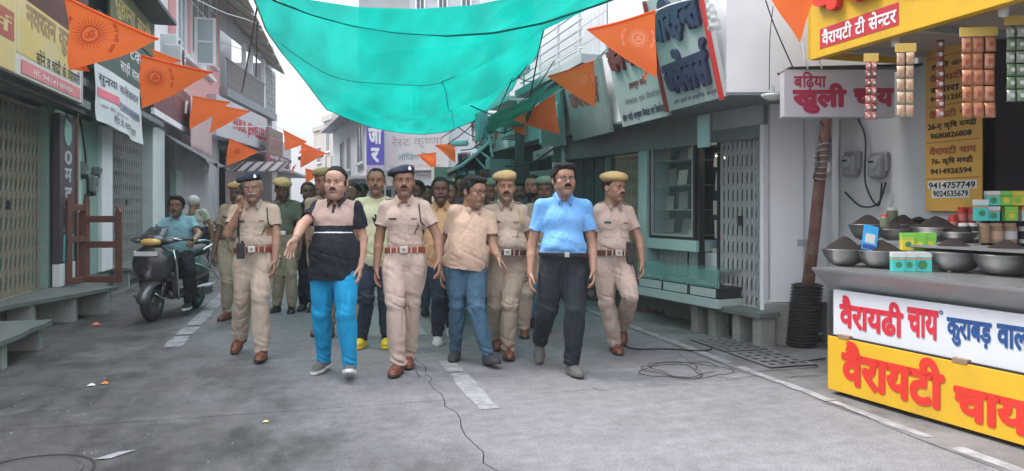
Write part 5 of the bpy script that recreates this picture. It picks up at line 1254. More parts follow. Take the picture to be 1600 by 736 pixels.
P('wall', far1, PG, 0, 7, .2, 1, 0, 4.6); P('door_opening_shade', far1, DARKIN, 1.2, 3.2, .15, .198, 0, 2.4); P('door_opening_shade', far1, DARKIN, 4.0, 6.0, .15, .198, 0, 2.4); P('canopy', far1, GREYW, 0, 7, -.7, .19, 2.9, 3.0)  # the doorways are dark sheets on the wall, shade by colour
# ================================================================ FAR END
def block(name, label, px0, px1, t0, t1, z1, mat, wins=(), z0=0, depth=6, roofm=None, wm=None):
    a = at(px0, HZ, t0); b = at(px1, HZ, t1); W = Wall((a.x, a.y), (b.x-a.x, b.y-a.y)); L_ = (b-a).length
    t = W.thing(name, label, 'building', 0, 0); P('wall', t, mat, 0, L_, 0, depth, z0, z1); P('parapet', t, roofm or mat, -.1, L_+.1, -.12, depth, z1+.002, z1+.35)
    for (u0, u1, za, zb) in wins: framed_window(t, u0*L_, u1*L_, za, zb, -.004, wm or WHITEW, M('dark_window_glass', (.05, .07, .08), .2), 2, 1, .07)
    return t, W, L_
CR2 = M('pale_cream_plaster', (.50, .46, .40), .85, 0, .07, 1.2, dirt=.5, dcol=(.36, .33, .30), dscale=.5); BLW = M('blue_white_plaster', (.52, .56, .58), .8, 0, .05, 1.5, dirt=.4, dcol=(.32, .35, .37), dscale=.7)
block('apartment_building', 'tall cream building closing the view left of centre', 490, 532, 62, 56, 7.6, CR2, [(.15, .3, 5, 6.2), (.55, .7, 5, 6.2), (.15, .3, 1.5, 3.2), (.55, .7, 1.5, 3.2)])
twr, Wt, Lt = block('stair_tower', 'narrow far stair tower with a pink water tank on its roof', 506, 521, 52, 50, 7.3, CR2, [(.3, .6, 5.2, 6.6)], depth=2)
MB().lathe([(.001, 0), (.62, 0), (.66, .1), (.66, 1.0), (.5, 1.25), (.2, 1.35), (.001, 1.36)], 20, c=(Lt*.7, 1, 7.66)).build('water_tank', PINK, twr, smooth=True)
block('apartment_building', 'higher cream block with bare side wall behind the centre of the street', 521, 600, 46, 43, 8.0, CR2, [(.25, .35, 5.6, 7.0), (.5, .6, 5.6, 7.0), (.25, .35, 3, 4.5)])
rb, WRb, LRb = block('balcony_building', 'blue-white two-storey building receding behind the purple sign', 520, 573, 35, 25.5, 5.0, BLW, [(.30, .38, 2.9, 4.1), (.52, .60, 2.9, 4.1), (.80, .93, 3.0, 4.3)], wm=BLW)
P('cornice', rb, GREYW, -.2, LRb+.2, -.55, .0, 4.85, 4.99); P('ledge', rb, GREYW, -.2, LRb, -.4, -.004, 2.35, 2.45)
for k_ in range(4): P('shop_opening_shade', rb, DARKIN, LRb*(.06+.23*k_), LRb*(.22+.23*k_), -.02, -.004, .1, 2.1)  # flat dark sheets on the facade paint the shade of open shops
fb, WFb, LFb = block('shop_building', 'shop block facing the camera behind the crowd, carrying the white hoarding', 573, 790, 25.5, 23.5, 6.6, BLW, [(.35, .42, 4.4, 5.6), (.55, .62, 4.4, 5.6)])
for k_ in range(5): P('shop_opening_shade', fb, DARKIN, LFb*(.03+.19*k_), LFb*(.19+.19*k_), -.02, -.004, .1, 1.95)  # shade of the shop fronts painted as dark sheets on a solid wall
for k_ in range(5): P('awning', fb, M('pale_awning', (.55, .52, .52), .7, 0, .08), LFb*(.02+.19*k_), LFb*(.205+.19*k_), -.7, -.03, 2.05+.03*(k_ % 2), 2.12+.03*(k_ % 2))
for k_ in range(3): P('string_course', fb, M('pink_grey_band', (.50, .42, .42), .7), 0, LFb, -.06, -.005, 2.35+.12*k_, 2.40+.12*k_)
signboard(WFb, (601, 267), (699, 204), .35, 'big white hoarding with grey Hindi lettering behind the crowd', M('hoarding_white', (.60, .58, .58), .6, 0, .05, 1, dirt=.4, dcol=(.50, .42, .42), dscale=.8),
          [('रेस्ट कृष्णा', .12, .93, .58, .90, M('pale_brown_ink', (.33, .25, .24), .6), -.01), ('लॉजिंग विथ', .22, .78, .26, .46, M('teal_grey_ink', (.10, .22, .24), .6), .0), ('रेस्टोरेन्ट एवं भोजनालय', .08, .9, .06, .16, M('faint_red_ink', (.55, .28, .28), .6), -.01)], .12)
ps = thing('vertical_sign', 'purple vertical sign with white letters left of the white hoarding', 'sign', at(573, 258, 24), -YAW); ps.location.z = 0
zb_ = EYE+(HZ-258)/F*24; zt_ = EYE+(HZ-178)/F*24; w_ = 27/F*24
P('panel', ps, M('purple_print', (.10, .08, .42), .5, 0, .06), 0, w_, -.04, .04, zb_, zt_, .004); P('foot_strip', ps, M('pale_lilac', (.45, .42, .52), .6), 0, w_, -.04, .04, zb_-.16, zb_-.002)
lettering(ps, 'जा', .06, w_-.06, zb_+.68, zb_+1.20, -.046, WHT, .035); lettering(ps, 'र', .14, w_-.14, zb_+.08, zb_+.56, -.046, WHT, .035); P('side_pole', ps, METALG, w_+.02, w_+.06, -.02, .02, 0, zt_)
sl = thing('street_lamp', 'twin-post dark street lamp standing far off left of the purple sign', 'street lamp', ground(513, 364), -YAW)
for x_ in (-.12, .18): P('post', sl, METALG, x_-.03, x_+.03, -.03, .03, 0, 4.0)
MB().box(-.9, .35, -.25, .15, 3.95, 4.15, Matrix.Rotation(R(-9), 4, 'Y')).build('lamp_head', BLK, sl, .05)
# upper floors seen over the net's near edge
block('apartment_building', 'tall weathered grey building showing above the net', 640, 760, 38, 36, 13.6, GREYW, [(.1, .2, 11, 12.4), (.4, .5, 11, 12.4), (.7, .8, 11, 12.4)])
block('apartment_building', 'low grey roof terrace left of the weathered building above the net', 560, 655, 40, 38, 12.9, M('weathered_concrete', (.30, .31, .32), .85, 0, .15, 1), [])
# ================================================================ clutter right of the hoarding
def slump(pts, label, cat, mat, name, nu=14, nv=8, wav=.05, seed=1, th=.004, group=None):
    C = [at(*p) for p in pts]; return sheet(name, label, cat, C, nu, nv, mat, wav, th, seed, group)[0]
DKNET = M('dark_green_netting', (.015, .12, .085), .8, 0, .2, 20); PALEB = M('pale_blue_cloth', (.40, .56, .60), .8, 0, .06)
slump([(766, 184, 12), (870, 126, 9.6), (846, 168, 9.3), (772, 212, 11.6)], 'dark green shade net sagging under the balcony on the right', 'net', DKNET, 'shade_net', wav=.10, seed=4)
slump([(742, 178, 15), (762, 170, 15), (761, 214, 15), (744, 222, 15)], 'pale blue cloth hanging beside the dark green net', 'cloth', PALEB, 'hanging_cloth', seed=2)
slump([(700, 268, 15.5), (766, 222, 14.5), (764, 262, 15.8), (697, 288, 16.5)], 'black tarpaulin awning with pale edge sloping behind the orange shirt', 'awning', M('black_tarpaulin', (.035, .038, .042), .5, 0, .2), 'tarpaulin_awning', wav=.08, seed=6)
tag(MB().tube([at(700, 268, 15.45), at(722, 258, 15.1), at(745, 240, 14.8), at(766, 221, 14.45)], .035, 6).build('awning_edge_pole', WHITEW, None, smooth=True), 'pale pole along the edge of the black tarpaulin awning', 'pole')
tag(MB().tube([at(706, 225, 16), at(730, 224, 15.8)], .06, 8).build('tube_light', WHITEW, None), 'white tube light sticking out beside the far orange flag', 'tube light')
for k_, (x0, y0, x1, y1, t_) in enumerate([(738, 240, 790, 300, 15), (764, 214, 770, 245, 14.5), (745, 232, 770, 252, 14.8)]): tag(MB().tube([at(x0, y0, t_), at(x1, y1, t_-.4)], .022, 6).build('awning_strut', METALG), ['long slanting strut propping the black tarpaulin awning', 'upright strut at the top corner of the black awning', 'short crossing strut under the black awning corner'][k_], 'strut', 'awning struts')
slump([(715, 240, 17), (730, 238, 17), (730, 275, 17), (716, 278, 17)], 'dark clothes hanging on show beside the hoarding', 'clothes', M('dark_clothes', (.05, .04, .06), .9, 0, .4, 6), 'hanging_clothes', seed=3)
slump([(722, 238, 16.8), (735, 238, 16.8), (736, 272, 16.8), (724, 272, 16.8)], 'pink garment hanging on show beside dark clothes', 'clothes', M('pink_garment', (.50, .25, .30), .9), 'hanging_clothes', seed=5)
# ================================================================ RIGHT SIDE
WR = Wall((4.48, 6.57), (.17, -.985)); SR = lambda px, o=0: WR.S(px, o)
rs = thing('jewellery_shop', 'white corner shop building with teal shopfront and raised stone plinth', 'building', (4.48, 6.57, 0), WR.rz)
sfar = SR(768)
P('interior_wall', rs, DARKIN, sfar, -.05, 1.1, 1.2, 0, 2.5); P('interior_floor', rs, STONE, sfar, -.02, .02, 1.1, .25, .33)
SOF = M('teal_grey_soffit', (.18, .215, .215), .75, 0, .10, 3, .1, dirt=.35, dcol=(.08, .12, .12))
# white pillar block facing the camera
WC = Wall((4.48, 6.57), (RT.x, RT.y))
cb = WC.thing('corner_pillar', 'broad white-painted corner pillar left of the leaning pole', 'pillar', 0, 0)
P('shaft', cb, WHITEW, 0, .62, 0, .45, .42, 2.455, .006); P('footing', cb, STONEW, -.06, .30, -.02, .3, -.02, .415, .01); P('edge_strip', cb, METALG, .002, .02, -.006, .0, .45, 2.44)
P('return_wall', cb, M('greyish_white_plaster', (.52, .53, .54), .75, 0, .06, 3, .15, 30, dirt=.5, dcol=(.33, .33, .33), dscale=1.5), .622, 1.05, .05, .45, 0, 4.2)
P('pipe_bracket', cb, METALG, .30, .44, -.012, -.0, 1.0, 1.06); MB().tube([(.36, -.02, .4), (.36, -.02, 2.4)], .006, 5).build('thin_conduit', METALG, cb)
# overhanging upper storey
A2 = Vector((3.74, 6.13)); mb = MB(); q_ = [A2, A2+Vector((RT.x, RT.y))*1.35, Vector((5.6, 12.0)), Vector((3.74, 12.0))]
mb.add([(p.x, p.y, 2.462) for p in q_]+[(p.x, p.y, 6.2) for p in q_], [(3, 2, 1, 0), (4, 5, 6, 7)]+[(i, (i+1) % 4, (i+1) % 4+4, i+4) for i in range(4)])
up_ = thing('overhanging_storey', 'white overhanging upper storey above the jewellery shop', 'building', (0, 0, 0)); mb.build('wall', WHITEW, up_)
mb = MB(); mb.add([(p.x, p.y, 2.435) for p in q_]+[(p.x, p.y, 2.458) for p in q_], [(3, 2, 1, 0), (4, 5, 6, 7)]+[(i, (i+1) % 4, (i+1) % 4+4, i+4) for i in range(4)]); mb.build('soffit', SOF, up_)
# white wall tiles on the street side
tm_ = M('white_tile', (.66, .67, .69), .3, 0, .03, 3); tl_me = None
for a in range(22):
    for b in range(9):
        if tl_me is None: o_ = MB().box(-.010, 0, 0, .128, 0, .262).build('tile', tm_, up_); tl_me = o_.data
        else: o_ = new_ob('tile', tl_me, up_)
        o_.location = (3.738, 9.0+a*.135-.0, 3.42+b*.27)
P('tile_grout', up_, M('grout', (.25, .25, .26), .9), 3.732, 3.7385, 9.0, 11.97, 3.42, 5.85)
# balcony railing
br = thing('balcony_railing', 'white horizontal-bar balcony railing above the far signboard on the right', 'railing', (3.50, 9.3, 3.42), 0)
for k_ in range(6): MB().tube([(0, 0, .1+.13*k_), (0, 3.0, .1+.13*k_)], .014, 6).build('rail', M('white_enamel', (.62, .63, .66), .4), br)
for k_ in range(4): MB().tube([(0, .9*k_+.1, -.05), (0, .9*k_+.1, .85)], .02, 6).build('post', MATS['white_enamel'], br)
P('slab', br, GREYW, -.05, .23, -.1, 3.2, -.12, -.0)
# far upper building behind the railing
ub = thing('apartment_building', 'pale upper storeys with small balconies behind the green netting on the right', 'building', (3.9, 12.1, 0), 0)
P('wall', ub, BLW, 0, 4, .0, 5.2, 2.6, 7.5)
for k_ in range(0): P('balcony_slab', ub, GREYW, -.40, -.002, .6+2.4*k_, 2.4+2.4*k_, 3.3, 3.4); P('balcony_front', ub, WHITEW, -.40, -.35, .6+2.4*k_, 2.4+2.4*k_, 3.402, 4.0)
for k_ in range(3): P('bracket', ub, WHITEW, -.35, -.002, .5+2.0*k_, .62+2.0*k_, 2.9, 3.28)
for k_ in range(2): [P('window', ub, MATS['dark_window_glass'], -.02, -.002, 1.0+2.4*k_, 1.8+2.4*k_, 3.9, 5.0), P('window_hood', ub, WHITEW, -.45, -.003, .8+2.4*k_, 2.0+2.4*k_, 5.1, 5.16), P('balcony_slab', ub, WHITEW, -.5, -.003, .7+2.4*k_, 2.2+2.4*k_, 3.3, 3.38)]
for k_ in range(26): P('baluster', ub, MATS['white_enamel'], -.49, -.475, .7+.15*k_, .715+.15*k_, 3.382, 4.0)
P('handrail', ub, MATS['white_enamel'], -.5, -.465, .6, 4.6, 4.002, 4.03)
# ---- shopfront pieces along WR
LT = M('light_teal_frame', (.32, .45, .44), .5, 0, .05, 4, dirt=.2, dcol=(.15, .28, .27))
P('plinth_wall', rs, STONEW, sfar, -.02, .30, 1.0, -.02, .248)
P('fascia', rs, SOF, SR(866), -.002, -.05, .9, 2.10, 2.432)
P('pillar', rs, LT, SR(1003), SR(1016), -.06, .3, .335, 2.098, .006)
for a, b, m_ in ((872, 885, DTEAL), (886, 903, M('dark_slate_panel', (.05, .075, .085), .5)), (904, 919, DTEAL), (920, 934, MATS['dark_slate_panel']), (935, 944, TEAL), (945, 955, DTEAL)): P('panel_strip', rs, m_, SR(a), SR(b)-.012, .10, .16, .2, 2.098, .004)
gate(WR, SR(960), SR(1002), .34, 2.05, -.04, IVORY, 'ivory collapsible gate left of the glass display cabinet', n=9)
gate(WR, SR(1126), SR(1192), .36, 2.22, -.02, M('pale_grey_iron', (.42, .43, .44), .5, 0, .08, 12, dirt=.3, dcol=(.22, .2, .18), dscale=6), 'pale grey collapsible gate beside the white corner pillar', n=9)
P('gate_backing', rs, DARKIN, SR(1126), -.02, .25, .3, .34, 2.2); P('gate_header', rs, GREYW, SR(1122), -.004, -.08, -.052, 2.232, 2.432)
P('side_post', rs, WHITEW, -.05, .0, -.06, .2, .34, 2.23, .004)
pole_p = wpt(WR, 881, 330, .15); tag(MB().tube([(pole_p.x, pole_p.y, 0), (pole_p.x, pole_p.y, 2.40)], .035, 10).build('canopy_post', TEAL, None, smooth=True), 'slim teal post holding up the canopy behind the blue shirt', 'post')
# display cabinet with glass and cards
c0, c1 = SR(1018), SR(1089); cbn = WR.thing('display_cabinet', 'teal-framed glass display cabinet of jewellery cards', 'cabinet', c0, .0, off=0); cw = c1-c0
za, zb = WR.Z(1030, 372), WR.Z(1030, 207)
for x0_, x1_, z0_, z1_ in ((0, .035, za, zb), (cw-.035, cw, za, zb), (.035, cw-.035, za, za+.035), (.035, cw-.035, zb-.035, zb)): P('frame', cbn, BLK, x0_, x1_, -.03, .02, z0_, z1_)
for x0_, x1_, z0_, z1_ in ((.037, .055, za+.037, zb-.037), (cw-.055, cw-.037, za+.037, zb-.037), (.056, cw-.056, za+.037, za+.055), (.056, cw-.056, zb-.055, zb-.037)): P('inner_frame', cbn, METALG, x0_, x1_, -.034, .0, z0_, z1_)
P('glass_door', cbn, M('clear_glass', (.3, .4, .4), .05, 0, 0, alpha=.07, spec=.8), .056, cw-.056, -.012, -.008, za+.056, zb-.056)
P('back_panel', cbn, M('cabinet_lining', (.06, .10, .10), .8), .0, cw, .38, .40, za, zb); P('base_panel', cbn, LT, -.04, cw+.05, -.05, .4, za-.13, za-.003, .004)
CARD = M('display_card', (.58, .52, .47), .7, 0, .12, 6); CARD2 = M('grey_display_card', (.24, .22, .21), .7, 0, .12, 6)
rr = random.Random(4)
for k_ in range(4):
    z_ = za+.06+(zb-za-.12)*k_/4; P('shelf', cbn, TEAL, .04, cw-.04, .03, .37, z_-.012, z_)
    for j_ in range(3):
        x_ = .06+(cw-.15)*j_/3+rr.uniform(0, .02); h_ = rr.uniform(.15, .25); MB().box(0, .17, -.004, .004, 0, h_, Matrix.Translation((x_, .12+rr.uniform(0, .1), z_+.002)) @ Matrix.Rotation(R(rr.uniform(-14, 4)), 4, 'X') @ Matrix.Rotation(R(rr.uniform(-6, 6)), 4, 'Y')).build('display_card', rr.choice([CARD, CARD2]), cbn)
LMP = M('lit_lamp', (1, .9, .7), .4, 0, 0, emit=6)
MB().lathe([(.001, 0), (.05, 0), (.055, .02), (.03, .035)], 16, c=(cw*.5, .12, zb-.09)).build('spotlight', LMP, cbn)
# doorway with hanging cards
dw = WR.thing('shop_doorway', 'dark open doorway with hanging jewellery cards and small lit lamps', 'doorway', SR(1091), .34, off=-.02); ww = SR(1124)-SR(1091)
P('door_frame', dw, BLK, 0, .03, -.03, .05, 0, 1.78); P('door_frame', dw, BLK, ww-.03, ww, -.03, .05, 0, 1.86); P('back_panel', dw, M('dark_cabinet_back', (.03, .045, .05), .6), 0, ww, .30, .32, 0, 1.76)
for k_ in range(5): MB().box(-.08, .08, -.003, .003, 0, .16+.05*(k_ % 2), Matrix.Translation((ww*.38+.03*(k_ % 2), .15, .42+.27*k_)) @ Matrix.Rotation(R(-6+4*k_), 4, 'Y')).build('hanging_card', CARD, dw)
for k_ in range(2): MB().lathe([(.001, 0), (.022, 0), (.024, .012), (.01, .02)], 12, c=(ww*.55+.1*k_, .1, 1.62-.03*k_)).build('lamp', LMP, dw)
P('white_flap', rs, LT, SR(1092, .4), SR(1110, .4), -.42, -.40, 2.02, 2.36)
# corrugated panel, glass counter
for k_ in range(12):
    x0_ = SR(1020)+(SR(1064)-SR(1020))*k_/12; MB().tube([(x0_, .12, .56), (x0_, .12, za-.14)], .018, 6).build('corrugation', METALG, rs)
P('counter_back', rs, GREYW, SR(1066), SR(1122), .10, .14, .5, za-.14)
ct = WR.thing('glass_counter', 'low glass-topped jewellery counter under the display cabinet', 'counter', SR(996, .30), .0, off=.30); L2 = SR(1123, .30)-SR(996, .30); zc0, zc1, zc2 = .42, .535, .72
P('base', ct, M('black_trim', (.02, .03, .03), .5), .0, L2, .0, .5, zc0, zc1, .004); P('lower_base', ct, M('pale_mint_laminate', (.42, .50, .48), .5, 0, .05), -.02, L2, -.02, .5, .32, zc0-.002, .004)
for k_ in range(3): P('front_panel', ct, MATS['pale_mint_laminate'], L2*(.03+.33*k_), L2*(.33+.32*k_), -.008, -.001, zc0+.012, zc1-.012)
P('glass_front', ct, M('green_glass', (.25, .55, .50), .06, 0, 0, alpha=.35, spec=.8), .01, L2, .004, .010, zc1+.002, zc2); P('glass_top', ct, MATS['green_glass'], .01, L2, .011, .48, zc2-.006, zc2)
P('glass_side', ct, MATS['green_glass'], .003, .009, .004, .48, zc1+.002, zc2)
for k_ in range(4): P('corner_strip', ct, METALG, L2*(.01+.32*k_), L2*(.01+.32*k_)+.008, -.002, .003, zc1, zc2)
for k_ in range(16): MB().box(-.05, .05, -.035, .035, 0, .012, Matrix.Translation((.1+(L2-.2)*k_/16, .12+.16*(k_ % 2), zc1+.008+.0*k_))).build('jewellery_tray', [CARD, CARD2, LT][k_ % 3], ct)
slab_bench(WR, SR(1058, .28), SR(1203, .10)+.02, .345, -.02, .26, 'stone slab step below the pale grey gate on the right', [SR(1085, .2), SR(1112, .2), SR(1150, .2), SR(1188, .15)])
ct['label'] = 'low glass-topped jewellery counter under the display cabinet'
for k_, (px, py, an) in enumerate([(1008, 487, 20), (1018, 489, 5), (1032, 490, -10), (1043, 488, -25)]):
    p = ground(px, py); s_ = thing('sandal', ['first', 'second', 'third', 'fourth'][k_]+' brown sandal from the left in the row left before the plinth', 'sandal', (p.x, p.y, .002), -YAW+R(70+an), 'sandals left on the roadside')
    MB().lathe([(.001, 0), (1, 0), (1, .016), (.001, .016)], 16, mat=Matrix.Diagonal((.045, .12, 1, 1))).build('sole', M('sandal_brown', (.16, .09, .06), .6), s_)
    MB().tube([(-.04, -.03, .01), (-.02, -.05, .045), (.02, -.05, .045), (.04, -.03, .01)], .010, 6).build('strap', BROWN_SHOE, s_)
# ---- leaning painted signboards
def tilted(y0, y1, x, z, h, tilt, label, mat, texts, frames=()):
    t = thing('signboard', label, 'sign', (x, y0, z), R(-90)); w_ = y0-y1; tm = Matrix.Rotation(R(tilt), 4, 'X')
    MB().box(0, w_, 0, .05, 0, h, tm).build('panel', mat, t, .004)
    for (s_, u0, u1, v0, v1, mt, bd, dp) in texts: lettering(t, s_, u0*w_, u1*w_, v0*h, v1*h, -.004-dp, mt, bd, dp, tm) if dp == 0 else lettering(t, s_, u0*w_, u1*w_, v0*h, v1*h, -.004, mt, bd, dp, tm)
    for (u0, u1, v0, v1, mt) in frames: MB().box(u0*w_, u1*w_, -.035, -.001, v0*h, v1*h, tm).build('frame_bar', mt, t)
    return t
BOARD = M('milky_signboard', (.46, .52, .52), .45, 0, .05, 1.5, dirt=.35, dcol=(.24, .32, .32), dscale=1.2); DKL = M('navy_letters', (.035, .045, .10), .45); MRL = M('maroon_letters', (.20, .035, .035), .45)
tilted(7.27, 6.14, 3.72, 2.42, 1.2, 13, 'large tilted shop signboard with navy raised letters and a red edge bar', BOARD,
       [('अरिहन्त', .02, .94, .54, .94, DKL, .05, .04), ('ज्वेलर्स', .12, .92, .12, .50, DKL, .05, .04), ('सोने चांदी के आधुनिक आभूषण', .16, .95, .035, .085, DKL, .0, 0)], [(.965, 1.0, -.02, 1.02, REDP), (0, .03, 0, 1, M('dark_red_bar', (.25, .03, .03), .5))])
tilted(8.52, 7.30, 3.74, 2.38, 1.15, 13, 'tilted signboard with maroon raised letters, left of the navy-lettered one', BOARD,
       [('जैन ब्रदर्स', .05, .98, .55, .90, MRL, .05, .04), ('(मानपुरा वाले)', .35, .72, .34, .44, MRL, .015, 0), ('निर्माता एवं विक्रेता', .20, .95, .20, .28, DKL, -.005, 0), ('सोना चांदी आभूषण निर्माता एवं विक्रेता', .06, .96, .03, .14, DKL, .02, 0)])
tilted(10.15, 8.75, 3.68, 2.34, .95, 10, 'dim grey-green signboard further along with worn letters', M('dim_print', (.20, .25, .24), .6, 0, .3, 1.5), [('ज्वैलर्स', .1, .9, .45, .8, MRL, .03, 0)])
tg = tilted(11.4, 10.35, 3.60, 2.30, .9, 4, 'teal-edged narrow signboard beyond the dim one', TEAL, [('गहना', .1, .9, .4, .75, WHT, .02, 0)])
lamp_ = thing('ceiling_lamp', 'white dome lamp under the overhang beside the corner pillar', 'lamp', at(1208, 151, 6.6)); MB().lathe([(.001, -.035), (.05, -.03), (.10, .0), (.105, .02), (.02, .03)], 20).build('dome', M('milk_glass', (.65, .64, .6), .3, var=0), lamp_, smooth=True); MB().tube([(0, 0, .03), (0, 0, .10)], .012, 6).build('stem', METALG, lamp_)
bag = thing('plastic_bag', 'crumpled clear plastic bag tied at the top of the red sign bar', 'bag', at(1112, 25, 6.6)); s = SDF((-.12, -.08, -.16), (.12, .08, .14), .012); s.rc((-.02, 0, .1), (.03, 0, -.08), .025, .055, .02); v, q = s.mesh(); v = v+vnormals(v, q)*(vnoise(v*30, 2)*.02)[:, None]; np_ob('film', v, q, [M('cloudy_plastic', (.55, .6, .6), .3, alpha=.6)], bag)
for k_, (u_, z_, w_, h_, m_) in enumerate([(-.5, 1.2, .5, .9, 'dark_red_cloth'), (-1.1, 1.3, .45, .8, 'pale_pink_cloth'), (-1.7, 1.1, .5, 1.0, 'dusty_blue_cloth'), (-2.3, 1.25, .5, .85, 'cream_cloth')]):
    q_ = WR.pt(SR(768)+u_, .05, z_); hc = thing('hanging_garment', ['dark red', 'pale pink', 'dusty blue', 'cream'][k_]+' garment hanging in the open shopfront behind the stout policeman', 'garment', q_, WR.rz, 'garments hung in the open shopfront')
    MB().grid([[Vector((w_*i/6, .03*math.sin(i*1.7+j+k_), h_*(1-j/5))) for i in range(7)] for j in range(6)], .006).build('cloth', M(m_, [(.22, .03, .04), (.50, .30, .32), (.16, .22, .32), (.50, .44, .34)][k_], .9, var=.15), hc, smooth=True)
# ---- shops further along on the right
roller(WR, SR(826), SR(867), .3, 1.98, .02, M('grey_steel_shutter', (.24, .25, .25), .5, 0, .08), 'grey roller shutter behind the bearded man')
P('pillar', rs, WHITEW, SR(867), SR(871), -.05, .2, .25, 2.09); 
gp = wpt(WR, 812, 330, .5); dp = thing('street_pole', 'thick dark green pole with tangled wires behind the stout policeman', 'pole', (gp.x, gp.y, 0), 0)
MB().tube([(0, 0, 0), (0, 0, 2.62)], .075, 12).build('shaft', DTEAL, dp, smooth=True); P('switch_box', dp, DTEAL, -.12, .12, -.14, .10, 1.75, 2.1, .01)
ss = WR.thing('hanging_sign', 'small white hanging sign tipped under the second orange flag on the right', 'sign', SR(836, .35), WR.Z(850, 250, .35), off=.35)
MB().box(0, .55, -.03, .03, 0, .14, Matrix.Rotation(R(-6), 4, 'Y')).build('panel', WBD, ss); lettering(ss, 'जैन साड़ी', .08, .48, .03, .11, -.034, INK, .0)
for k_, (x0, y0, x1, y1, t_) in enumerate([(700, 225, 770, 150, 17), (690, 215, 800, 120, 18), (720, 235, 765, 205, 16), (815, 205, 845, 60, 11.5), (705, 190, 770, 215, 16.5), (760, 200, 812, 195, 13), (790, 260, 865, 232, 11), (735, 165, 812, 175, 14)]):
    cable([at(x0, y0, t_), at((x0+x1)/2, (y0+y1)/2+10, t_-.3), at(x1, y1, t_-.8)], .012, ['steep black wire crossing the white hoarding edge', 'longest black wire rising over the tangle', 'short black wire above the tube light', 'black wire climbing beside the dark green pole', 'black wire sagging left of the pale blue cloth', 'level black wire before the dark green net', 'black wire drooping in front of the roller shutter', 'black wire just above the pale blue cloth'][k_], 'cable', RUB, 'tangle of overhead wires')
rs2 = thing('shop_building', 'dark cluttered open shopfronts behind the stout policeman', 'building', (WR.pt(SR(768), 0, 0).x, WR.pt(SR(768), 0, 0).y, 0), WR.rz)
P('interior_wall', rs2, DARKIN, -3.6, 0, 1.0, 1.1, 0, 2.6); P('counter', rs2, M('brown_counter', (.14, .09, .06), .7), -2.6, -.2, .3, .8, 0, .9)
for k_ in range(3): P('pillar', rs2, [GREYW, TEAL, CREAM][k_ % 3], -1.6*k_-.3, -1.6*k_-.1, .0, .5, 0, 2.298)
for k_ in range(0): P('canopy', rs2, M('rust_sheet', (.16, .11, .09), .7, 0, .2), -1.8*k_-1.9, -1.8*k_-.5, -.8, -.002, 2.32+.05*k_, 2.36+.05*k_)
for k_ in range(0): P('signboard_panel', rs2, M('faded_red_board', (.25, .08, .07), .6), -1.15, -.1, -.06, -.003, 2.76, 3.2)

WU = Wall((3.9, 17.3), (0, -1))
ac_unit(WU, .9, 2.75, .0, 'white air conditioner unit on the upper wall behind the green netting, farther one', .8); ac_unit(WU, 3.4, 2.72, .0, 'white air conditioner unit on the upper wall nearest the balcony railing', .8)
for k_, (x0, y0, x1, y1, t_) in enumerate([(838, 30, 770, 190, 11.8), (846, 62, 800, 128, 11.2), (858, 118, 796, 108, 12.2), (866, 95, 812, 160, 11)]):
    cable([at(x0, y0, t_), at((x0+x1)/2-4, (y0+y1)/2+14, t_), at(x1, y1, t_+.5)], .009, ['long drooping wire in front of the upper balconies', 'short drooping wire left of the balcony railing', 'level wire under the upper balconies', 'slanting wire beside the balcony railing'][k_], 'cable', RUB, 'wires by the upper balconies')
# ================================================================ TEA STALL
WB = Wall((5.05, 6.40), (0, -1))
bw = thing('stall_wall', 'stained white plaster wall behind the tea stall', 'wall', (5.05, 6.40, 0), R(-90))
P('wall', bw, MATS['greyish_white_plaster'], 0, WB.S(1537), 0, .08, 0, 4.2); 
sh0 = WB.S(1537); P('shop_interior', bw, M('plum_curtain_shade', (.022, .014, .020), .9, 0, .4, 5), sh0+.002, 6, 1.5, 1.55, 0, 4); P('shop_side_wall', bw, MATS['plum_curtain_shade'], sh0-.06, sh0, .082, 1.5, 0, 4); P('shop_ceiling', bw, MATS['plum_curtain_shade'], sh0+.002, 6, .0, 1.5, 2.9, 3.0)  # curtain plum taken near black on wall and ceiling, shade painted in
for k_ in range(4):
    P('wall_shelf', bw, M('dark_shelf_wood', (.06, .035, .025), .7), sh0-.0+.002, sh0+.05+1.2, 1.1, 1.49, 1.0+.36*k_, 1.02+.36*k_)
    for j_ in range(5): P('stacked_packet', bw, [M('dim_maroon_packet', (.16, .03, .04), .5), M('dim_purple_packet', (.10, .05, .14), .5), M('dim_ochre_packet', (.22, .13, .05), .5)][(j_+k_) % 3], sh0+.04+.22*j_, sh0+.20+.22*j_, 1.15, 1.35, 1.022+.36*k_, 1.16+.36*k_+.05*(j_ % 2)); P('door_jamb', bw, M('grey_jamb', (.14, .14, .15), .6), sh0+.002, sh0+.035, -.03, .07, 0, 3.2)
P('stain_patch', bw, MATS['greyish_white_plaster'], .1, .9, -.004, -.001, .6, .9) if False else None; P('stain_patch', bw, M('damp_stained_plaster', (.30, .30, .29), .9, 0, .2, 4, dirt=.7, dcol=(.12, .12, .11)), .05, 1.2, -.006, -.001, 0, .55)
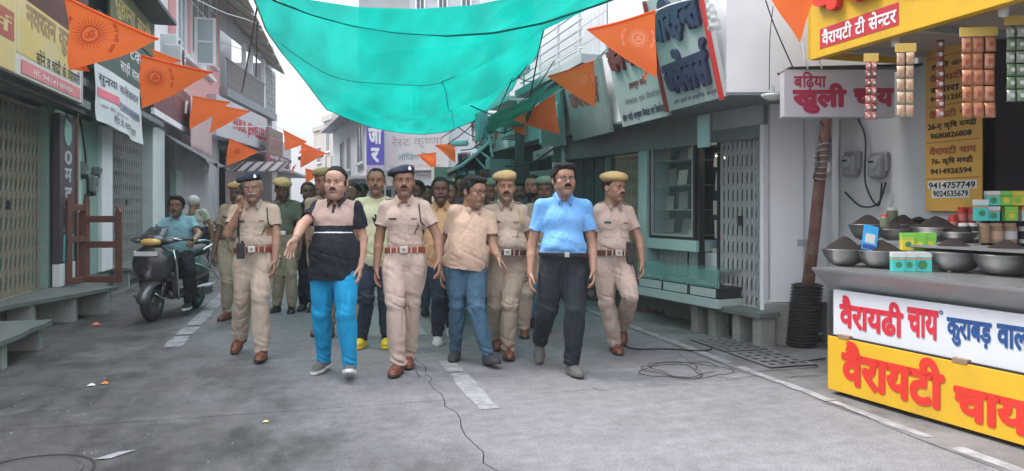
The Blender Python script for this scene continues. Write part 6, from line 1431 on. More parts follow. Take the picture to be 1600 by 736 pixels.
# conduit, boxes and meters
def wallthing(name, label, cat, px, py, off=0): s_, z_ = WB.uv(px, py, off); return WB.thing(name, label, cat, s_, z_, off=off), s_, z_
t, s_, z_ = wallthing('white_pipe', 'white vertical pipe on the wall right of the leaning pole', 'pipe', 1311, 322); t.location.z = 0
MB().tube([(0, -.04, .3), (0, -.04, 3.2)], .035, 10).build('tube', WHITEW, t, smooth=True)
for px, py, w_, h_, lb in [(1301, 262, .11, .11, 'small white junction box between pole and pipe'), (1296, 230, .12, .22, 'grey metal switch box above the white junction box'), ]:
    t, s_, z_ = wallthing('junction_box', lb, 'junction box', px, py); P('case', t, [WHITEW, GREYW][h_ > .2], -w_/2, w_/2, -.09, 0, -h_/2, h_/2, .008); P('cover_rim', t, METALG, -w_/2-.004, w_/2+.004, -.07, -.06, -h_/2-.004, h_/2+.004)
MTR = M('grey_meter_plastic', (.24, .25, .26), .4, 0, .08, alpha=.9)
for px, py, lb in [(1336, 258, 'grey electricity meter nearer the pipe on the stall wall'), (1378, 260, 'larger grey electricity meter above the tea bowls on the stall wall')]:
    t, s_, z_ = wallthing('electric_meter', lb, 'meter', px, py); P('case', t, MTR, -.085, .085, -.10, 0, -.11, .10, .03); P('shoulder', t, MTR, -.11, .11, -.05, 0, -.05, .13, .02)
    MB().lathe([(.001, 0), (.055, 0), (.06, -.02), (.06, .0)], 20, mat=Matrix.Translation((0, -.105, .03)) @ Matrix.Rotation(R(90), 4, 'X')).build('dial', M('dial_pale', (.34, .35, .35), .3), t); P('reading_window', t, BLK, -.03, .03, -.128, -.122, .03, .05)
cable([wpt(WB, 1337, 180, .05), wpt(WB, 1352, 215, .06), wpt(WB, 1352, 285, .08), wpt(WB, 1372, 322, .08), wpt(WB, 1378, 285, .08)], .009, 'black cable looping from above down to the larger stall meter')
cable([wpt(WB, 1320, 300, .05), wpt(WB, 1345, 322, .08), wpt(WB, 1372, 318, .08), wpt(WB, 1384, 285, .07)], .009, 'black cable hanging in a curve below both stall meters')
cable([at(1196, 0, 6.7), at(1212, 45, 6.7), at(1240, 108, 6.7)], .006, 'thin black cord hanging in front of the white wall')
cable([at(1208, 10, 6.6), at(1203, 60, 6.6), at(1202, 140, 6.6)], .004, 'thin dark cord hanging straight by the white wall')
# rusty pole leaning in its corrugated sleeve
pb_ = ground(1252, 540); pt_ = at(1292, 170, 6.9); rp = thing('leaning_pole', 'rusty brown pole leaning against the stall sign with wire wound round it', 'pole', (pb_.x, pb_.y, 0)); top = pt_-Vector((pb_.x, pb_.y, 0)); dirp = top.normalized()
MB().tube([Vector((0, 0, .05)), top*.5+Vector((.01, 0, 0)), top*1.05], [.062, .055, .048], 12).build('shaft', M('rusty_paint', (.155, .065, .045), .75, 0, .3, 9, .4, 60, dirt=.8, dcol=(.30, .24, .20), dscale=6), rp, smooth=True)
for k_ in range(7): c = top*(.72+.022*k_); MB().lathe([(.062+.004*(k_ % 2), -.005), (.070, 0), (.062, .005)], 12, mat=Matrix.Translation(c) @ Matrix.Rotation(R(8-5*k_), 4, 'X')).build('wire_wrap', METALG, rp, smooth=True)
for k_ in range(4): c = top*(.70+.05*k_); MB().tube([c, c+Vector((-.10+.05*k_, -.05, .05)), c+Vector((-.08, -.07, .14+.03*k_)), c+Vector((.02, -.03, .2))], .006, 5).build('loose_wire', BLK, rp, smooth=True)
sl_ = thing('corrugated_sleeve', 'black corrugated plastic pipe standing round the foot of the leaning pole', 'pipe', (pb_.x, pb_.y, 0)); prof = []
for k_ in range(19): z = .012+k_*.033; prof += [(.128, z), (.148, z+.006), (.148, z+.020), (.128, z+.026)]
shear = Matrix(((1, 0, dirp.x/dirp.z*.9, 0), (0, 1, dirp.y/dirp.z*.9, 0), (0, 0, 1, 0), (0, 0, 0, 1)))
MB().lathe(prof+[(.115, prof[-1][1]), (.115, .02)], 28, mat=shear).build('pipe', M('black_hdpe', (.022, .023, .026), .45, var=.2), sl_, smooth=False)
tag(MB().tube([ground(1262, 527, .03), ground(1295, 518, .10)], .012, 6).build('white_stick', WHITEW), 'short white plastic rod on the ground behind the black sleeve', 'rod')
rb_ = thing('rubble', 'dark broken masonry lump at the wall foot behind the black sleeve', 'masonry', ground(1283, 512)); s = SDF((-.35, -.3, -.1), (.35, .3, .5), .03); s.ell((0, 0, .12), (.24, .2, .22), .05); s.ell((.1, .05, .3), (.12, .12, .12), .05); v, q = s.mesh(); v = v+vnormals(v, q)*(vnoise(v*9, 2)*.05)[:, None]; np_ob('lump', v, q, [M('sooty_masonry', (.10, .10, .10), .9, 0, .3, 8, .5)], rb_)
# ---- counter
WCt = Wall((3.78, 4.72), (.13, -.991)); LC = 2.9
ct2 = WCt.thing('stall_counter', 'tea stall counter with steel lip over white and yellow painted panels', 'counter', 0, 0)
STEEL = M('brushed_steel', (.42, .42, .43), .38, .75, .06, 3, .05, 80, stretch=(1, 1, 8)); PW = M('white_flex_print', (.64, .66, .69), .5, 0, .03, dirt=.5, dcol=(.42, .42, .42), dscale=2.2, dlo=.50, dhi=.75); PY = M('yellow_flex_print', (.68, .40, .018), .5, 0, .05, dirt=.5, dcol=(.40, .24, .04), dscale=2.0, dlo=.50, dhi=.75)
P('carcass', ct2, GREYW, .02, LC, .03, .75, .03, .76); P('plinth', ct2, BLK, .05, LC, .06, .7, -.02, .028); wpn = P('white_panel', ct2, PW, 0, LC, .0, .028, .425, .775, .004); ypn = P('yellow_panel', ct2, PY, -.02, LC, -.035, .0265, .03, .43, .004)
P('yellow_return', ct2, PY, -.022, -.0, -.0, .70, .03, .42); P('panel_edge', ct2, BLK, -.015, LC, -.030, -.006, .432, .442)
for x_ in (.08, .98, 1.5): P('panel_clip', ct2, M('brown_clip', (.28, .18, .12), .6), x_, x_+.10, -.04, .0, .425, .455, .003)
MB().prism([(0, 0), (LC, 0), (LC, 1), (0, 1)], 0, 1) if False else None
mb = MB(); pr = [(.05, .775), (-.10, .915), (-.105, .935), (.80, .935), (.80, .90), (.10, .775)]
mb.add([(x_, y_, z_) for x_ in (-.11, LC) for y_, z_ in pr], [(0, 1, 2, 3, 4, 5)[::-1], tuple(range(6, 12))]+[(i, (i+1) % 6, (i+1) % 6+6, i+6) for i in range(6)]); mb.build('steel_lip', STEEL, ct2, .004)
P('top_sheet', ct2, M('worn_steel_top', (.26, .27, .27), .4, .6, .15, 6), -.09, LC, -.095, .78, .936, .939)
RDL = M('red_painted_letters', (.66, .035, .02), .45, 0, .05); BLL = M('blue_painted_letters', (.02, .075, .24), .45); RD2 = M('crimson_painted_letters', (.62, .03, .05), .45)
sx = WCt.S; zz = WCt.Z
lettering(ypn, 'वैरायटी', sx(1315, .035), sx(1477, .035), zz(1380, 618, .035), zz(1400, 555, .035)+.03, -.039, RDL, .042); lettering(ypn, 'चाय', sx(1490, .035), sx(1612, .035), zz(1540, 668, .035)+.01, zz(1520, 608, .035)+.0, -.039, RDL, .042)
lettering(wpn, 'वैरायढी', sx(1312), sx(1412), zz(1360, 520), zz(1340, 464), -.004, RD2, .028); lettering(wpn, 'चाय', sx(1418), sx(1467), zz(1440, 528), zz(1440, 482), -.004, RD2, .028)
lettering(wpn, 'कुराबड़', sx(1480), sx(1550), zz(1515, 544), zz(1515, 500), -.004, BLL, .028); lettering(wpn, 'वाला', sx(1558), sx(1618), zz(1580, 546), zz(1580, 508), -.004, BLL, .028)
MB().lathe([(.007, 0), (.013, 0), (.013, .002), (.007, .002)], 16, mat=Matrix.Translation((sx(1471), -.002, zz(1471, 488))) @ Matrix.Rotation(R(90), 4, 'X')).build('ring_mark', BLL, wpn)
P('tier_shelf', ct2, STEEL, -.05, LC, .36, .80, 1.105, 1.12); 
for k_ in range(5): P('shelf_leg', ct2, STEEL, .0+.6*k_, .03+.6*k_, .42, .45, .94, 1.104)
# ---- bowls of loose tea
BST = M('bowl_steel', (.29, .285, .28), .42, .85, .12, 14); TEA = M('black_tea_leaf', (.022, .014, .012), .95, 0, .5, 90, 1.0, 160); WHB = M('white_enamel_bowl', (.62, .62, .60), .3)
def bowl(px, py, r, zt, label, h=.125, heap=.11, mat=None, fill=None):
    p = ground(px, py, zt); b = thing('tea_bowl', label, 'bowl', (p.x, p.y, zt+.002), 0, 'bowls of loose tea on the stall')
    MB().lathe([(.001, .004), (r*.42, .0), (r*.68, .022), (r*.90, h*.60), (r*.985, h*.94), (r*1.05, h), (r*1.05, h+.004), (r*.97, h), (r*.87, h*.62), (r*.5, .03), (.001, .02)], 36).build('bowl', mat or BST, b, smooth=True)
    n = 26; Pm = []
    rg_ = random.Random(int(px))
    for i in range(11):
        k = i/10; rad = r*.955*k; Pm.append([Vector((rad*math.cos(a), rad*math.sin(a), h*.93+heap*(1-k)**1.05*(1-.18*math.exp(-k*6))+.006*mnoise.noise(Vector((rad*math.cos(a)*22, rad*math.sin(a)*22, px))))) for a in [2*math.pi*j/n for j in range(n+1)]])
    mb = MB(); mb.open = True; mb.grid(Pm); o = mb.build('tea_heap', fill or TEA, b, smooth=True); o['kind'] = 'stuff'; return b
bowl(1319, 415, .162, .94, 'steel bowl heaped with black tea at the left end of the counter', .125, .13); bowl(1376, 418, .168, .94, 'second steel bowl of black tea from the left in the front row')
bowl(1490, 424, .19, .94, 'large steel bowl of black tea right of the turquoise tea packets', .135, .13); bowl(1572, 430, .195, .94, 'large steel bowl of black tea at the right edge of the picture', .135, .13)
bowl(1356, 375, .150, 1.12, 'steel bowl of tea at the left end of the upper shelf, behind the blue card'); bowl(1410, 374, .140, 1.12, 'middle steel bowl of tea on the upper shelf before the olive jar'); bowl(1463, 378, .175, 1.12, 'steel bowl of tea on the upper shelf below the yellow banner', .11, .12)
bowl(1347, 411, .12, .94, 'steel tea bowl squeezed behind the first two of the front row', .10, .07); bowl(1455, 405, .11, .94, 'steel tea bowl behind the turquoise cartons', .10, .08)
bowl(1533, 402, .100, .96, 'small white bowl of tea between the two large front bowls', .08, .05, WHB)
bowl(1436, 352, .085, 1.235, 'small black pan lying on the tea of the upper shelf', .05, .03, BLK)
def carton(px, py, zt, w_, h_, d_, cols, label, group, yaw=0, tt=None):
    p = ground(px, py, zt) if tt is None else at(px, py, tt); zt = p.z-.001; b = thing('tea_carton', label, 'carton', (p.x, p.y, zt+.001), WCt.rz+R(yaw+55), group); m = MB(); P('box', b, cols[0], -w_/2, w_/2, -d_/2, d_/2, 0, h_, .002)
    P('top_band', b, cols[1], -w_/2-.001, w_/2+.001, -d_/2-.001, d_/2+.001, h_*.76, h_+.0012); P('stripe', b, cols[2], -w_/2-.0015, w_/2+.0015, -d_/2-.0015, d_/2+.0015, h_*.64, h_*.70)
    MB().lathe([(.001, 0), (w_*.26, 0), (w_*.26, .0015), (.001, .0015)], 16, mat=Matrix.Translation((0, -d_/2-.001, h_*.36)) @ Matrix.Rotation(R(90), 4, 'X')).build('round_print', cols[3], b); return b
TURQ = M('turquoise_card', (.07, .52, .47), .5); CWH = M('white_card', (.62, .62, .60), .5); COR = M('orange_card', (.65, .22, .08), .5); LIME = M('lime_green_card', (.20, .55, .06), .5); CYEL = M('yellow_card', (.70, .56, .04), .5); DGR = M('dark_green_print', (.04, .22, .08), .5)
for i, (px, lb) in enumerate([(1402, 'turquoise and white tea carton nearest the second bowl'), (1419, 'middle turquoise and white tea carton under the green packets'), (1439, 'widest turquoise and white tea carton under the green packets')]): carton(px, 424, .94, .080 if i < 2 else .12, .135, .07, [TURQ, CWH, COR, DGR], lb, 'turquoise tea cartons')
for i, (px, lb) in enumerate([(1417, 'yellow-green tea packet on the left above the turquoise cartons'), (1434, 'middle green tea packet with yellow disc above the turquoise cartons'), (1451, 'right green tea packet with yellow disc above the turquoise cartons')]): carton(px, 391, 1.078, .080, .125, .07, [LIME if i else CYEL, LIME, LIME, CYEL if i else DGR], lb, 'green tea packets')
zs = 1.122
for (px, py, z_, c, lb) in [(1532, 345, 1.275, [TURQ, CWH, COR, DGR], 'turquoise carton standing left on top of the cereal jars'), (1550, 345, 1.275, [TURQ, CWH, COR, DGR], 'lower turquoise carton under the upper one on the jars'), (1550, 321, 1.385, [TURQ, CWH, COR, DGR], 'uppermost turquoise carton with white top'),
                            (1569, 321, 1.385, [LIME, LIME, DGR, CYEL], 'bright green packet with yellow disc on top of the stack'), (1588, 321, 1.385, [CYEL, CYEL, LIME, LIME], 'yellow packet on top of the stack at the right'), (1578, 345, 1.275, [LIME, LIME, CYEL, CYEL], 'green packet with yellow disc lower in the right stack'), (1604, 345, 1.275, [CWH, COR, CYEL, COR], 'pale orange packet at the right edge of the picture')]:
    carton(px, py, z_, .084, .105 if px != 1532 else .155, .06, c, lb, 'packets stacked on the jars', 0, 5.45)
def jar(px, py, zt, r, h, mats, label, group, tt=None):
    p = ground(px, py, zt) if tt is None else at(px, py, tt); zt = p.z; b = thing('jar', label, 'jar', (p.x, p.y, zt+.001), 0, group)
    MB().lathe([(.001, 0), (r*.92, 0), (r, .01), (r, h*.78), (r*.8, h*.86), (r*.8, h*.88), (.001, h*.88)], 20).build('body', mats[0], b, smooth=False); MB().lathe([(.001, h*.84), (r*.86, h*.84), (r*.88, h*.86), (r*.86, h), (.001, h)], 20).build('lid', mats[1], b)
    MB().lathe([(r+.0015, h*.2), (r+.0015, h*.6)], 20).build('label', mats[2], b, smooth=True)
REDJ = M('red_plastic', (.55, .04, .03), .35); OAT = M('cereal_flakes', (.40, .27, .15), .8, 0, .35, 60); PEACH = M('peach_label', (.62, .40, .28), .6); OLJ = M('olive_herb_jar', (.16, .17, .10), .4, 0, .25, 30)
jar(1394, 352, 1.235, .045, .15, [OLJ, CWH, OLJ], 'tall olive herb jar with white lid behind the tea bowls', 'jars on the upper shelf')
for i, (px, m3, lb) in enumerate([(1505, [BLK, CWH, M('pale_label', (.4, .42, .4), .6)], 'black jar with pale label on the left of the jar row'), (1520, [BLK, CWH, MATS['pale_label']], 'black jar with pale label next to the cereal jars'), (1536, [OAT, PEACH, OAT], 'cereal jar on the left of three under the cartons'), (1556, [OAT, PEACH, PEACH], 'middle cereal jar with peach label'), (1578, [OAT, PEACH, CWH], 'right cereal jar with white label'), (1602, [CWH, BLK, BLK], 'white jar with black lid at the right picture edge')]):
    jar(px, 380, 1.122, .036 if i < 2 else .046, .15, m3, lb, 'jars on the upper shelf')
for i, (px, lb) in enumerate([(1489, 'red jar standing alone left of the red lidded pair'), (1503, 'left red lidded jar of the pair behind the black jars'), (1517, 'right red lidded jar of the pair behind the black jars')]): jar(px, 362 if i == 0 else 350, 1.225, .034, .13, [REDJ, REDJ, M('pink_label', (.6, .2, .18), .6)], lb, 'red jars behind the black ones', 5.72)
bowl(1395, 376, .12, 1.12, 'small steel tea bowl wedged between two larger ones on the upper shelf', .09, .08); bowl(1500, 380, .12, 1.12, 'small steel tea bowl before the black jars', .08, .06)
jar(1382, 356, 1.235, .03, .10, [OLJ, REDJ, OLJ], 'short herb jar with red lid beside the olive jar', 'jars on the upper shelf')
# blue payment card
pc = thing('payment_card', 'bright blue payment card tilted against the tea bowls', 'card', at(1357, 391, 5.45), -YAW); tm = Matrix.Rotation(R(14), 4, 'Y') @ Matrix.Rotation(R(-14), 4, 'X')
MB().box(-.055, .055, -.003, .003, 0, .19, tm).build('card', M('sky_blue_card', (.03, .36, .72), .3, var=0), pc); MB().box(-.036, .036, -.0052, -.0032, .055, .125, tm).build('white_square', CWH, pc); MB().box(-.05, .05, -.0052, -.0032, .008, .04, tm).build('navy_band', M('navy_card', (.03, .06, .30), .4), pc)
# ---- hanging yellow banner with phone numbers
bnn = WB.thing('stall_banner', 'tall yellow banner of shop addresses and phone numbers on the stall wall', 'banner', WB.S(1446, .04), 0, off=.04); wB = WB.S(1534, .04)-WB.S(1446, .04); zb, zt = WB.Z(1490, 330, .04), 2.78
PY2 = M('ochre_flex_print', (.60, .34, .07), .5, 0, .05, 1.5); P('sheet', bnn, PY2, 0, wB, .0, .012, zb, zt); BIK = M('black_print', (.02, .02, .02), .5, var=0); BRR = M('brown_red_print', (.34, .09, .04), .5, var=0)
def bl(s, u0, u1, py0, py1, mt, bd=.02): lettering(bnn, s, u0*wB, u1*wB, WB.Z(1490, py1, .04), WB.Z(1490, py0, .04), -.003, mt, bd)
def strip(py0, py1, u0, u1): P('white_strip', bnn, CWH, u0*wB, u1*wB, -.0022, -.0002, WB.Z(1490, py1, .04), WB.Z(1490, py0, .04))
strip(282, 295, .05, .92); strip(295.5, 309, .12, .80); bl('9414757749', .07, .90, 284, 294, BIK); bl('9024535679', .15, .78, 297.5, 307, BIK)
bl('9414926594', .10, .84, 262, 271, BIK); bl('76- कृषि मण्डी', .12, .86, 244, 258, BIK); bl('वैरायटी चाय', .08, .92, 226, 240, BRR, .03)
bl('9680826808', .10, .84, 205, 214, BIK); bl('26-ए कृषि मण्डी', .05, .92, 187, 202, BIK); bl('वैरायटी चाय', .08, .92, 168, 182, BRR, .03); bl('9424126042', .10, .84, 146, 155, BIK); bl('सवारा वे', .10, .84, 128, 141, BIK); bl('वैरायटी', .08, .7, 110, 123, BRR, .03); bl('हमारे अन्य', .12, .8, 92, 104, BIK)
for py in (278, 220, 162, 84, 70): P('rule', bnn, BRR, .03*wB, .97*wB, -.003, -.0005, WB.Z(1490, py, .04)-.003, WB.Z(1490, py, .04)+.003)
# ---- projecting fascia sign
WT = Wall((4.0, 6.0), (0, -1)); a0 = WT.S(1272); fs = WT.thing('stall_sign', 'big yellow stall sign with raised red letters over the counter', 'sign', a0, 2.60); LF2 = 3.2
P('panel', fs, PY, 0, LF2, -.04, .04, 0, .95, .004); P('red_strip', fs, M('crimson_flex', (.52, .03, .05), .5), sx and WT.S(1288)-a0, WT.S(1412)-a0, -.043, -.0405, .065, .225)
lettering(fs, 'वैरायटी टी सेन्टर', WT.S(1292)-a0, WT.S(1409)-a0, .085, .215, -.0455, WHT, .015)
lettering(fs, 'वैरायटी', WT.S(1280)-a0, WT.S(1480)-a0+.25, .32, .80, -.042, RDL, .06, .06); lettering(fs, 'बढ़िया चाय', WT.S(1467)-a0+.02, WT.S(1467)-a0+1.3, .24, .50, -.0425, NAVYP, .045)
P('end_cap', fs, M('yellow_edge', (.55, .33, .02), .5), -.03, -.002, -.04, 1.0, .02, .93); P('soffit', fs, M('beige_soffit', (.36, .28, .23), .7, 0, .1, 2, dirt=.4, dcol=(.2, .15, .12)), 0, LF2, .042, 1.04, .10, .14)
for k_ in range(4): P('soffit_rib', fs, METALG, .1+.75*k_, .16+.75*k_, .05, 1.0, .05, .098)
for k_, px in enumerate((1385, 1552)): q = WT.S(px)-a0; MB().lathe([(.001, -.10), (.028, -.09), (.032, -.05), (.028, -.02), (.02, 0)], 14, c=(q, .08, .05)).build('bulb_holder', M('white_ceramic', (.6, .58, .55), .3), fs, smooth=True)
MB().tube([(0, .15, .04), (LF2, .15, .04)], .008, 6).build('hanging_rail', BLK, fs)
# ---- hanging sachet strips
def sachets(px0, px1, py0, py1, t_, cols, nrow, ncol, card, label):
    a = at(px0, py0, t_); w_ = (px1-px0)/F*t_; h_ = (py1-py0)/F*t_; t = thing('sachet_strip', label, 'sachets', a, -YAW-R(8), 'sachet strips hanging from the stall sign'); t['label'] = label; cw_, ch_ = w_/ncol, h_/nrow; me = {}
    if card is not None: P('header_card', t, card, -.01, w_+.01, -.006, .002, .002, .06)
    r = random.Random(int(px0))
    for i in range(ncol):
        for j in range(nrow):
            key = r.choice([0, 1])
            if key not in me:
                g_ = [[Vector((cw_*u, -.012*math.sin(math.pi*u)*math.sin(math.pi*v_)-.001, -ch_*v_)) for u in (0.04, .3, .7, .96)] for v_ in (.03, .3, .7, .95)]
                o = MB().grid(g_, .004).build('sachet', cols[key], t, smooth=True)
                me[key] = o.data
            else: o = new_ob('sachet', me[key], t)
            o.location = (i*cw_, r.uniform(-.006, .006), -j*ch_); o.rotation_euler = (R(r.uniform(-4, 4)), 0, R(r.uniform(-6, 6)))
            key2 = ('sp', round(cw_, 4), round(ch_, 4))
            if key2 not in me: d = MB().lathe([(.001, 0), (cw_*.24, 0), (cw_*.24, .002), (.001, .002)], 10, mat=Matrix.Translation((cw_*.5, -.015, -ch_*.5)) @ Matrix.Rotation(R(90), 4, 'X')).build('print_spot', cols[2], o); me[key2] = d.data
            else: new_ob('print_spot', me[key2], o)
OS1 = M('orange_sachet', (.58, .27, .16), .35, 0, .3, 25); OS2 = M('deep_orange_sachet', (.50, .20, .11), .35, 0, .3, 25); GS1 = M('green_sachet', (.20, .29, .17), .3, 0, .35, 25); GS2 = M('silver_green_sachet', (.36, .42, .34), .3, .3, .3, 25); TS = M('tan_sachet', (.58, .42, .28), .4, 0, .25, 30); DR = M('dark_red_sachet', (.28, .09, .07), .35, 0, .4, 40); PKS = M('pink_sachet', (.52, .20, .16), .4, 0, .3, 30)
WC2 = M('card_yellow', (.66, .46, .10), .5)
sachets(1352, 1369, 97, 188, 5.2, [DR, PKS, CWH], 7, 2, WC2, 'thin strip of dark red sachets in front of the grey tea sign'); sachets(1401, 1427, 82, 184, 5.0, [TS, TS, OS1], 5, 2, WC2, 'tan sachet strip hanging right of the grey tea sign')
sachets(1462, 1475, 62, 186, 5.1, [PKS, DR, CWH], 8, 1, None, 'narrow pink sachet strip in front of the yellow banner'); sachets(1502, 1552, 58, 186, 4.7, [OS1, OS2, BRR], 5, 3, WC2, 'wide orange sachet sheet hanging before the yellow banner'); sachets(1572, 1615, 40, 160, 4.6, [GS1, GS2, CWH], 6, 3, WC2, 'green sachet sheet hanging at the right edge of the picture')
# ---- box sign across the lane
ks = thing('hanging_sign', 'pale grey box sign with crimson Hindi letters beside the leaning pole', 'sign', at(1225, 182, 6.3), -YAW); u = 6.3/F; w_ = 173*u; h_ = 72*u
P('box', ks, M('pale_grey_sign', (.46, .43, .46), .5, 0, .03), 0, w_, 0, .10, 0, h_, .004); 
for a, b, c, d in ((-.006, w_+.006, -.006, .004), (-.006, w_+.006, h_-.004, h_+.006)): P('edge_trim', ks, METALG, a, b, -.004, .104, c, d)
CR = M('crimson_sign_ink', (.34, .015, .05), .5, var=.03); lettering(ks, 'बढ़िया', 15*u, 66*u, 40*u, 70*u, -.003, CR, .015); lettering(ks, 'खुली', 13*u, 98*u, 4*u, 52*u, -.003, CR, .05); lettering(ks, 'चाय', 108*u, 172*u, 15*u, 44*u, -.003, CR, .05)
MB().box(.06, w_+.25, .0, .30, h_+.012, h_+.03, Matrix.Rotation(R(-1.5), 4, 'Y')).build('dark_cover', BLK, ks)
for x_ in (.18, .30): MB().tube([(x_, .05, h_+.25), (x_, .0, h_+.08), (x_+.02, -.01, h_+.01)], .006, 5).build('tie_wire', METALG, ks)
# ================================================================ SHADE NET AND PENNANTS
net = M('sea_green_shade_net', (.0, .25, .22), .95, 0, .04, 1.2, spec=.05)
_n = net.node_tree.nodes; _l = net.node_tree.links; _b = _n['Principled BSDF']; _o = [x for x in _n if x.type == 'OUTPUT_MATERIAL'][0]
_t = _n.new('ShaderNodeBsdfTranslucent'); _t.inputs[0].default_value = (.0, .33, .27, 1); _m = _n.new('ShaderNodeMixShader'); _m.inputs[0].default_value = .72; _l.new(_b.outputs[0], _m.inputs[1]); _l.new(_t.outputs[0], _m.inputs[2])
_w = _n.new('ShaderNodeTexNoise'); _w.inputs['Scale'].default_value = .5; _w.inputs['Detail'].default_value = 3; _tc = _n.new('ShaderNodeTexCoord'); _l.new(_tc.outputs['Object'], _w.inputs['Vector'])
_mp = _n.new('ShaderNodeMapRange'); _mp.inputs[3].default_value = .56; _mp.inputs[4].default_value = .86; _l.new(_w.outputs['Fac'], _mp.inputs[0]); _l.new(_mp.outputs[0], _m.inputs[0]); _tr = _n.new('ShaderNodeBsdfTransparent'); _tr.inputs[0].default_value = (.8, 1, 1, 1); _m2 = _n.new('ShaderNodeMixShader'); _m2.inputs[0].default_value = .03; _l.new(_m.outputs[0], _m2.inputs[1]); _l.new(_tr.outputs[0], _m2.inputs[2]); _l.new(_m2.outputs[0], _o.inputs[0])
def poly_at(pts, u):
    pts = [at(*p) for p in pts]; L_ = [0]
    for a, b in zip(pts[:-1], pts[1:]): L_.append(L_[-1]+(b-a).length)
    d = u*L_[-1]
    for i in range(len(pts)-1):
        if d <= L_[i+1] or i == len(pts)-2: return pts[i].lerp(pts[i+1], (d-L_[i])/max(L_[i+1]-L_[i], 1e-6))
E0 = [(380, -70, 6.6), (455, -5, 6.7), (560, 11, 6.8), (650, 14, 6.8), (740, 8, 6.8), (800, -4, 6.8), (960, -60, 6.6)]
E1 = [(385, -28, 8.0), (430, 0, 8.1), (490, 22, 8.2), (550, 38, 8.25), (620, 49, 8.3), (700, 54, 8.3), (770, 50, 8.3), (850, 34, 8.2), (945, 2, 8.1), (980, -12, 8.0)]
E2 = [(510, 171, 15.5), (545, 186, 16), (580, 199, 16.4), (620, 207, 16.8), (660, 210, 17), (700, 206, 17), (740, 189, 16), (772, 166, 15), (800, 140, 14), (812, 115, 13)]
LE = [(385, -28, 8.0), (405, 18, 8.6), (416, 48, 9.3), (440, 82, 10.4), (458, 103, 11.2), (478, 128, 12.6), (494, 150, 14), (510, 171, 15.5)]
RE = [(980, -12, 8.0), (945, 3, 8.2), (862, 33, 8.7), (850, 45, 9.2), (840, 85, 10.6), (832, 97, 11.4), (822, 96, 12.2), (812, 115, 13)]
def coons(u, v):
    a = poly_at(E1, u); b = poly_at(E2, u); c = poly_at(LE, v); d = poly_at(RE, v); p = a*(1-v)+b*v+c*(1-u)+d*u
    q = poly_at(E1, 0)*(1-u)*(1-v)+poly_at(E1, 1)*u*(1-v)+poly_at(E2, 0)*(1-u)*v+poly_at(E2, 1)*u*v; r = p-q
    w_ = math.sin(math.pi*u)*math.sin(math.pi*v); r.z += w_*(.07*math.sin(v*17+u*2)+.05*math.sin(u*16+v*9)+.10*mnoise.noise(Vector((u*3, v*5, 1)))) - .10*w_*math.exp(-((v-.22)/.08)**2); return r
nt_ = thing('shade_net_canopy', 'large sea-green shade net slung across the street over the crowd', 'shade net', (0, 0, 0))
_wv = _n.new('ShaderNodeTexNoise'); _wv.inputs['Scale'].default_value = 1.1; _wv.inputs['Detail'].default_value = 5; _wm = _n.new('ShaderNodeMapping'); _wm.inputs['Scale'].default_value = (2.4, .5, 1); _l.new(_tc.outputs['Object'], _wm.inputs[0]); _l.new(_wm.outputs[0], _wv.inputs['Vector'])
_wr = _n.new('ShaderNodeMixRGB'); _wr.inputs[1].default_value = (.0, .24, .195, 1); _wr.inputs[2].default_value = (.0, .37, .30, 1); _wq = _n.new('ShaderNodeMapRange'); _wq.inputs[1].default_value = .35; _wq.inputs[2].default_value = .65; _l.new(_wv.outputs['Fac'], _wq.inputs[0]); _l.new(_wq.outputs[0], _wr.inputs[0]); _l.new(_wr.outputs[0], _t.inputs[0])
mb = MB(); mb.open = True; mb.grid([[coons(i/48, j/40) for i in range(49)] for j in range(41)]); mb.build('net_sheet', net, nt_, smooth=True)
mb = MB(); mb.open = True; mb.grid([[poly_at(E0, i/40).lerp(poly_at(E1, i/40), j/8)-Vector((0, 0, .10*math.sin(math.pi*j/8)*math.sin(math.pi*i/40))) for i in range(41)] for j in range(9)]); mb.build('front_sheet', net, nt_, smooth=True)
DKR = M('dark_green_rope', (.01, .14, .12), .7)
MB().tube([poly_at(E1, i/40)-Vector((0, 0, .015)) for i in range(41)], .012, 6).build('rope', DKR, nt_, smooth=True); MB().tube([poly_at(LE, i/30) for i in range(31)], .010, 5).build('edge_cord', M('yellow_cord', (.45, .42, .12), .7), nt_, smooth=True)
MB().tube([poly_at(E2, i/30) for i in range(31)], .012, 5).build('edge_cord', DKR, nt_, smooth=True); MB().tube([poly_at(RE, i/30) for i in range(31)], .010, 5).build('edge_cord', DKR, nt_, smooth=True)
MB().tube([coons(.575-.125*((j-5)/19)**.8, j/24)-Vector((0, 0, .012)) for j in range(5, 25)], .006, 5).build('seam_cord', DKR, nt_, smooth=True)
MB().tube([coons(.62-.58*(j/20), .20+.07*math.sin(j/20*math.pi))-Vector((0, 0, .008)) for j in range(21)], .004, 5).build('fold_seam', DKR, nt_, smooth=True)
cable([at(385, -28, 8.0), at(350, -80, 8)], .01, 'green rope end tying the net to the left', 'rope', DKR); cable([at(980, -12, 8), at(1100, -60, 8)], .01, 'green rope end tying the net to the right', 'rope', DKR)
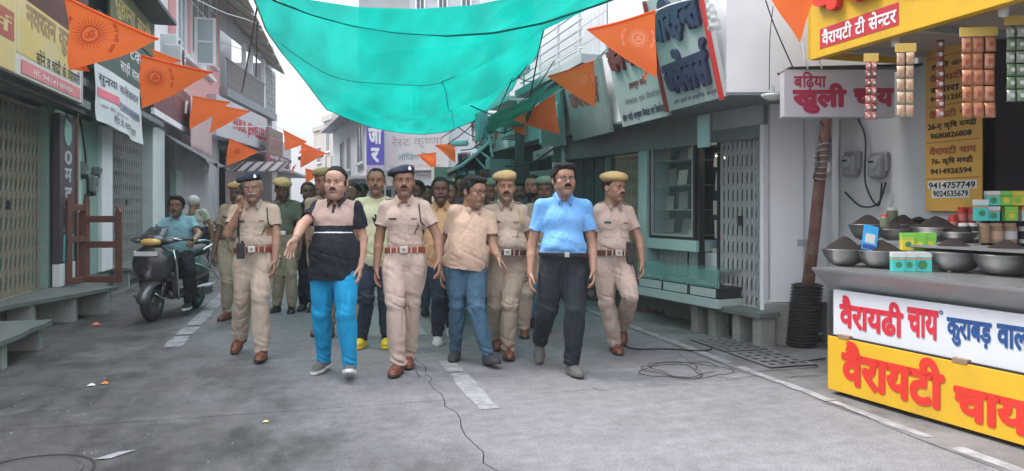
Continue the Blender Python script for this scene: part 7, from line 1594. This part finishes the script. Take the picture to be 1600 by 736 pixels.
# ---- pennants
def flagmat(nm, c, tr):
    m = M(nm, c, .7, 0, .05, 2, .1, 80); n = m.node_tree.nodes; l = m.node_tree.links; b = n['Principled BSDF']; o = [x for x in n if x.type == 'OUTPUT_MATERIAL'][0]
    t = n.new('ShaderNodeBsdfTranslucent'); t.inputs[0].default_value = (*[min(1, x*1.25) for x in c], 1); mx = n.new('ShaderNodeMixShader'); mx.inputs[0].default_value = tr; l.new(b.outputs[0], mx.inputs[1]); l.new(t.outputs[0], mx.inputs[2]); l.new(mx.outputs[0], o.inputs[0]); return m
FLG = flagmat('saffron_flag_cloth', (.90, .17, .035), .42); FLD = flagmat('saffron_print_dark', (.42, .05, .01), .2); FLL = flagmat('saffron_print_backlit', (.95, .45, .28), .3)  # last print: same emblem, backlight through the cloth put into its colour
def pennant(A_, B_, C_, t_, label, em=None, seed=1, group='orange pennants strung along the street', tb=0, tc=0, flat=.05):
    """A hoist corner, B fly tip, C lower hoist corner"""
    a, b, c = at(*A_, t_), at(*B_, t_+tb), at(*C_, t_+tc); root = thing('pennant', label, 'flag', a, 0, group); b, c = b-a, c-a; a = Vector((0, 0, 0)); nrm = (b-a).cross(c-a).normalized()
    if nrm.y > 0: nrm = -nrm
    L_ = (b-a).length
    def f(u, v):       # u hoist->fly, v top->bottom
        p = (a.lerp(c, v)).lerp(b, u); p = p+nrm*L_*flat*(math.sin(u*6+seed)*(.4+.6*v)*(1-u*.4)+.6*math.sin(v*7+seed*2+u*2)*(1-u)); p.z -= L_*.05*math.sin(math.pi*u)*(.2); return p
    nu, nv = 18, 12; mb = MB(); mb.open = True; mb.grid([[f(i/nu*.995, j/nv) for i in range(nu+1)] for j in range(nv+1)]); fo = mb.build('cloth', FLG, root, smooth=True)
    MB().tube([f(i/12*.99, 0)+nrm*.002 for i in range(13)], max(.006, L_*.014), 6).build('hem_tube', FLG, root, smooth=True)
    if em:
        u0, v0, r_, mt = em; ex = (f(u0+.02, v0)-f(u0-.02, v0)).normalized(); 
        if ex.dot(RT) < 0: ex = -ex
        ez = nrm.cross(ex).normalized(); ez = ez if ez.z > 0 else -ez; c0_ = f(u0, v0); rr_ = r_*L_
        def put(x, z, o=.005): 
            p = c0_+ex*x*rr_+ez*z*rr_; # follow the cloth: nearest point in (u,v) by linear map
            M2 = Matrix(((b-a).x, (c-a).x, nrm.x), ) if False else None
            d = p-a; bb = b-a; cc = c-a; G = Matrix(((bb.dot(bb), bb.dot(cc)), (bb.dot(cc), cc.dot(cc)))); s_ = G.inverted() @ Vector((d.dot(bb), d.dot(cc))); u = s_[0]; v = s_[1]/max(1-u, .02); q = f(max(0, min(.99, u)), max(0, min(1, v))); return q+nrm*o
        mb = MB(); mb.open = True; n = 28
        for k in range(n):
            al, be = 2*math.pi*k/n, 2*math.pi*(k+.42)/n; mid = (al+be)/2; mb.add([put(.52*math.cos(al), .52*math.sin(al)), put(.52*math.cos(be), .52*math.sin(be)), put(1.0*math.cos(mid), 1.0*math.sin(mid))], [(0, 1, 2)])
        for r1, r2 in ((.40, .48),):
            for k in range(32): al, be = 2*math.pi*k/32, 2*math.pi*(k+1)/32; mb.add([put(r1*math.cos(al), r1*math.sin(al)), put(r2*math.cos(al), r2*math.sin(al)), put(r2*math.cos(be), r2*math.sin(be)), put(r1*math.cos(be), r1*math.sin(be))], [(0, 1, 2, 3)])
        V, Fc = layout('ॐ', .01); x0 = min(p[0] for p in V); x1 = max(p[0] for p in V); y0 = min(p[1] for p in V); y1 = max(p[1] for p in V); k = .52/max(x1-x0, y1-y0); mb.add([put((p[0]-(x0+x1)/2)*k, (p[1]-(y0+y1)/2)*k) for p in V], Fc)
        V, Fc = layout('जय श्री राम', .01); x0 = min(p[0] for p in V); x1 = max(p[0] for p in V)
        for sg_ in (1, -1):
            vs = []
            for p in V:
                an = math.pi*(.5+sg_*.5)+(.62-1.24*(p[0]-x0)/(x1-x0)) ; rd = 1.18+(p[1])*.30; vs.append(put(rd*math.cos(an), rd*math.sin(an)))
            mb.add(vs, Fc)
        mb.build('sun_emblem', mt, root)
    return root
pennant((104, -4), (249, 62), (113, 112), 5.9, 'largest orange pennant with a dark sun emblem at upper left', (.24, .45, .19, FLD), 1)
pennant((219, 86), (334, 114), (222, 170), 7.9, 'second orange pennant over the white banner, with a faint sun emblem', (.20, .42, .17, FLD), 2.3)
p_ = pennant((107, 60), (140, 112), (112, 108), 5.95, 'lower folded tail of the largest orange pennant', None, 3)
p_['label'] = 'small folded orange tail hanging below the largest pennant'
pennant((239, 78), (286, 96), (240, 100), 8.6, 'orange pennant mostly hidden behind the second one by the air conditioner', None, 1)
pennant((301, 150), (361, 160), (297, 203), 13, 'plain orange pennant below the pink building wall', None, 1.5); pennant((336, 163), (392, 174), (327, 208), 14, 'orange pennant overlapping the red-lettered signboard', None, 3.5)
pennant((358, 216), (404, 238), (354, 259), 16, 'orange pennant hanging just under the red-lettered signboard', (.3, .4, .14, FLD), 2); pennant((443, 203), (480, 222), (446, 236), 21, 'far orange pennant beyond the red-lettered signboard', None, 1)
pennant((470, 222), (510, 240), (469, 262), 22, 'bright orange pennant left of the twin-post lamp', None, 4, flat=.08); pennant((476, 230), (500, 236), (466, 240), 21.5, 'small crumpled orange pennant above the bright one', None, 2, flat=.1); pennant((477, 263), (502, 269), (478, 287), 26, 'lowest orange pennant above the man in black', None, 2); pennant((457, 262), (463, 256), (455, 275), 27, 'tiny orange pennant left of the lowest one', None, 1)
pennant((1023, 18), (916, 47), (1025, 123), 6.4, 'orange pennant with sun emblem paled as if backlit before the navy-lettered signboard', (.25, .42, .17, FLL), 1.2); pennant((1010, 85), (1024, 88), (1005, 130), 6.45, 'small folded orange tail below the pennant on the navy-lettered signboard', None, 2)
pennant((928, 95), (855, 120), (930, 168), 8.6, 'orange pennant with marks paled as if backlit hanging left of the tilted signboards', (.25, .42, .15, FLL), 2.2); pennant((866, 148), (802, 188), (874, 210), 10.3, 'orange pennant in shade under the dark green net', None, 1, flat=.04); pennant((826, 182), (795, 198), (818, 212), 11.0, 'small orange pennant left of the shaded one', None, 3)
pennant((778, 205), (773, 207), (776, 220), 14.5, 'tiny orange pennant hanging above the black awning', None, 1)
pennant((711, 224), (679, 227), (712, 255), 17, 'orange pennant beside the white tube light', None, 1, flat=.08); pennant((682, 238), (652, 242), (681, 268), 17.5, 'orange pennant overlapping the white hoarding', None, 3, flat=.1)
pennant((1196, -14), (1275, -10), (1248, 68), 5.2, 'orange pennant hanging in at the top edge above the grey tea sign', None, 1.1)
for pts, lb in (([at(60, -40, 5.0), at(104, -4, 5.9), at(219, 86, 7.9), at(301, 150, 13), at(358, 195, 16), at(443, 203, 21), at(477, 250, 26)], 'thin cord carrying the pennants along the left side'), ([at(1300, -40, 5), at(1150, -12, 5.8), at(1023, 18, 6.4), at(928, 95, 8.6), at(866, 148, 10.3), at(778, 203, 14.5), at(711, 224, 17)], 'thin cord carrying the pennants along the right side'),
                ([at(250, -30, 12), at(346, 18, 17), at(400, 36, 22), at(448, 62, 30)], 'upper power wire crossing the balcony front on the left'), ([at(346, 66, 24), at(396, 83, 28), at(440, 94, 32)], 'lower power wire crossing the balcony front on the left')):
    cable(pts, .007 if 'cord' in lb else .012, lb, 'wire', METALG if 'wire' in lb else WHITEW)
for k_, (a_, b_) in enumerate([((402, 10, 14), (378, 145, 20)), ((402, 36, 14), (400, 120, 20))]): cable([at(*a_), at(*b_)], .018, ['slanting dark support rod in front of the balcony', 'upright dark support rod in front of the balcony'][k_], 'rod')
# ================================================================ THINGS CARRIED
hp_ = at(378, 296, 6.65); ph = thing('mobile_phone', 'black mobile phone held to the ear by the policeman in navy beret', 'phone', hp_, -YAW); MB().box(-.005, .005, -.030, .030, -.055, .055, Matrix.Rotation(R(-12), 4, 'Y') @ Matrix.Rotation(R(20), 4, 'X')).build('body', BLACK_LEATHER, ph, .004)
MB().box(-.0062, -.0052, -.026, .026, -.048, .048, Matrix.Rotation(R(-12), 4, 'Y') @ Matrix.Rotation(R(20), 4, 'X')).build('screen', GLASS, ph)
wt = thing('walkie_talkie', 'black radio with long aerial clipped at the belt of the policeman on the phone', 'radio', at(376, 392, 6.62), -YAW); P('body', wt, BLACK_LEATHER, -.032, .032, -.022, .022, -.07, .07, .006); MB().tube([(-.015, 0, .07), (-.018, 0, .30)], .007, 8).build('aerial', RUB, wt); MB().lathe([(.012, .07), (.012, .09), (.001, .09)], 10, c=(.015, 0, 0)).build('knob', RUB, wt); P('speaker_grille', wt, RUB, -.022, .022, -.026, -.0225, -.01, .045)
ho = thing('pistol_holster', 'black pistol holster on the belt of the policeman at the right', 'holster', at(985, 396, 6.92), -YAW); MB().prism([(-.03, -.10), (.025, -.10), (.04, .04), (.035, .11), (-.04, .11), (-.045, 0)], -.03, .03).build('case', BLACK_LEATHER, ho, .008); P('strap', ho, BLACK_LEATHER, -.045, .045, -.036, -.031, .04, .06)
sg_ = thing('sunglasses', 'folded dark sunglasses held in the hand of the man in sky blue shirt', 'sunglasses', at(923, 452, 6.05), -YAW)
for e in (-1, 1): MB().lathe([(.001, 0), (.028, 0), (.028, .004), (.001, .004)], 14, mat=Matrix.Translation((.0, 0, e*.032)) @ Matrix.Rotation(R(90), 4, 'X') @ Matrix.Rotation(R(20), 4, 'Y')).build('lens', BLACK_LEATHER, sg_)
MB().tube([(0, 0, .06), (.02, .02, .02), (.01, .03, -.06)], .003, 5).build('temple', BLACK_LEATHER, sg_)
pp = thing('folded_paper', 'folded white paper held by the policeman in olive green shirt', 'paper', at(431, 404, 9.5), -YAW); MB().box(-.05, .05, -.004, .004, -.10, .06, Matrix.Rotation(R(12), 4, 'Y')).build('sheet', CWH, pp)
# ================================================================ SCOOTER AND RIDER
fw = ground(238, 502); sc = thing('scooter', 'black scooter with pale side rails and amber headlamp cowl, ridden towards the camera', 'scooter', (fw.x, fw.y, 0), -YAW+R(0))
SBK = M('black_gloss_paint', (.035, .034, .040), .22, .0, .1, spec=.7); SGR = M('graphite_paint', (.12, .115, .125), .22, .5, .08); TYRE = M('tyre_rubber', (.022, .022, .023), .8, 0, .2, 30, .4, 200); CHR = M('chrome', (.68, .70, .70), .15, 1.0, .02); AMB = M('amber_lens', (.70, .45, .12), .12, 0, .05, spec=.7); SEATM = M('seat_vinyl', (.03, .03, .032), .55, bump=.2)
def wheel(y, par):
    w_ = new_ob('wheel', None, par); w_.location = (0, y, .235); mr = Matrix.Rotation(R(90), 4, 'Y')
    pr = [(.150, -.045), (.185, -.052), (.215, -.045), (.232, -.022), (.235, 0), (.232, .022), (.215, .045), (.185, .052), (.150, .045)]
    MB().lathe(pr, 36, mat=mr).build('tyre', TYRE, w_, smooth=True); MB().lathe([(.001, -.03), (.05, -.035), (.06, -.02), (.13, -.02), (.152, -.046), (.152, .046), (.13, .02), (.06, .02), (.05, .035), (.001, .03)], 24, mat=mr).build('rim', SGR, w_)
sc.scale = (1.02, 1, 1.0); wheel(0, sc); wheel(1.24, sc)
def sd(name, lo, hi, h, ops, mat, par=None, rel=1, cutz=None):
    s = SDF(lo, hi, h)
    for o in ops: getattr(s, o[0])(*o[1:])
    v, q = s.mesh(); v = relax(v, q, rel, .4); return np_ob(name, v, q, [mat], par or sc)
sd('front_mudguard', (-.14, -.34, .2), (.14, .3, .6), .010, [('rc', (0, -.21, .30), (0, .02, .44), .085, .105, .03), ('rc', (0, .02, .44), (0, .18, .36), .095, .085, .03), ('rc', (-.2, 0, .22), (.2, 0, .22), .225, .225, .0, 's')], SGR)
sd('front_apron', (-.30, -.20, .30), (.30, .34, 1.0), .011, [('ell', (0, .0, .70), (.235, .13, .24), .03), ('rc', (-.17, .06, .80), (.17, .06, .80), .07, .07, .05), ('rc', (-.14, .10, .52), (.14, .10, .52), .06, .06, .06), ('rc', (-.215, .12, .84), (-.19, .16, .34), .035, .03, .03), ('rc', (.215, .12, .84), (.19, .16, .34), .035, .03, .03), ('ell', (0, -.07, .60), (.07, .06, .12), .04)], SBK)
sd('nose_panel', (-.19, -.26, .45), (.19, .1, .92), .009, [('rc', (0, -.105, .56), (-.095, -.075, .80), .045, .028, .02), ('rc', (0, -.105, .56), (.095, -.075, .80), .045, .028, .02)], SGR)
P('number_plate', sc, M('number_plate_white', (.6, .6, .6), .5), -.15, .13, -.150, -.142, .80, .855, .003)
sd('headlamp_cowl', (-.32, -.16, .85), (.32, .30, 1.12), .010, [('ell', (0, .04, .975), (.17, .12, .075), .03), ('rc', (-.16, .09, .98), (-.26, .13, .99), .045, .028, .04), ('rc', (.16, .09, .98), (.26, .13, .99), .045, .028, .04)], SBK)
sd('headlamp', (-.2, -.2, .86), (.2, .1, 1.05), .008, [('ell', (0, -.035, .965), (.125, .065, .050), .02)], AMB)
for e in (-1, 1): sd('turn_signal', (min(0, e*.28), -.12, .88), (max(0, e*.28), .12, 1.06), .008, [('ell', (e*.185, .02, .975), (.055, .045, .028), .01)], M('smoky_lens', (.10, .11, .10), .1))
mb = MB(); mb.grid([[Vector((x_*(1-.3*k_/4), -.02+.045*k_+.10*(x_/.16)**2*.4, 1.02+.030*k_)) for x_ in (-.16, -.08, 0, .08, .16)] for k_ in range(5)], .004); mb.build('windscreen', M('smoke_acrylic', (.05, .06, .07), .08, alpha=.75, var=0), sc, smooth=True)
for e in (-1, 1):
    MB().tube([(e*.05, .10, 1.0), (e*.20, .13, 1.0), (e*.30, .20, .985), (e*.38, .27, .975)], [.016, .016, .018, .020], 8).build('handlebar_grip', RUB, sc, smooth=True); MB().tube([(e*.22, .08, 1.0), (e*.30, .12, .985), (e*.37, .20, .97)], .007, 6).build('brake_lever', CHR, sc)
    MB().tube([(e*.23, .05, .86), (e*.25, .08, .70), (e*.24, .14, .50), (e*.22, .20, .34), (e*.20, .26, .24)], .012, 8).build('apron_guard', CHR, sc, smooth=True)
    MB().tube([(e*.13, -.20, .36), (e*.155, -.10, .30), (e*.15, .05, .27), (e*.14, .16, .31)], .010, 8).build('mudguard_rail', CHR, sc, smooth=True)
    MB().tube([(e*.10, .0, .235), (e*.10, .06, .40), (e*.06, .12, .55)], .022, 8).build('fork_leg', SBK, sc, smooth=True)
    MB().tube([(e*.22, .62, .66), (e*.27, .85, .60), (e*.30, 1.10, .50), (e*.29, 1.30, .38), (e*.26, 1.05, .32), (e*.22, .75, .34)], .014, 8).build('side_guard_rail', CHR, sc, smooth=True)
    MB().tube([(e*.15, 1.10, .80), (e*.19, 1.32, .86), (e*.16, 1.52, .90), (0, 1.58, .91)], .016, 8).build('grab_rail', CHR, sc, smooth=True)
sd('floorboard', (-.26, .10, .18), (.26, .75, .42), .012, [('rc', (-.14, .2, .30), (-.14, .62, .28), .06, .06, .05), ('rc', (.14, .2, .30), (.14, .62, .28), .06, .06, .05), ('rc', (0, .2, .30), (0, .62, .28), .06, .06, .06)], SBK)
sd('rear_body', (-.28, .55, .26), (.28, 1.62, .86), .013, [('ell', (0, 1.02, .58), (.19, .46, .17), .05), ('rc', (0, 1.1, .66), (0, 1.48, .74), .13, .06, .05), ('rc', (-.12, .75, .48), (-.14, 1.2, .55), .09, .08, .05), ('rc', (.12, .75, .48), (.14, 1.2, .55), .09, .08, .05), ('rc', (-.3, 1.24, .22), (.3, 1.24, .22), .26, .26, 0, 's')], SBK)
sd('seat', (-.2, .6, .68), (.2, 1.5, .92), .012, [('rc', (0, .74, .76), (0, 1.4, .80), .085, .075, .03, 'u', (.65, 1, 1))], SEATM)
P('engine_case', sc, SGR, .06, .20, .95, 1.35, .18, .34, .04); MB().tube([(-.17, .9, .22), (-.19, 1.5, .28)], .05, 12).build('exhaust', SGR, sc, smooth=True)
person('man in turquoise polo shirt and glasses riding the black scooter', 9.75, 277, head=(276, 322), hip=(279, 397), sw=.170, yaw=2, hyaw=10, fat=1.04, arms=[((240, 362, -.06), (228, 371, -.42)), ((311, 366, -.06), (301, 379, -.42))],
       legs=[((266, 402, -.46), (268, 452, -.34), 0, 0), ((296, 424, -.30), (294, 472, -.16), 0, 10)], tone='tan', hairst='full', glasses=True, mous=.6, shirt=cloth('turquoise_jersey', (.22, .40, .45)), trous=BLACKC, tuck=False, hem=.04,
       shoes=('sneaker', SN_DARK, SOLEW), lod=1, hands=('fist', 'fist'))
# a second scooter half seen behind
s2 = thing('scooter', 'dark parked scooter mostly hidden behind the policemen on the left', 'scooter', (ground(345, 412).x, ground(345, 412).y, 0), -YAW+R(4))
for ch in list(sc.children):
    c = copy_tree(ch, s2)
# ---------------------------------------------------------------- thin haze volume added to lift the dark tones
hz = MB().box(-45, 60, -6, 110, -1.5, 24).build('lift_haze', bpy.data.materials.new('lift_haze'))
hz['kind'] = 'stuff'; _hm = hz.data.materials[0]; _hm.use_nodes = True; _hn = _hm.node_tree.nodes; _hl = _hm.node_tree.links; _hn.remove(_hn['Principled BSDF'])
_pv = _hn.new('ShaderNodeVolumePrincipled'); _pv.inputs['Color'].default_value = (.90, .93, .97, 1); _pv.inputs['Density'].default_value = .0016; _pv.inputs['Anisotropy'].default_value = .2
_hl.new(_pv.outputs[0], [x for x in _hn if x.type == 'OUTPUT_MATERIAL'][0].inputs['Volume']); SC.cycles.volume_bounces = 1
